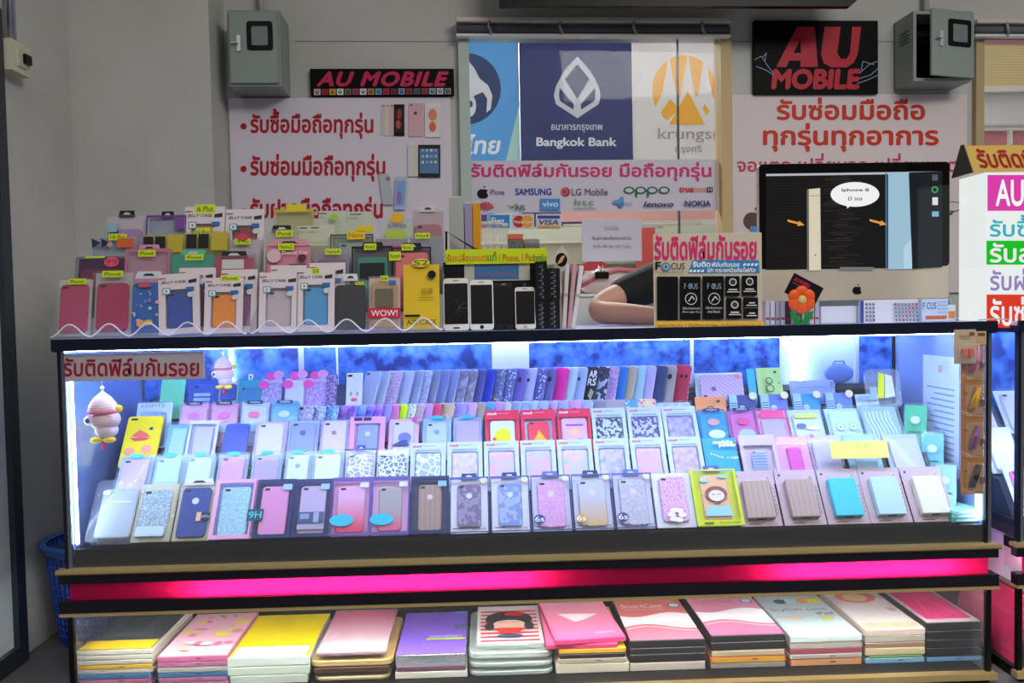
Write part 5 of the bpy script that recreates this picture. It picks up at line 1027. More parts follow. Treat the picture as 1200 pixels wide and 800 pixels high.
R(2, 431, 42, 'phone_case_pack', 'pink framed box with grey ring holder case', h=.149, card='dc9ccc', frame='dc9ccc', fb=.14, ft=.16, fbot=.06, case=M('8494c0', .35), cw=.6, ch=.78, cz=.06, logo=('o', 'c8ccd8'), hole=False, art=lambda A, w, h: (A.rect(-w*.4, h*.9, -w*.16, h*.98, M('2c2c5c')), A.rect(-w*.13, h*.9, w*.1, h*.98, M('2c2c5c'))))
R(2, 473, 38, 'phone_case_pack', 'pink card with clear case and navy cat shape', h=.147, card='dcb0d8', case=M('c8c8dc', .3), cw=.66, ch=.84, cz=.06, st=((.34, .93, .2, .09, 'e0409c', '', '', 'o'),), art=lambda A, w, h: (A.oval(w*.05, h*.5, w*.2, h*.12, M('6a70b0')), A.poly([(-w*.36, h*.32), (w*.2, h*.32), (w*.1, h*.46), (-w*.1, h*.42)], M('3a4488'))))
R(2, 512, 36, 'phone_case_pack', 'light blue card with silver case and aqua tab', h=.147, box=('a8c8ec', .08), card='98bce4', case=M('b8c8e4', .3), cw=.7, ch=.8, cz=.05, logo=('o', '7a98d0'), st=((.0, .96, .44, .08, '30b8d0', '', '', 'o'),))
R(2, 548, 36, 'phone_case_pack', 'lavender card with lilac case and aqua tab', h=.147, box=('b8c0ec', .08), card='a8b4e4', case=M('b8a8e0', .3), cw=.78, ch=.82, cz=.05, hole=False, st=((.0, .96, .44, .08, '30b8d0', '', '', 'o'),))
def redc(extra):
    def f(A, w, h): A.text('mosh', -w*.44, h*.9, -w*.16, h*.955, WHT, .03, .3); A.rect(-w*.12, h*.925, w*.2, h*.935, M('e89ab0')); extra(A, w, h)
    return f
def ylw(A, w, h): A.poly([(-w*.3, h*.3), (w*.24, h*.3), (w*.2, h*.56), (w*.0, h*.62), (-w*.2, h*.54)], M('d8d818')); A.oval(-w*.24, h*.38, w*.06, w*.05, M('e05a4a'))
R(2, 589, 41, 'phone_case_pack', 'red card with white case and plain yellow shape', h=.16, card='d42848', frame='d42848', fb=.1, ft=.2, fbot=.06, case=M('d8e4ec', .35), cw=.72, ch=.74, cz=.06, hole=False, art=redc(ylw))
R(2, 631, 41, 'phone_case_pack', 'red card with red case and orange flash', h=.16, card='b8c0e0', frame='d42848', fb=.1, ft=.2, fbot=.06, case=M('d81f3c', .35), cw=.62, ch=.7, cz=.06, art=redc(lambda A, w, h: A.poly([(-w*.2, h*.3), (w*.26, h*.3), (w*.0, h*.56), (-w*.05, h*.45)], M('e8a81c'))))
def bow(A, w, h): A.rect(-w*.36, h*.24, w*.36, h*.76, M('d8a8e0')); A.oval(0, h*.5, w*.16, h*.07, M('e8b080')); A.line([(-w*.26, h*.64), (w*.26, h*.64)], h*.04, M('7a50c0')); A.oval(-w*.3, h*.3, w*.06, h*.05, M('3a60c0')); A.oval(w*.16, h*.3, w*.16, h*.05, M('4a70c8'))
R(2, 673, 40, 'phone_case_pack', 'red card with lilac case of purple ribbon print', h=.16, card='d42848', frame='d42848', fb=.08, ft=.18, fbot=.06, case=M('d8a8e0', .35), cw=.78, ch=.76, cz=.06, hole=False, art=redc(bow))
for cx, d, mt in ((714, 'white card with black and white leaf case', PAT('camo', '20284c', 'b4c8ec', 90)), (756, 'white card with navy folk pattern case', PAT('camo', '2c3074', 'b8b8e4', 70)), (797, 'white card with grey blue mandala case', PAT('galaxy', '6a78b4', 'b8a8cc', 60))):
    R(2, cx, 41, 'phone_case_pack', d, h=.16, card='c0d0da', frame='c0d0da', fb=.1, ft=.2, fbot=.06, case=mt, cw=.76, ch=.74, cz=.06, hole=False, art=script)
def yz(A, w, h): A.slab(0, h*.93, w*.55, h*.075, A.y, .001, .002, M('26344c', .4), ch=.0002, seg=2); A.y -= .0012; A.text('YISEN', -w*.18, h*.945, w*.18, h*.985, M('c8d4e8'), .02)
def yzc(c1, c2):
    def f(A, w, h): yz(A, w, h); A.oval(0, h*.68, w*.2, h*.08, M(c1)); A.oval(w*.05, h*.4, w*.28, h*.1, M(c2))
    return f
R(2, 836, 36, 'phone_case_pack', 'rounded sky blue pouch with navy name tag', h=.149, box=('48a8dc', .3), card='40a0d4', case=M('30a0d8', .4), cw=.84, ch=.84, cz=.05, hole=False, art=yzc('c89aa0', 'c8dcec'), r=.01)
R(2, 871, 36, 'phone_case_pack', 'rounded violet and pink pouch with navy name tag', h=.149, box=('8a68c0', .25), card='e080b8', case=M('e07ab8', .4), cw=.8, ch=.84, cz=.05, hole=False, art=yzc('d04a90', '98b8dc'), r=.01)
R(2, 906, 40, 'phone_case_pack', 'rounded pink tray with white printed case', h=.148, box=('ec88b4', .3), card='e8a0c4', case=M('a8d0dc', .4), cw=.7, ch=.7, cz=.06, hole=False, st=((.0, .84, .7, .16, 'e8508c', '', '', 'r'),), r=.012)
R(2, 946, 44, 'phone_case_pack', 'clear pack with yellow banner and grey blot', h=.148, box=('d4e4f0', .08), card='c0d8ec', case=M('cfe0ec', .4), cw=.76, ch=.8, cz=.06, hole=False, st=((-.02, .78, .6, .1, 'd4e06a', '', '', 'r'),), art=lambda A, w, h: (A.oval(-w*.2, h*.55, w*.14, h*.06, M('5a7098')), A.oval(w*.1, h*.5, w*.18, h*.05, M('e8ecf0'))))
R(2, 990, 44, 'phone_case_pack', 'clear box with pale case of two ringed eyes', h=.149, box=('d8ecf4', .08), card='bcdce4', case=M('c0e0e8', .4), cw=.8, ch=.84, cz=.05, hole=False, art=lambda A, w, h: [(A.oval(q*w*.18, h*.5, w*.12, w*.12, M('8aa8ac')), A.oval(q*w*.18, h*.5, w*.1, w*.1, M('cfe8ec')), A.oval(q*w*.18, h*.5, w*.03, w*.03, M('6a8488'))) for q in (-1, 1)])
def cords(A, w, h):
    for k in range(7): A.line([(w*(-.38+.1*k)+w*.05*math.sin(i*.8), h*(.12+.1*i)) for i in range(8)], w*.02, M('e8f4f8'))
R(2, 1034, 46, 'cable_box', 'clear box of coiled white cables', h=.152, box=('e4f4fa', .22), card='9cc4dc', art=cords)
# ---- fourth row, left and right goods
R(3, 180, 44, 'phone_case_pack', 'white card with clear blue window and printed words', h=.15, card='dcecf0', case=CLR('a8c8ec', .35), cw=.7, ch=.74, cz=.04, hole=False, art=lambda A, w, h: (A.text('LIGHTS', -w*.3, h*.86, w*.3, h*.93, M('6a88a8')), A.rect(-w*.36, h*.95, w*.3, h*.965, M('8aa4bc'))))
for cx, d, a_, b_, bx in ((228, 'rounded pink pouch with orange blot and navy tag', 'd87ab4', 'f0b070', 'e8b0d4'), (263, 'rounded rose pouch with green spots and navy tag', 'e070a8', 'c8e0d8', 'e8a8cc'), (299, 'rounded white pouch with pink oval and navy tag', 'f078a8', 'a8d4dc', 'd4dcf0'), (334, 'rounded blue pouch with orange cup print and navy tag', 'c8e4f0', 'e8a078', '6ab8e0')):
    R(3, cx, 34, 'phone_case_pack', d, h=.142, box=(bx, .3), card=bx, case=M(bx, .4), cw=.84, ch=.84, cz=.05, hole=False, art=yzc(a_, b_), r=.01)
R(3, 790, 44, 'phone_case_pack', 'frosted pale blue speckled sheet pack', h=.112, box=('b8ccec', .08), cardmat=PAT('galaxy', '98acdc', 'c8d4f0', 50))
def eight(dot):
    def f(A, w, h):
        for z, r_ in ((.62, .13), (.42, .15)): A.oval(-w*.05, h*z, w*r_, w*r_, M('3a3a44')); A.oval(-w*.05, h*z, w*(r_-.03), w*(r_-.03), M(dot))
        A.oval(w*.2, h*.84, w*.06, w*.04, M('3a3034')); A.oval(w*.3, h*.55, w*.05, w*.02, M('5a5a60'))
    return f
R(3, 834, 40, 'accessory_card', 'orange and pink carton with a thin ringed figure', h=.128, box=None, cardmat=PAT('grad', 'f0b0a0', 'f09048', .13), art=eight('f0a050'), t=.014)
for cx, c, d in ((871, '3a4488', 'navy carton with pale side panel and gold seal'), (908, '6078c0', 'slate blue carton with pale side panel and gold seal'), (946, '2a94d4', 'bright blue carton with pale side panel and gold seal'), (984, '6a84cc', 'violet blue carton with pale side panel and gold seal')):
    R(3, cx, 36, 'accessory_card', d, h=.132, box=None, cardmat=M(c, .4), t=.014, group=None, art=lambda A, w, h: (A.rect(-w*.47, h*.1, -w*.2, h*.97, M('a8cce4')), [A.rect(-w*.44, h*(.5+.06*k), -w*.22, h*(.52+.06*k), M('4a5a90')) for k in range(5)], A.oval(-w*.06, h*.62, w*.1, w*.1, M('c8d8f0')), A.oval(-w*.06, h*.44, w*.12, w*.12, M('c8d8f0')), A.oval(w*.34, h*.93, w*.13, w*.13, M('e8e0b0'))))
R(3, 1018, 30, 'accessory_card', 'white glossy carton beside the violet blue one', h=.125, box=None, cardmat=M('d4e4f0', .3), t=.014, art=lambda A, w, h: A.rect(-w*.4, h*.8, w*.2, h*.92, M('9ab0c8')))
# ---- back row, left and right goods
R(4, 202, 30, 'phone_case_pack', 'mint green card in a clear sleeve', h=.135, cardmat=M('78e0a8', .4), card='78e0a8')
R(4, 239, 38, 'phone_case_pack', 'blue clear pack of a blue pouch with grey label', h=.13, box=('4a68c8', .25), card='3a58b8', case=M('4a6ac8', .4), cw=.7, ch=.8, cz=.05, art=lambda A, w, h: [A.rect(-w*.25, h*(.3+.12*k), w*.25, h*(.38+.12*k), M('a8c0e0')) for k in range(3)])
R(4, 268, 26, 'phone_case_pack', 'white pack with navy bag shape', h=.125, card='dceaf0', case=M('2c4a98', .4), cw=.7, ch=.45, cz=.45, hole=False)
R(4, 293, 30, 'phone_case_pack', 'turquoise zip bag with a blue case', h=.128, box=('30b0c8', .35), card='3ab8cc', case=M('5a88d0', .4), cw=.66, ch=.7, cz=.08, tab='d8e8f0', tabw=.2)
def ears(A, w, h):
    for x, z in ((-.3, .8), (.0, 1.02), (.34, 1.05)): A.oval(w*x, h*z, w*.24, w*.2, M('f050b0' if x < .3 else 'e8a0d0'))
for cx, d, mt in ((318, 'glitter blue pack topped with pink pompoms', PAT('glitter', '9a88c8', 'd8c8f0', 300)), (346, 'white pack topped with pink pompoms and red scribble', M('dcdcf0', .4)), (370, 'lilac glitter pack topped with pink pompoms', PAT('glitter', 'a878c8', 'c8c0f0', 300))):
    R(4, cx, 26, 'phone_case_pack', d, h=.13, card='c8c0e8', case=mt, cw=.84, ch=.86, cz=.03, art=ears, hole=False)
R(4, 389, 14, 'phone_case_pack', 'narrow clear pack of purple glitter', h=.14, cardmat=PAT('glitter', '5a3a88', 'c8a8e0', 300))
R(4, 401, 16, 'phone_case_pack', 'small dark navy pack', h=.105, box=None, cardmat=M('1f2a54', .4), t=.008)
R(4, 843, 62, 'large_case_pack', 'wide pale carton with a pink quilted case lying sideways', h=.118, box=None, cardmat=M('d8e8e8', .5), t=.014, art=lambda A, w, h: (A.slab(w*.02, h*.12, w*.84, h*.78, A.y, .006, .008, PAT('quilt', 'b08ac0', 'd8b8dc', 40), ch=.002, seg=4), setattr(A, 'y', A.y-.0062), apple(A, -w*.14, h*.5, h*.18, M('7a6a98')), A.oval(-w*.32, h*.26, h*.05, h*.05, M('3a3a50')), A.oval(w*.34, h*.82, w*.06, w*.05, M('e89098'))))
R(4, 881, 10, 'accessory_card', 'thin turquoise carton between the pink quilted and lime ones', h=.13, box=None, cardmat=M('48c0d8', .4), t=.014)
R(4, 902, 32, 'accessory_card', 'lime green carton with a thin ringed figure', h=.132, box=None, cardmat=M('c4e890', .4), t=.014, art=eight('b8dc80'))
R(4, 952, 58, 'long_carton', 'long grey lavender carton with a round mark', h=.085, box=None, cardmat=M('a8b4d8', .4), t=.03, art=lambda A, w, h: (A.oval(w*.36, h*.7, w*.06, h*.14, M('7a88b8')), A.rect(-w*.4, h*.6, w*.2, h*.64, M('8a98c4'))))
# build boxed goods of every row
CATS = {'power_bank_box': 'power bank', 'power_pack_box': 'carton', 'accessory_card': 'carton', 'long_carton': 'carton', 'cable_box': 'cable pack'}
SPINE = {}
for row, L_ in ROWS.items():
    L_.sort(key=lambda q: q[0]); Y, Z = RY[row], RZ[row]
    for i, (cx, wpx, name, desc, kw) in enumerate(L_):
        kw = dict(kw); h = kw.pop('h', RH[row]); a = math.radians(RT[row]); g = kw.pop('group', None) or 'goods in the %s of the lit showcase' % RNAME[row]
        ym, zm = Y+.5*h*math.cos(a), Z+.5*h*math.sin(a); w = wpx*(ym-CAM.y)/F*.985; X = x_at(cx, ym, zm)
        pack(name, '%s, %s of lit showcase' % (desc, RNAME[row]), CATS.get(name, 'phone case pack' if name != 'yellow_phone_case' else 'phone case'), X, Y-.0008, Z+.0008, w, h, tilt=RT[row], group=g, **kw)
# ---- power banks on cards at the right of the front row
for i, (cx, c, d) in enumerate(((886, 'wood', 'left wooden finish'), (937, 'wood', 'right wooden finish'), (987, '3fc8dc', 'turquoise'), (1036, 'b8dce0', 'pale mint'), (1086, 'e8e4c8', 'cream'))):
    Y, Z, h = RY[0], RZ[0], .17; a = math.radians(55); ym, zm = Y+.5*h*math.cos(a), Z+.5*h*math.sin(a); w = 50*(ym-CAM.y)/F; X = x_at(cx, ym, zm)
    o = thing('power_bank_pack', '%s power bank on a beige card at right of showcase front row' % d, 'power bank', (X, Y, Z+.0008), (-math.radians(35), 0, 0), 'power banks on beige cards')
    MB().box(-w/2, w/2, -.0025, -.0005, 0, h, M('c8b0b8', .6)).build('backing_card', o)
    mt = PAT('wood', 'a88e84', 'b29a90', 20, .5) if c == 'wood' else M(c, .35)
    pbk = MB().slab(w*.0, h*.1, w*.66, h*.68, -.003, .022, .004, mt, ch=.002, seg=3).build('power_bank', o)
    MB().box(-w*.1, w*.1, -.02, -.01, h*.1-.0004, h*.1+.001, BLK).build('usb_port', pbk)
    MB().tube([(w*.2, -.004, h*.8), (w*.34, -.006, h*.9), (w*.4, -.006, h*.75), (w*.41, -.005, h*.5), (w*.4, -.005, h*.2)], .0012, M('e8e8f0', .4), n=6).build('charging_cable', o)
    A = Art(y=-.0028); A.rect(-w*.3, h*.03, w*.0, h*.045, M('5a4a4c')); A.rect(w*.15, h*.04, w*.4, h*.046, M('8a7a7c')); A.text('10400mAh', -w*.25, h*.05, w*.1, h*.075, M('5a4a50'))
    for k in range(7): A.rect(w*.4, h*(.2+.075*k), w*.46, h*(.235+.075*k), M('a890a0'))
    A.oval(-w*.4, h*.9, w*.03, w*.03, M('3a3438')); A.build('print', o)
# ---- dense rows of bare cases, overlapping like leaning books
YAW = -36.
def bare(row, cx, desc, prev, nxt, mt, h, hole, logo, wide=0.):
    Y, Z = RY[row]-.0, RZ[row]; a = math.radians(RT[row]); w = .067 if not wide else wide
    ym, zm = Y+.6*h*math.cos(a), Z+.6*h*math.sin(a); yw = math.radians(YAW if not wide else 0)
    X = x_at(cx, ym, zm)-w*.28*math.cos(yw)*(0 if wide else 1)
    o = MB().slab(0, 0, w, h, 0, .008, .011 if not wide else .003, mt, ch=.0025, seg=4).build('phone_case')
    o.location = (X, Y-(.008 if wide else .0), Z+.0012+(.0 if wide else .004)); o.rotation_euler = (-math.radians(90-RT[row]), 0, yw)
    tag(o, 'bare %s phone case, between %s and %s ones, showcase %s' % (desc, prev, nxt, RNAME[row]), 'phone case', 'bare cases standing in the showcase %s' % RNAME[row])
    if hole: MB().slab(-w*.28, h-.014, .016, .008, -.0079, .0008, .004, HOLE, ch=.0002, seg=3).build('camera_hole', o)
    if logo:
        A = Art(y=-.0082)
        if logo == 'apple': apple(A, w*.12, h*.72, .016, M('3a3450'))
        elif logo == 'dot': A.oval(w*.2, h*.72, .008, .009, M('2a2840'))
        elif logo == 'face': A.oval(-w*.2, h*.5, .004, .008, M('b0a0a8')); A.oval(w*.2, h*.5, .004, .008, M('b0a0a8')); A.oval(0, h*.36, .01, .006, M('e04858'))
        elif logo == 'words': A.text('AR', -w*.02, h*.74, w*.42, h*.9, WHT, .03); A.text('RS', -w*.02, h*.55, w*.42, h*.71, WHT, .03); A.poly([(w*.1, h*.3), (w*.2, h*.48), (w*.4, h*.4), (w*.3, h*.2)], M('a8a888')); A.oval(w*.3, h*.12, .012, .008, WHT)
        elif logo == 'cat': A.oval(w*.05, h*.72, .004, .006, BLK); A.oval(w*.3, h*.72, .004, .006, BLK)
        elif logo == 'arch': A.oval(w*.1, h*.3, .026, .05, M('e8d0a8'), a1=180); A.oval(w*.1, h*.3, .02, .04, M('d8a0c8'), a1=180); A.oval(w*.1, h*.3, .013, .028, M('3a5a94'), a1=180); A.oval(w*.3, h*.3, .011, .009, WHT)
        A.build('print', o)
def dense(row, items, h):
    for i, it in enumerate(items):
        cx, d, mt = it[:3]; lg = it[3] if len(it) > 3 else None; wd = it[4] if len(it) > 4 else 0
        p = items[i-1][1] if i else 'left neighbour'; n = items[i+1][1] if i < len(items)-1 else 'right neighbour'
        bare(row, cx, d, p, n, mt, h, True, lg, wd)
def CL(c, a=.5): return CLR(c, a, .15)
st_ = PAT('spots', 'c8d0f4', '5a68a8', 90)
dense(4, [(416, 'white faced', M('e4e4ec', .35), 'face', .052), (434, 'frosted grey', CL('c0c8e4')), (445, 'misty clear', CL('c8d4ec')), (459, 'leopard spotted', PAT('spots', '4a3a68', 'c8b0d4', 200)), (473, 'pale grey', M('b0b8dc', .35)), (484, 'cloudy clear', CL('b8c4e8')), (494, 'silver specked', PAT('glitter', '9aa4cc', 'c8d0ec', 300)), (504, 'smoky clear', CL('a8b4d8')), (515, 'white rimmed', CL('8a9cd8', .6)), (526, 'blue clear', CL('98a8e0', .6)), (537, 'grey flowered', PAT('galaxy', '6a6a88', 'a8a8c8', 60)), (547, 'grey bowed', PAT('galaxy', '7a7a94', 'b0acc8', 70)), (557, 'dull navy', M('4a5494', .35)), (568, 'royal blue', M('2a3cb8', .35)), (580, 'gold starred', PAT('spots', 'c8b868', '5a6aa8', 80)), (592, 'white starred', st_), (604, 'deep violet', M('6a5cb0', .35), 'dot'), (616, 'light lavender', M('b8b8e8', .35), 'apple'), (628, 'blue starred', PAT('spots', 'd8e0f8', '5a60a8', 100)), (639, 'dusky purple', M('6a64a8', .35), 'dot'), (653, 'hot pink', M('e81f9c', .4)), (664, 'milky mint', M('c0dcec', .35)), (675, 'ice blue', M('a8b8e4', .35), 'apple'), (689, 'black lettered', M('1c2030', .35), 'words'), (701, 'monochrome collage', PAT('camo', '20264c', 'c0c8e4', 70)), (712, 'pink netted', PAT('lace', 'd8b8dc', 'a080c0', 120)), (722, 'bright blue', M('1f74c8', .35)), (733, 'sandy beige', M('b8a890', .35)), (743, 'pale aqua', M('a8d0e0', .35)), (755, 'pale lilac', M('c0b0dc', .35)), (768, 'dark indigo', M('34406c', .35)), (779, 'warm grey', M('a8a09c', .35), 'dot'), (796, 'red polka', PAT('dots', 'f0dce0', 'b81844', 60), 'cat')], .142)
gl = PAT
dense(3, [(357, 'silver glitter', PAT('glitter', '8a80a8', 'f0f0fc', 350)), (371, 'speckled grey', PAT('glitter', '7a90b8', 'e4f0fc', 350)), (386, 'blue glitter', PAT('glitter', '3a80c0', 'c0e8f8', 350)), (396, 'violet nebula', PAT('galaxy', '5a3a9c', 'a878d0', 50)), (407, 'purple nebula', PAT('galaxy', '6a3aa8', 'c088dc', 40)), (418, 'azure nebula', PAT('galaxy', '3a68d0', '8ab0f0', 50)), (428, 'indigo nebula', PAT('galaxy', '5848b8', 'b898f0', 45)), (437, 'magenta nebula', PAT('galaxy', '8a48c8', 'd090e8', 45)), (448, 'lavender heart', M('9a90e0', .35)), (457, 'candy pink', M('e078b8', .4)), (466, 'neon lime', M('c8f000', .4)), (476, 'dalmatian spotted', PAT('spots', '2c2c30', 'd8dcd0', 130)), (486, 'skin beige', M('c8b0bc', .4)), (496, 'orchid pink', M('c898d8', .4)), (506, 'raspberry pink', M('e04878', .4)), (521, 'rainbow arched', M('c8b090', .4), 'arch'), (536, 'lilac grey', M('a898d8', .4)), (547, 'pastel pink', M('d8a8e0', .4)), (558, 'khaki beige', M('b0a090', .4)), (568, 'sky blue', M('68a8e0', .4)), (577, 'lilac pink', M('d098e0', .4)), (587, 'pearl beige', M('c8c0c0', .4)), (598, 'clear bubble', CL('c0d0f0')), (608, 'soft blue', M('98b0e0', .4)), (618, 'pale sky', M('a8b8ec', .4), 'apple'), (630, 'frost blue', M('b0c4ec', .4), 'dot'), (641, 'faint rose', M('c8a8cc', .4), 'dot'), (654, 'faint blue', M('a8b4e4', .4), 'dot'), (669, 'cotton pink', PAT('quilt', 'c888c0', 'e0a8dc', 60), 'dot'), (682, 'milky blue', M('b0bce4', .4)), (696, 'taupe grey', M('8a8898', .4))], .121)
for cx, wd, d, mt in ((717, 34, 'wide grey pink flip case with a dark mark', M('a89aa8', .4)), (740, 18, 'blue flip case with white flowers', PAT('spots', 'd8e8f8', '4a98d8', 70)), (758, 22, 'flip case of pink and orange flowers', PAT('spots', 'e06a98', 'e8d0a0', 70))):
    Y, Z, h = RY[3], RZ[3], .122; a = math.radians(68); ym, zm = Y+.6*h*math.cos(a), Z+.6*h*math.sin(a)
    o = thing('flip_case', d+' in the fourth row of lit showcase', 'phone case', (x_at(cx, ym, zm), Y-.001, Z+.001), (-math.radians(22), 0, 0)); w = wd*(ym-CAM.y)/F
    MB().slab(0, 0, w, h, 0, .012, .003, mt, ch=.001, seg=2).build('cover', o); MB().box(w/2-.002, w/2+.0006, -.011, -.001, .004, h-.004, M('e0dce8')).build('page_edge', o)
# ---- loose pieces: yellow ticket, hanging toys, pouch, right-end goods
Y = .0
o = thing('price_ticket', 'pale yellow scalloped ticket lying over the white packs right of the showcase', 'ticket', (x_at(1008, .13, .6), .128, on_y(1008, 537, .128).z), (-math.radians(20), 0, 0)); s_ = (.13-CAM.y)/F; w, h = 70*s_, 21*s_
MB().slab(0, 0, w, h, 0, .0015, .004, M('f0e87c', .5), ch=.0004, seg=4).build('ticket_card', o); A = Art(y=-.0018); A.text('ลด 50%', -w*.05, h*.62, w*.2, h*.85, M('b8c878')); A.build('print', o)
for q in (-1, 1): MB().box(q*w*.3-.001, q*w*.3+.001, .0, .003, -.02, h*.3, CLR('e8ecf0', .3)).build('peg', o)
def bird(px, py0, py1, Y, faded):
    p = on_y(px, (py0+py1)/2, Y); s = (py1-py0)*(Y-CAM.y)/F; zt_ = on_y(px, py0, Y).z
    o = thing('bird_ornament', 'knitted hanging bird ornament %s' % ('at the left end just behind the showcase glass' if not faded else 'hanging further back near the blue pouches'), 'ornament', (p.x, Y, zt_), (0, 0, 0), 'knitted bird ornaments')
    KN = PAT('stripes', 'd8a8b4', 'efe4ec', 70, .8); PK = M('ec7a98', .7); YL_ = M('f0d040', .6)
    MB().tube([(0, 0, ZT-.02-zt_), (0, 0, -.12*s)], .0012, M('e8e8f0'), n=6).ball((0, 0, -.1*s), .03*s, .03*s, .03*s, WHT).build('cord', o)
    b = MB(); b.lathe([(1e-3, -.13*s), (.04*s, -.17*s), (.12*s, -.24*s), (.18*s, -.33*s), (.2*s, -.41*s), (.17*s, -.46*s)], KN, n=18); b.build('hat', o)
    MB().lathe([(.2*s, -.405*s), (.215*s, -.43*s), (.19*s, -.455*s)], PK, n=18, cap=False).build('hat_band', o)
    MB().ball((.02*s, 0, -.55*s), .22*s, .17*s, .16*s, KN).build('bird_body', o); MB().ball((.04*s, 0, -.7*s), .16*s, .14*s, .12*s, M('e4d4e4', .7)).build('belly', o)
    MB().ball((-.17*s, -.06*s, -.55*s), .075*s, .05*s, .075*s, WHT).ball((-.18*s, -.1*s, -.55*s), .035*s, .02*s, .035*s, M('6a4a80')).build('eye', o)
    MB().ball((-.12*s, .02*s, -.4*s), .06*s, .05*s, .06*s, PK).build('comb', o); MB().ball((.22*s, 0, -.4*s), .055*s, .04*s, .055*s, YL_).build('star_tail', o)
    for q in (-.08, .1): MB().ball((q*s, -.05*s, -.83*s), .09*s, .07*s, .045*s, YL_).build('foot', o)
    MB().ball((0, -.02*s, -.92*s), .03*s, .02*s, .06*s, M('e82858')).build('tongue', o)
bird(121, 446, 528, .03, False); bird(262, 408, 462, .3, True)
def loose(name, desc, cat, cx, cy0, cy1, wpx, Y, tilt, zbase=None, **kw):
    d = (Y-CAM.y); zb_ = on_y(cx, cy1, Y).z if zbase is None else zbase; h = (cy1-cy0)*d/F/max(math.sin(math.radians(tilt+12)), .3)
    return pack(name, desc, cat, x_at(cx, Y, zb_+.04), Y, zb_, wpx*d/F, h, tilt=tilt, **kw)
loose('earphone_pouch', 'rounded clear case of yellow and white goods high at the right of showcase', 'pouch', 1036, 424, 470, 40, .36, 62, RZ[3]+.07, box=('e8f0f4', .2), r=.018, t=.026, yaw=-14, art=lambda A, w, h: (A.poly([(-w*.2, h*.2), (-w*.02, h*.2), (w*.06, h*.85), (-w*.12, h*.9)], M('e8e82c')), A.poly([(w*.0, h*.2), (w*.3, h*.25), (w*.26, h*.8), (w*.08, h*.85)], M('f0f4f0')), A.rect(-w*.4, h*.15, -w*.2, h*.5, PAT('dots', '3a4a5c', 'a8c0c8', 200))))
for cx, y0, y1, w_, yy, zb_, d, c, yw in ((1072, 474, 528, 26, .26, .574, 'bright green card pack leaning at the right end of the showcase', '18c884', -30), (1092, 505, 560, 26, .17, .50, 'teal patterned pack leaning below the bright green card', '58c8d0', -30), (1108, 545, 600, 24, .1, .42, 'pale aqua pack leaning lowest beside the cream power bank', 'a8e4e8', -30)):
    loose('accessory_pack', d, 'accessory pack', cx, y0, y1, w_, yy, 60, zb_, card=c, yaw=yw, box=('e0f4f4', .15), art=lambda A, w, h: (A.oval(0, h*.6, w*.2, w*.2, M('d8f4ec')), A.rect(-w*.3, h*.3, w*.3, h*.34, M('1f7a60'))))
z_ = .3985; p = on_z(1127, 600, z_)
for k, (c, dy) in enumerate((('48c8b8', 0), ('78e0d0', .012), ('a0ecdc', .024))):
    o = thing('mint_packet', ('lowest', 'middle', 'topmost')[k]+' of the flat mint packets at the right corner of the showcase floor', 'packet', (p.x-.05, .06, z_+dy), (0, 0, .1*k), 'flat mint packets'); MB().box(-.045, .045, -.02, .07, 0, .0115, M(c, .3), c=.002).build('packet_body', o); MB().box(-.03, .03, -.0206, -.02, .003, .008, M('e8f8f4')).build('label', o)
xs = CW-.0105
def yon(px, z):
    a_, b_ = .0, .6
    for _ in range(30):
        c_ = (a_+b_)/2
        if pix((xs, c_, z))[0] > px: a_ = c_
        else: b_ = c_
    return a_
ya, yb_2 = yon(1124, .66), yon(1082, .66); zc1, zc0 = .86, .50
o = thing('certificate_sheet', 'white printed sheet fixed to the inner right side of the lit showcase', 'paper', (xs, (ya+yb_2)/2, zc0)); hw = (yb_2-ya)/2; hh = zc1-zc0
MB().box(-.001, 0, -hw, hw, 0, hh, M('d4e2f6', .6)).build('paper', o)
q = MB(); [q.box(-.0014, -.001, -hw*.75, hw*(.75-.2*(k % 3)), hh*(.12+.05*k), hh*(.135+.05*k), M('8aa4cc')) for k in range(13)]; q.box(-.0014, -.001, -hw*.12, hw*.12, hh*.86, hh*.92, M('d8a8b8')); q.build('print', o)
p = on_y(1126, 530, .2); o = thing('clear_jar', 'clear blue plastic jar behind the hanging cable packs', 'jar', (p.x, .2, .3985)); hh = on_y(1122, 505, .2).z-.3985
MB().lathe([(.026, 0), (.028, .004), (.028, hh-.01), (.024, hh)], CLR('98b8ec', .35), n=20).build('jar_body', o); MB().lathe([(.026, hh-.012), (.0285, hh-.012), (.0285, hh+.004), (1e-3, hh+.005)], M('b8c8e8', .3), n=20, cap=False).build('lid', o)
p = on_y(990, 438, .44); o = thing('blue_bag', 'small blue fabric bag resting on top of the dark stand at the back right', 'bag', (p.x, .487, .3985+.3605)); b = MB(); b.ball((0, 0, .035), .05, .012, .034, M('6a84c8', .7)); b.build('bag_body', o); MB().tube([(-.03, 0, .05), (-.015, 0, .075), (.015, 0, .075), (.03, 0, .05)], .003, M('5a74b8', .7), n=6).build('handle', o)
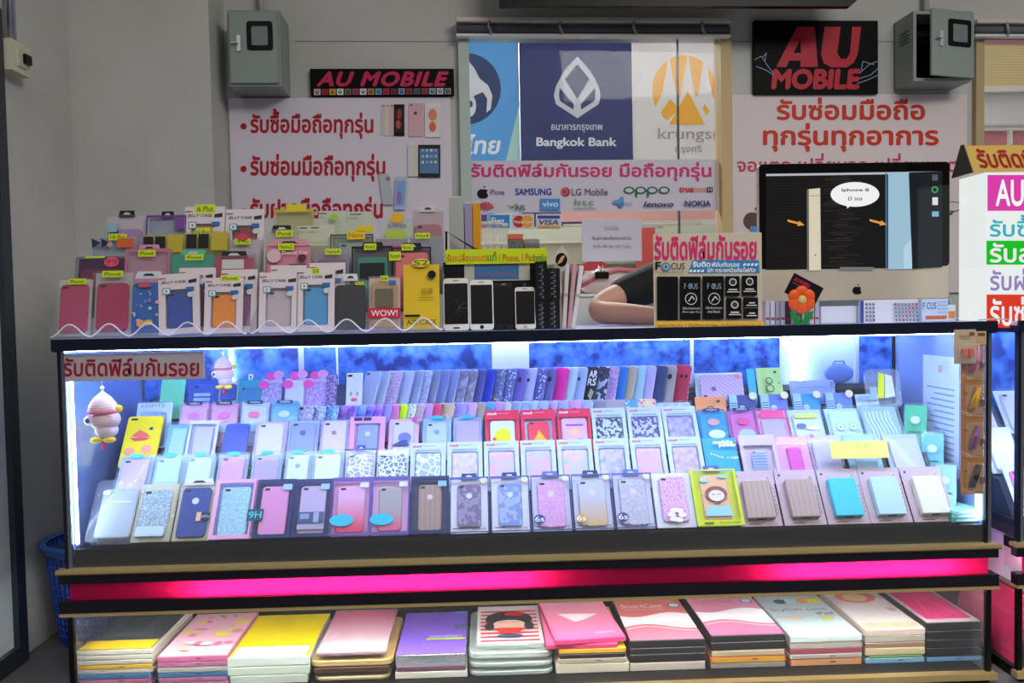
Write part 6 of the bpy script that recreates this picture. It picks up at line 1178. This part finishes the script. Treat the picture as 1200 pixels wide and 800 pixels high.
#@@LOWER
# ================================================================ stacks of tablet cases on the lower shelf
def stack(key, x0, x1, items, Y=.085, depth=.34, ybot=None):
    """items from the bottom up: (thickness, kind, colours, label words)"""
    a, b = x_at(x0, Y, .08), x_at(x1, Y, .08); cx, w = (a+b)/2, b-a; z = -.0215; n = len(items)
    for i, (t, kind, c, d, *ex) in enumerate(items):
        t *= 1.1
        kw = ex[0] if ex else {}
        sw, dx, yaw, dy = kw.get('s', 1), kw.get('dx', 0), math.radians(kw.get('yaw', 0)), kw.get('dy', 0)
        pos = 'topmost' if i == n-1 else ('lowest' if i == 0 else '%s from bottom' % ORD[i+1])
        o = thing('tablet_case', '%s, %s in lower shelf %s' % (d, pos, key), 'tablet case', (cx+dx, Y+dy, z), (0, 0, yaw), 'tablet cases in the '+key); W_ = w*sw; D = depth*kw.get('d', 1)
        body, cover = c[0], c[1]
        def mat(q): return q if not isinstance(q, str) else M(q, .35)
        if kind == 'tray':
            m_ = MB(); m_.slab(0, 0, W_, D, 0, t*.55, .028, mat(body), ch=.003, seg=5, X=FLAT); m_.build('tray_base', o)
            m_ = MB(); m_.slab(0, D*.06, W_*.84, D*.88, -t*.55, t*.43, .018, mat(body), ch=.003, seg=5, X=FLAT); m_.build('tray_lid', o)
        else:
            m_ = MB(); m_.box(-W_/2, W_/2, 0, D, 0, t-.0015, mat(body), c=.0012 if t > .004 else 0); m_.build('case_body', o)
        cov = MB(); cov.box(-W_*.49 if kind != 'tray' else -W_*.4, W_*.49 if kind != 'tray' else W_*.4, .004 if kind != 'tray' else D*.08, D-.004, t-.0014, t-.0002, mat(cover)); cov.build('cover_sheet', o)
        if kind == 'front':
            A = Art(y=-.0003); A.rect(-W_*.48, .001, W_*.48, t-.002, mat(c[2])); A.rect(W_*.05, t*.4, W_*.13, t*.6, M('3a3a40')); A.build('front_label', o)
        if 'art' in kw:
            A = Art(); kw['art'](A, W_, D); A.y = 0
            for v in A.v: v.z, v.y = t+.0001-(v.y), v.z
            A.build('print', o)
        if kw.get('clear'): MB().box(-W_*.505, W_*.505, -.003, D, .0005, t+.002, CLR('e8f0ec', .1)).build('clear_sleeve', o)
        z += t+.0008+(.002 if kw.get('clear') else 0)
FLAT = Matrix(((1, 0, 0, 0), (0, 0, 1, 0), (0, -1, 0, 0), (0, 0, 0, 1)))      # upright (x, y back, z up) -> lying on its back
def flowers(A, w, d):
    r = random.Random(4)
    for k in range(22): A.oval(r.uniform(-.4, .4)*w, r.uniform(.08, .9)*d, w*r.uniform(.04, .12), d*r.uniform(.02, .06), M(r.choice(('e8e05a', 'd88ab8', 'e8a0c8', 'f0f0f0', 'c8d850', 'd06a90'))))
    A.oval(w*.0, d*.86, w*.05, d*.02, M('2a9a7c'))
def girl(A, w, d):
    for k in range(9): A.rect(-w*.36, d*(.12+.085*k), w*.36, d*(.155+.085*k), M('c03a44'))
    A.oval(0, d*.62, w*.3, d*.2, M('2a2c2e')); A.oval(0, d*.5, w*.2, d*.1, M('e0c0a8')); A.oval(-w*.25, d*.45, w*.06, d*.09, M('2a2c2e')); A.oval(w*.25, d*.45, w*.06, d*.09, M('2a2c2e')); A.poly([(-w*.2, d*.4), (w*.2, d*.4), (w*.1, d*.27), (-w*.1, d*.27)], M('c8342c')); A.oval(0, d*.22, w*.16, d*.04, M('3a4a6c')); A.oval(w*.08, d*.74, w*.14, d*.05, M('c8242c'))
    A.line([(-w*.12, d*.53), (-w*.04, d*.53)], d*.006, M('5a3a30')); A.line([(w*.04, d*.53), (w*.12, d*.53)], d*.006, M('5a3a30'))
def wavy(top_, words, wc):
    def f(A, w, d):
        A.poly([(-w*.49, d*.3)]+[(-w*.49+w*.98*i/10, d*(.3+.06*math.sin(i*.5))) for i in range(11)]+[(w*.49, d*.62)]+[(w*.49-w*.98*i/10, d*(.58+.05*math.sin(i*.6))) for i in range(11)], M('f0f4f4')); A.line([(-w*.48+w*.96*i/10, d*(.24+.06*math.sin(i*.5))) for i in range(11)], d*.012, M('c8dce0'))
        A.text(words, -w*.42, d*.76, w*.18, d*.86, M(wc), .006); A.rect(-w*.4, d*.71, w*.2, d*.717, M(wc)); A.oval(w*.36, d*.8, w*.09, d*.055, M('2a4a54')); A.oval(w*.36, d*.8, w*.075, d*.046, M('b8e8f0'))
    return f
def styl(A, w, d):
    A.text('Stylish case', -w*.44, d*.55, w*.4, d*.66, M('7a8c94')); A.text('iPad', w*.18, d*.47, w*.42, d*.53, M('4a545c'), .02); A.rect(-w*.49, d*.43, w*.49, d*.44, M('d0b0a8'))
    for k, c in enumerate(('c8e4ec', '3a4450', 'a8d4e8', 'e0903c', 'd8c83c')): A.oval(-w*.35+w*.17*k, d*.82, w*.1, d*.06, M(c))
    A.oval(w*.25, d*.36, w*.1, d*.04, M('c8c850')); A.oval(-w*.2, d*.37, w*.12, d*.03, M('d8b890'))
def sun(A, w, d): A.oval(0, d*.8, w*.36, d*.16, M('e8785c')); A.oval(-w*.02, d*.78, w*.22, d*.1, M('f0d098')); A.line([(-w*.3, d*.5), (w*.1, d*.4), (w*.3, d*.5)], d*.01, M('c8d8dc')); A.oval(w*.35, d*.45, w*.08, d*.05, M('d8a8b0')); A.rect(-w*.46, d*.02, w*.46, d*.14, PAT('spots', 'c87850', 'e0b890', 90))
def frm(A, w, d): A.rect(-w*.42, d*.08, w*.42, d*.92, M('b02c5c')); A.line([(-w*.25, d*.2), (0, d*.75), (w*.25, d*.2)], d*.008, M('c85a84')); [A.oval(-w*.25+k*w*.2, d*.14, w*.02, d*.012, M('5a1830')) for k in range(4)]; A.oval(w*.34, d*.85, w*.12, d*.07, M('202820')); A.oval(w*.34, d*.85, w*.1, d*.055, M('a8d878'))
def glare(A, w, d): A.poly([(-w*.3, d*.6), (w*.3, d*.55), (w*.05, d*.42), (-w*.1, d*.38)], M('f4f0f0')); A.text('NOOSY', w*.1, d*.08, w*.4, d*.13, M('f0c8d4'))
def ptop(A, w, d): A.rect(-w*.1, d*.3, w*.48, d*.34, M('a8c828')); A.text('GOOSPERY', -w*.06, d*.35, w*.44, d*.4, M('d8d0f0')); A.rect(w*.3, d*.55, w*.48, d*.66, M('54708c')); A.rect(w*.3, d*.93, w*.48, d*.98, M('58b0d8'))
def dk(A, w, d): A.rect(-w*.48, 0.002, w*.48, d*.2, M('c8a81c')); A.rect(-w*.3, d*.3, w*.2, d*.9, M('50585a')); A.rect(-w*.24, d*.36, w*.14, d*.86, M('40484a'))
CB = 'b8b4a8'
stack('left end stack', 90, 178, [(.012, 'box', ('c87a9c', 'c87a9c'), 'pink sided clear wrapped case', {'s': .94}), (.012, 'front', ('b86a90', '4a70a0', 'b06a90'), 'pink and blue sided case', {'s': .94}), (.013, 'front', ('4a78a4', '4a78a4', '3f6c98'), 'blue edged case', {'s': .94}), (.011, 'box', (CB, 'b8b0a0'), 'cream edged box under the gold one'), (.011, 'front', ('c8a03c', 'b8a040', 'c89a28'), 'gold fronted box'), (.012, 'box', (CB, 'b8b4a8'), 'cream edged box above the gold one'), (.012, 'box', (CB, 'b8b4a8'), 'cream edged box under the dark cover'), (.013, 'box', ('c4beae', '3c4446'), 'dark covered box with a yellow strip', {'art': dk})])
stack('pink flowered stack', 184, 266, [(.012, 'front', ('c07090', 'a8a0a8', 'b87090'), 'pink sided wrapped case'), (.012, 'front', ('4a78a4', '4a78a4', 'b06a8c'), 'pink case with blue lid'), (.011, 'front', ('4a78a4', '4a78a4', '3f70a0'), 'blue edged wrapped case'), (.012, 'box', ('a8a4a0', 'b0aca8'), 'clear grey box', {'clear': 1}), (.012, 'front', ('b8688c', 'c07a98', 'b0608a'), 'plain pink sided case'), (.015, 'front', ('b8688c', 'e8b8cc', 'b46088'), 'flower printed pink case', {'art': flowers})])
stack('yellow topped stack', 266, 362, [(.022, 'box', ('c0ccbe', 'c8d4c4'), 'pale green white box', {'s': .95}), (.022, 'box', ('c4d0c2', 'ccd8c8'), 'pale green white box with dark mark', {'s': 1}), (.024, 'box', ('c8d4cc', 'e8d40c'), 'clear fronted box with yellow lid', {'art': lambda A, w, d: (A.rect(-w*.45, d*.0, w*.45, d*.22, M('c8dcd8')), A.rect(-w*.45, d*.22, w*.45, d*.235, M('d8a860')))})])
TAN = M('b89a64', .4)
stack('tan tray stack', 362, 460, [(.02, 'tray', (M('a89470', .4), 'a8967c'), 'small tan tray', {'s': .92}), (.016, 'box', (M('4a3020', .4), '5a4030'), 'dark brown slab', {'s': .9}), (.03, 'tray', (TAN, TAN), 'large tan rounded tray'), (.008, 'box', ('a87a90', PAT('gradback', 'f4e4ec', 'e8588c', .34)), 'white to pink sheet case', {'s': .84, 'clear': 1})])
stack('violet topped stack', 463, 546, [(.018, 'box', ('cfcac0', 'd8d4cc'), 'plain white carton', {'s': 1.02}), (.014, 'box', ('6a4a5c', '8a7a98'), 'purple brown boxed case', {'s': .98}), (.03, 'box', (CLR('b8c4cc', .35), '7a5cc0'), 'violet case in a clear box', {'art': ptop})])
GT = CLR('cfe0d8', .4, .1)
stack('girl picture stack', 549, 648, [(.022, 'tray', (GT, 'a89488'), 'lowest clear rounded tray'), (.022, 'tray', (GT, 'b8a0a0'), 'middle clear rounded tray'), (.03, 'tray', (GT, 'dcd8d4'), 'red striped case with a girl picture', {'art': girl})])
stack('pink skewed stack', 652, 736, [(.026, 'box', ('c8c0ac', 'd0c8b8'), 'thick cream carton', {'s': 1.02}), (.012, 'front', ('b4a894', 'c0b4a0', 'a89884'), 'thin cream box', {'s': .96}), (.012, 'box', ('1e1c1c', '2a2828'), 'thin black box', {'s': .92}), (.013, 'box', ('d8981c', 'e0a828'), 'amber yellow box', {'s': .94}), (.012, 'box', ('c8386c', PAT('gradback', 'd85a88', 'f0b4c8', .34)), 'pink case pushed to the left', {'dx': -.03, 'art': glare}), (.014, 'box', ('c8386c', PAT('gradback', 'd8588a', 'f0b0c4', .34)), 'pink case turned slightly', {'yaw': 5, 'dx': -.005, 'art': glare})])
stack('rose waved stack', 738, 826, [(.022, 'box', ('b8b0a4', 'c0b8ac'), 'pale grey carton'), (.022, 'box', ('1c1a1a', '2a2828'), 'black sided box'), (.016, 'box', ('222020', '2a2828'), 'thinner black sided box'), (.02, 'box', ('1e1c1c', PAT('gradback', 'c06a84', 'e0806c', .34)), 'black box with white waved rose lid', {'art': wavy('e08070', 'SmartCase', 'f0e4e0')})])
stack('pink waved stack', 833, 920, [(.014, 'box', ('8a8078', '9a9088'), 'grey wrapped case', {'s': 1.0}), (.016, 'front', ('c04a24', 'c86a28', 'c8922a'), 'orange and yellow case', {'s': 1.02}), (.016, 'box', ('a8987c', 'b0a088'), 'tan case', {'s': .98}), (.022, 'box', ('1c1a1a', '2a2828'), 'plain black box'), (.018, 'box', ('1e1c1c', PAT('gradback', 'b85a80', 'e0a0b4', .34)), 'black box with white waved pink lid', {'art': wavy('e0a0b0', 'Smart Cover', 'c87a90')})])
stack('pale blue stack', 926, 1010, [(.018, 'front', ('b86a48', 'c08060', 'c08a5a'), 'orange brown case'), (.012, 'front', ('c8c4bc', 'b04858', 'a89c94'), 'checked case', {}), (.014, 'box', ('a0445a', 'b05068'), 'dark red wrapped case'), (.014, 'box', ('a89c8c', 'b0a898'), 'beige wrapped case', {'clear': 1}), (.018, 'box', ('c8d4d4', 'cfe6ea'), 'pale blue printed case', {'art': styl, 'clear': 1})])
stack('sun printed stack', 1014, 1084, [(.014, 'front', ('7aa0b8', '8ab0c4', '6a98b4'), 'light blue case', {'s': .98}), (.006, 'box', ('4a8a2c', '5a9a38'), 'thin green sheet', {'s': .9}), (.02, 'box', ('c0ae88', 'c8b898'), 'cream brown case'), (.014, 'box', ('8a6c58', '94785f'), 'brown case'), (.016, 'box', ('a8a094', 'b0a89c'), 'grey beige case'), (.018, 'box', ('c8b0a0', 'e4dcd8'), 'orange sun printed case', {'art': sun, 'clear': 1})])
stack('right end stack', 1086, 1150, [(.012, 'front', ('5a88b0', '6a98c0', '5a88b0'), 'light blue flat case'), (.024, 'box', ('141214', '201e20'), 'plain black box'), (.022, 'box', ('161416', '201e20'), 'another plain black box'), (.022, 'box', ('141214', '201e20'), 'plain black box under the magenta one'), (.022, 'box', ('1a1819', '9a8c90'), 'black box with magenta framed lid', {'art': frm})])
# ================================================================ goods in the second counter
Xs = X2+.03
o = thing('pink_folder', 'deep pink folder standing at the left of the second counter lower shelf', 'folder', (X2+.022, .2, -.0215), (0, math.radians(8), 0)); MB().box(0, .008, -.16, .16, 0, .2, M('c81f58', .4), c=.002).build('cover', o); MB().box(.008, .01, -.155, .155, .004, .196, M('e0a8b8')).build('inner_sheet', o)
z = -.0215
for k in range(10):
    o = thing('striped_box', '%s from bottom of the red and grey boxes at the right edge of photo' % ORD[k+1], 'box', (X2+.21, .06, z), (0, 0, 0), 'red and grey boxes'); MB().box(-.1, .1, 0, .24, 0, .016, M('a82c48' if k % 2 else '6a4a4c', .4), c=.001).build('case_body', o); MB().box(-.095, .095, .004, .236, .016, .0168, M('dcdcd8' if k == 8 else '8a7a78')).build('cover_sheet', o); z += .0178
cols2 = ('d860a0', '58b8d0', 'c8d840', 'e8e8f0', '40a0c8', 'e04a80', 'f0c8d8', '60c8a0', 'd8d8e8', 'e070a0')
for row in range(3):
    for k in range(3):
        c = cols2[(row*3+k*2) % 10]; Y = .07+.13*row; Z = .399+.1*row
        o = pack('phone_case_pack', '%s case pack %s from left, %s row of the second counter' % (('pink', 'aqua', 'lime', 'white', 'blue', 'red pink', 'blush', 'green', 'silver', 'rose')[(row*3+k*2) % 10], ORD[k+1], ('front', 'middle', 'back')[row]), 'phone case pack', X2+.1+.13*k, Y, Z, .11, .16, tilt=55, card='d8e4ec', case=M(c, .4), cw=.7, ch=.84, cz=.05, group='packs in the second counter')
o = thing('stepped_stand', 'dark stepped stand inside the second counter at the right edge', 'display stand', (X2+.23, .07, .3985))
MB().prism_x([(.001, .0003), (.072, .0998), (.13, .0998), (.2, .1998), (.26, .1998), (.32, .28), (.34, .0003)], -.2, .25, M('12131c', .6)).build('stand_body', o)
# ================================================================ the seller, mostly hidden behind the counter sign
def skin(name, V, E_, mt, root, parent=None, sub=2):
    me = bpy.data.meshes.new(name); me.from_pydata([v[0] for v in V], E_, []); me.materials.append(mt)
    o = bpy.data.objects.new(name, me); COL.objects.link(o)
    if parent: o.parent = parent
    o.modifiers.new('skin', 'SKIN'); 
    if not me.skin_vertices: bm = bmesh.new(); bm.from_mesh(me); bm.verts.layers.skin.verify(); bm.to_mesh(me); bm.free()
    for i, v in enumerate(V):
        r = v[1]; me.skin_vertices[0].data[i].radius = r if isinstance(r, tuple) else (r, r); me.skin_vertices[0].data[i].use_root = (i == root)
    s = o.modifiers.new('sub', 'SUBSURF'); s.levels = sub; s.render_levels = sub
    o.modifiers['skin'].use_smooth_shade = True
    return o
SK = M('b98f7e', .55)
el = on_y(697, 371, .40); el.z = ZC+.043
hc_ = on_y(842, 330, .5); hx = hc_.x
sh = on_y(796, 318, .62)
V = [((hx, .90, .44), .14), ((hx, .88, .62), .13), ((hx, .83, .82), .135), ((hx-.01, .74, 1.0), .125), ((hx, .64, 1.075), .07), ((hx, .58, 1.09), .055), ((hx, .52, 1.10), .08), ((hx, .47, 1.12), .085), ((hx, .45, 1.15), .05),
     (tuple(sh), .062), (tuple(el+Vector((.035, .03, .03))), .045), (tuple(el), .04), (tuple(on_y(735, 378, .31))[:2]+(ZC+.036,), .036), (tuple(on_y(790, 380, .22))[:2]+(ZC+.026,), .024), (tuple(on_y(812, 380, .19))[:2]+(ZC+.02,), (.03, .016)),
     ((sh.x+.3, .64, sh.z), .06), ((hx+.24, .45, 1.04), .045), ((hx+.2, .36, ZC+.04), .038), ((hx+.1, .27, ZC+.034), .03), ((hx+.04, .24, ZC+.026), .023), ((hx, .23, ZC+.02), (.03, .016)),
     ((hx-.1, .88, .44), .085), ((hx-.14, .68, .44), .07), ((hx-.13, .66, .2), .055), ((hx-.13, .68, .05), .035), ((hx-.13, .62, .015), .03),
     ((hx+.1, .88, .44), .085), ((hx+.14, .68, .44), .07), ((hx+.13, .66, .2), .055), ((hx+.13, .68, .05), .035), ((hx+.13, .62, .015), .03)]
E_ = [(0, 1), (1, 2), (2, 3), (3, 4), (4, 5), (5, 6), (6, 7), (7, 8), (3, 9), (9, 10), (10, 11), (11, 12), (12, 13), (13, 14), (3, 15), (15, 16), (16, 17), (17, 18), (18, 19), (19, 20), (0, 21), (21, 22), (22, 23), (23, 24), (24, 25), (0, 26), (26, 27), (27, 28), (28, 29), (29, 30)]
def fingers(base, hand, side):
    p = Vector(V[base][0]); d = (p-Vector(V[base-1][0])).normalized(); s = Vector((-d.y, d.x, 0))*side
    for k, (off, ln) in enumerate(((-.021, .062), (-.007, .072), (.007, .068), (.02, .052))):
        a = p+d*.03+s*off; n = len(V)
        V.append((tuple(a), .0085)); V.append((tuple(a+d*ln*.55+Vector((0, 0, .006))), .0075)); V.append((tuple(a+d*ln+Vector((0, 0, -.008))), .0065)); E_.extend([(base, n), (n, n+1), (n+1, n+2)])
    n = len(V); a = p-s*.028; V.append((tuple(a), .01)); V.append((tuple(a+d*.035-s*.018), .008)); E_.extend([(base, n), (n, n+1)])
fingers(14, 0, 1); fingers(20, 0, -1)
person = skin('person', V, E_, SK, 0)
tag(person, 'person in a black shirt leaning an elbow on the counter behind the beige sign', 'person')
def near(i, dr): return (V[i][0], (V[i][1] if not isinstance(V[i][1], tuple) else V[i][1][0])+dr)
tv = [near(0, .012), near(1, .014), near(2, .016), near(3, .016), (V[4][0], .078), near(9, .022), (tuple(Vector(V[10][0])*.6+Vector(V[9][0])*.4), .066), (tuple(Vector(V[10][0])*.93+Vector(V[9][0])*.07), .058), near(15, .022), (tuple(Vector(V[16][0])*.7+Vector(V[15][0])*.3), .062)]
skin('shirt', tv, [(0, 1), (1, 2), (2, 3), (3, 4), (3, 5), (5, 6), (6, 7), (3, 8), (8, 9)], M('141418', .8), 0, person)
jv = [near(0, .012), near(21, .012), near(22, .012), near(23, .012), near(24, .01), near(26, .012), near(27, .012), near(28, .012), near(29, .01)]
skin('trousers', jv, [(0, 1), (1, 2), (2, 3), (3, 4), (0, 5), (5, 6), (6, 7), (7, 8)], M('2a3048', .8), 0, person)
hd = Vector((hx, .475, 1.105))
hr = MB(); hr.ball(hd+Vector((0, .018, .028)), .098, .1, .1, M('141012', .6), n=20); hr.ball(hd+Vector((0, .06, -.03)), .085, .06, .1, M('141012', .6), n=20); hr.build('hair', person)
for q in (-1, 1):
    MB().ball(hd+Vector((q*.032, -.083, .0)), .013, .006, .008, WHT).ball(hd+Vector((q*.032, -.088, .0)), .006, .003, .006, BLK).build('eye', person)
    MB().ball(hd+Vector((q*.092, .0, -.01)), .012, .02, .03, SK).build('ear', person)
MB().ball(hd+Vector((0, -.093, -.025)), .012, .014, .02, SK).build('nose', person); MB().ball(hd+Vector((0, -.084, -.058)), .022, .008, .007, M('9a5a54', .5)).build('mouth', person)
for q in (-1, 1): MB().ball((hx+q*.13, .61, FZ+.027), .042, .1, .026, M('1a1a1c', .6)).build('shoe', person)
o = thing('stool', 'round stool behind the counter carrying the person in black', 'stool', (hx, .90, FZ)); MB().lathe([(1e-3, .29), (.16, .29), (.165, .31), (.16, .325), (1e-3, .326)], M('8a3030', .5), n=24, cap=False).build('seat', o)
for sx in (-1, 1):
    for sy in (-1, 1): MB().tube([(sx*.1, sy*.1, .29), (sx*.14, sy*.14, 0)], .012, ALU).build('leg', o)
dups = {k: v for k, v in ALL.items() if len(v) > 1}
if dups: print('DUPLABELS', dups)
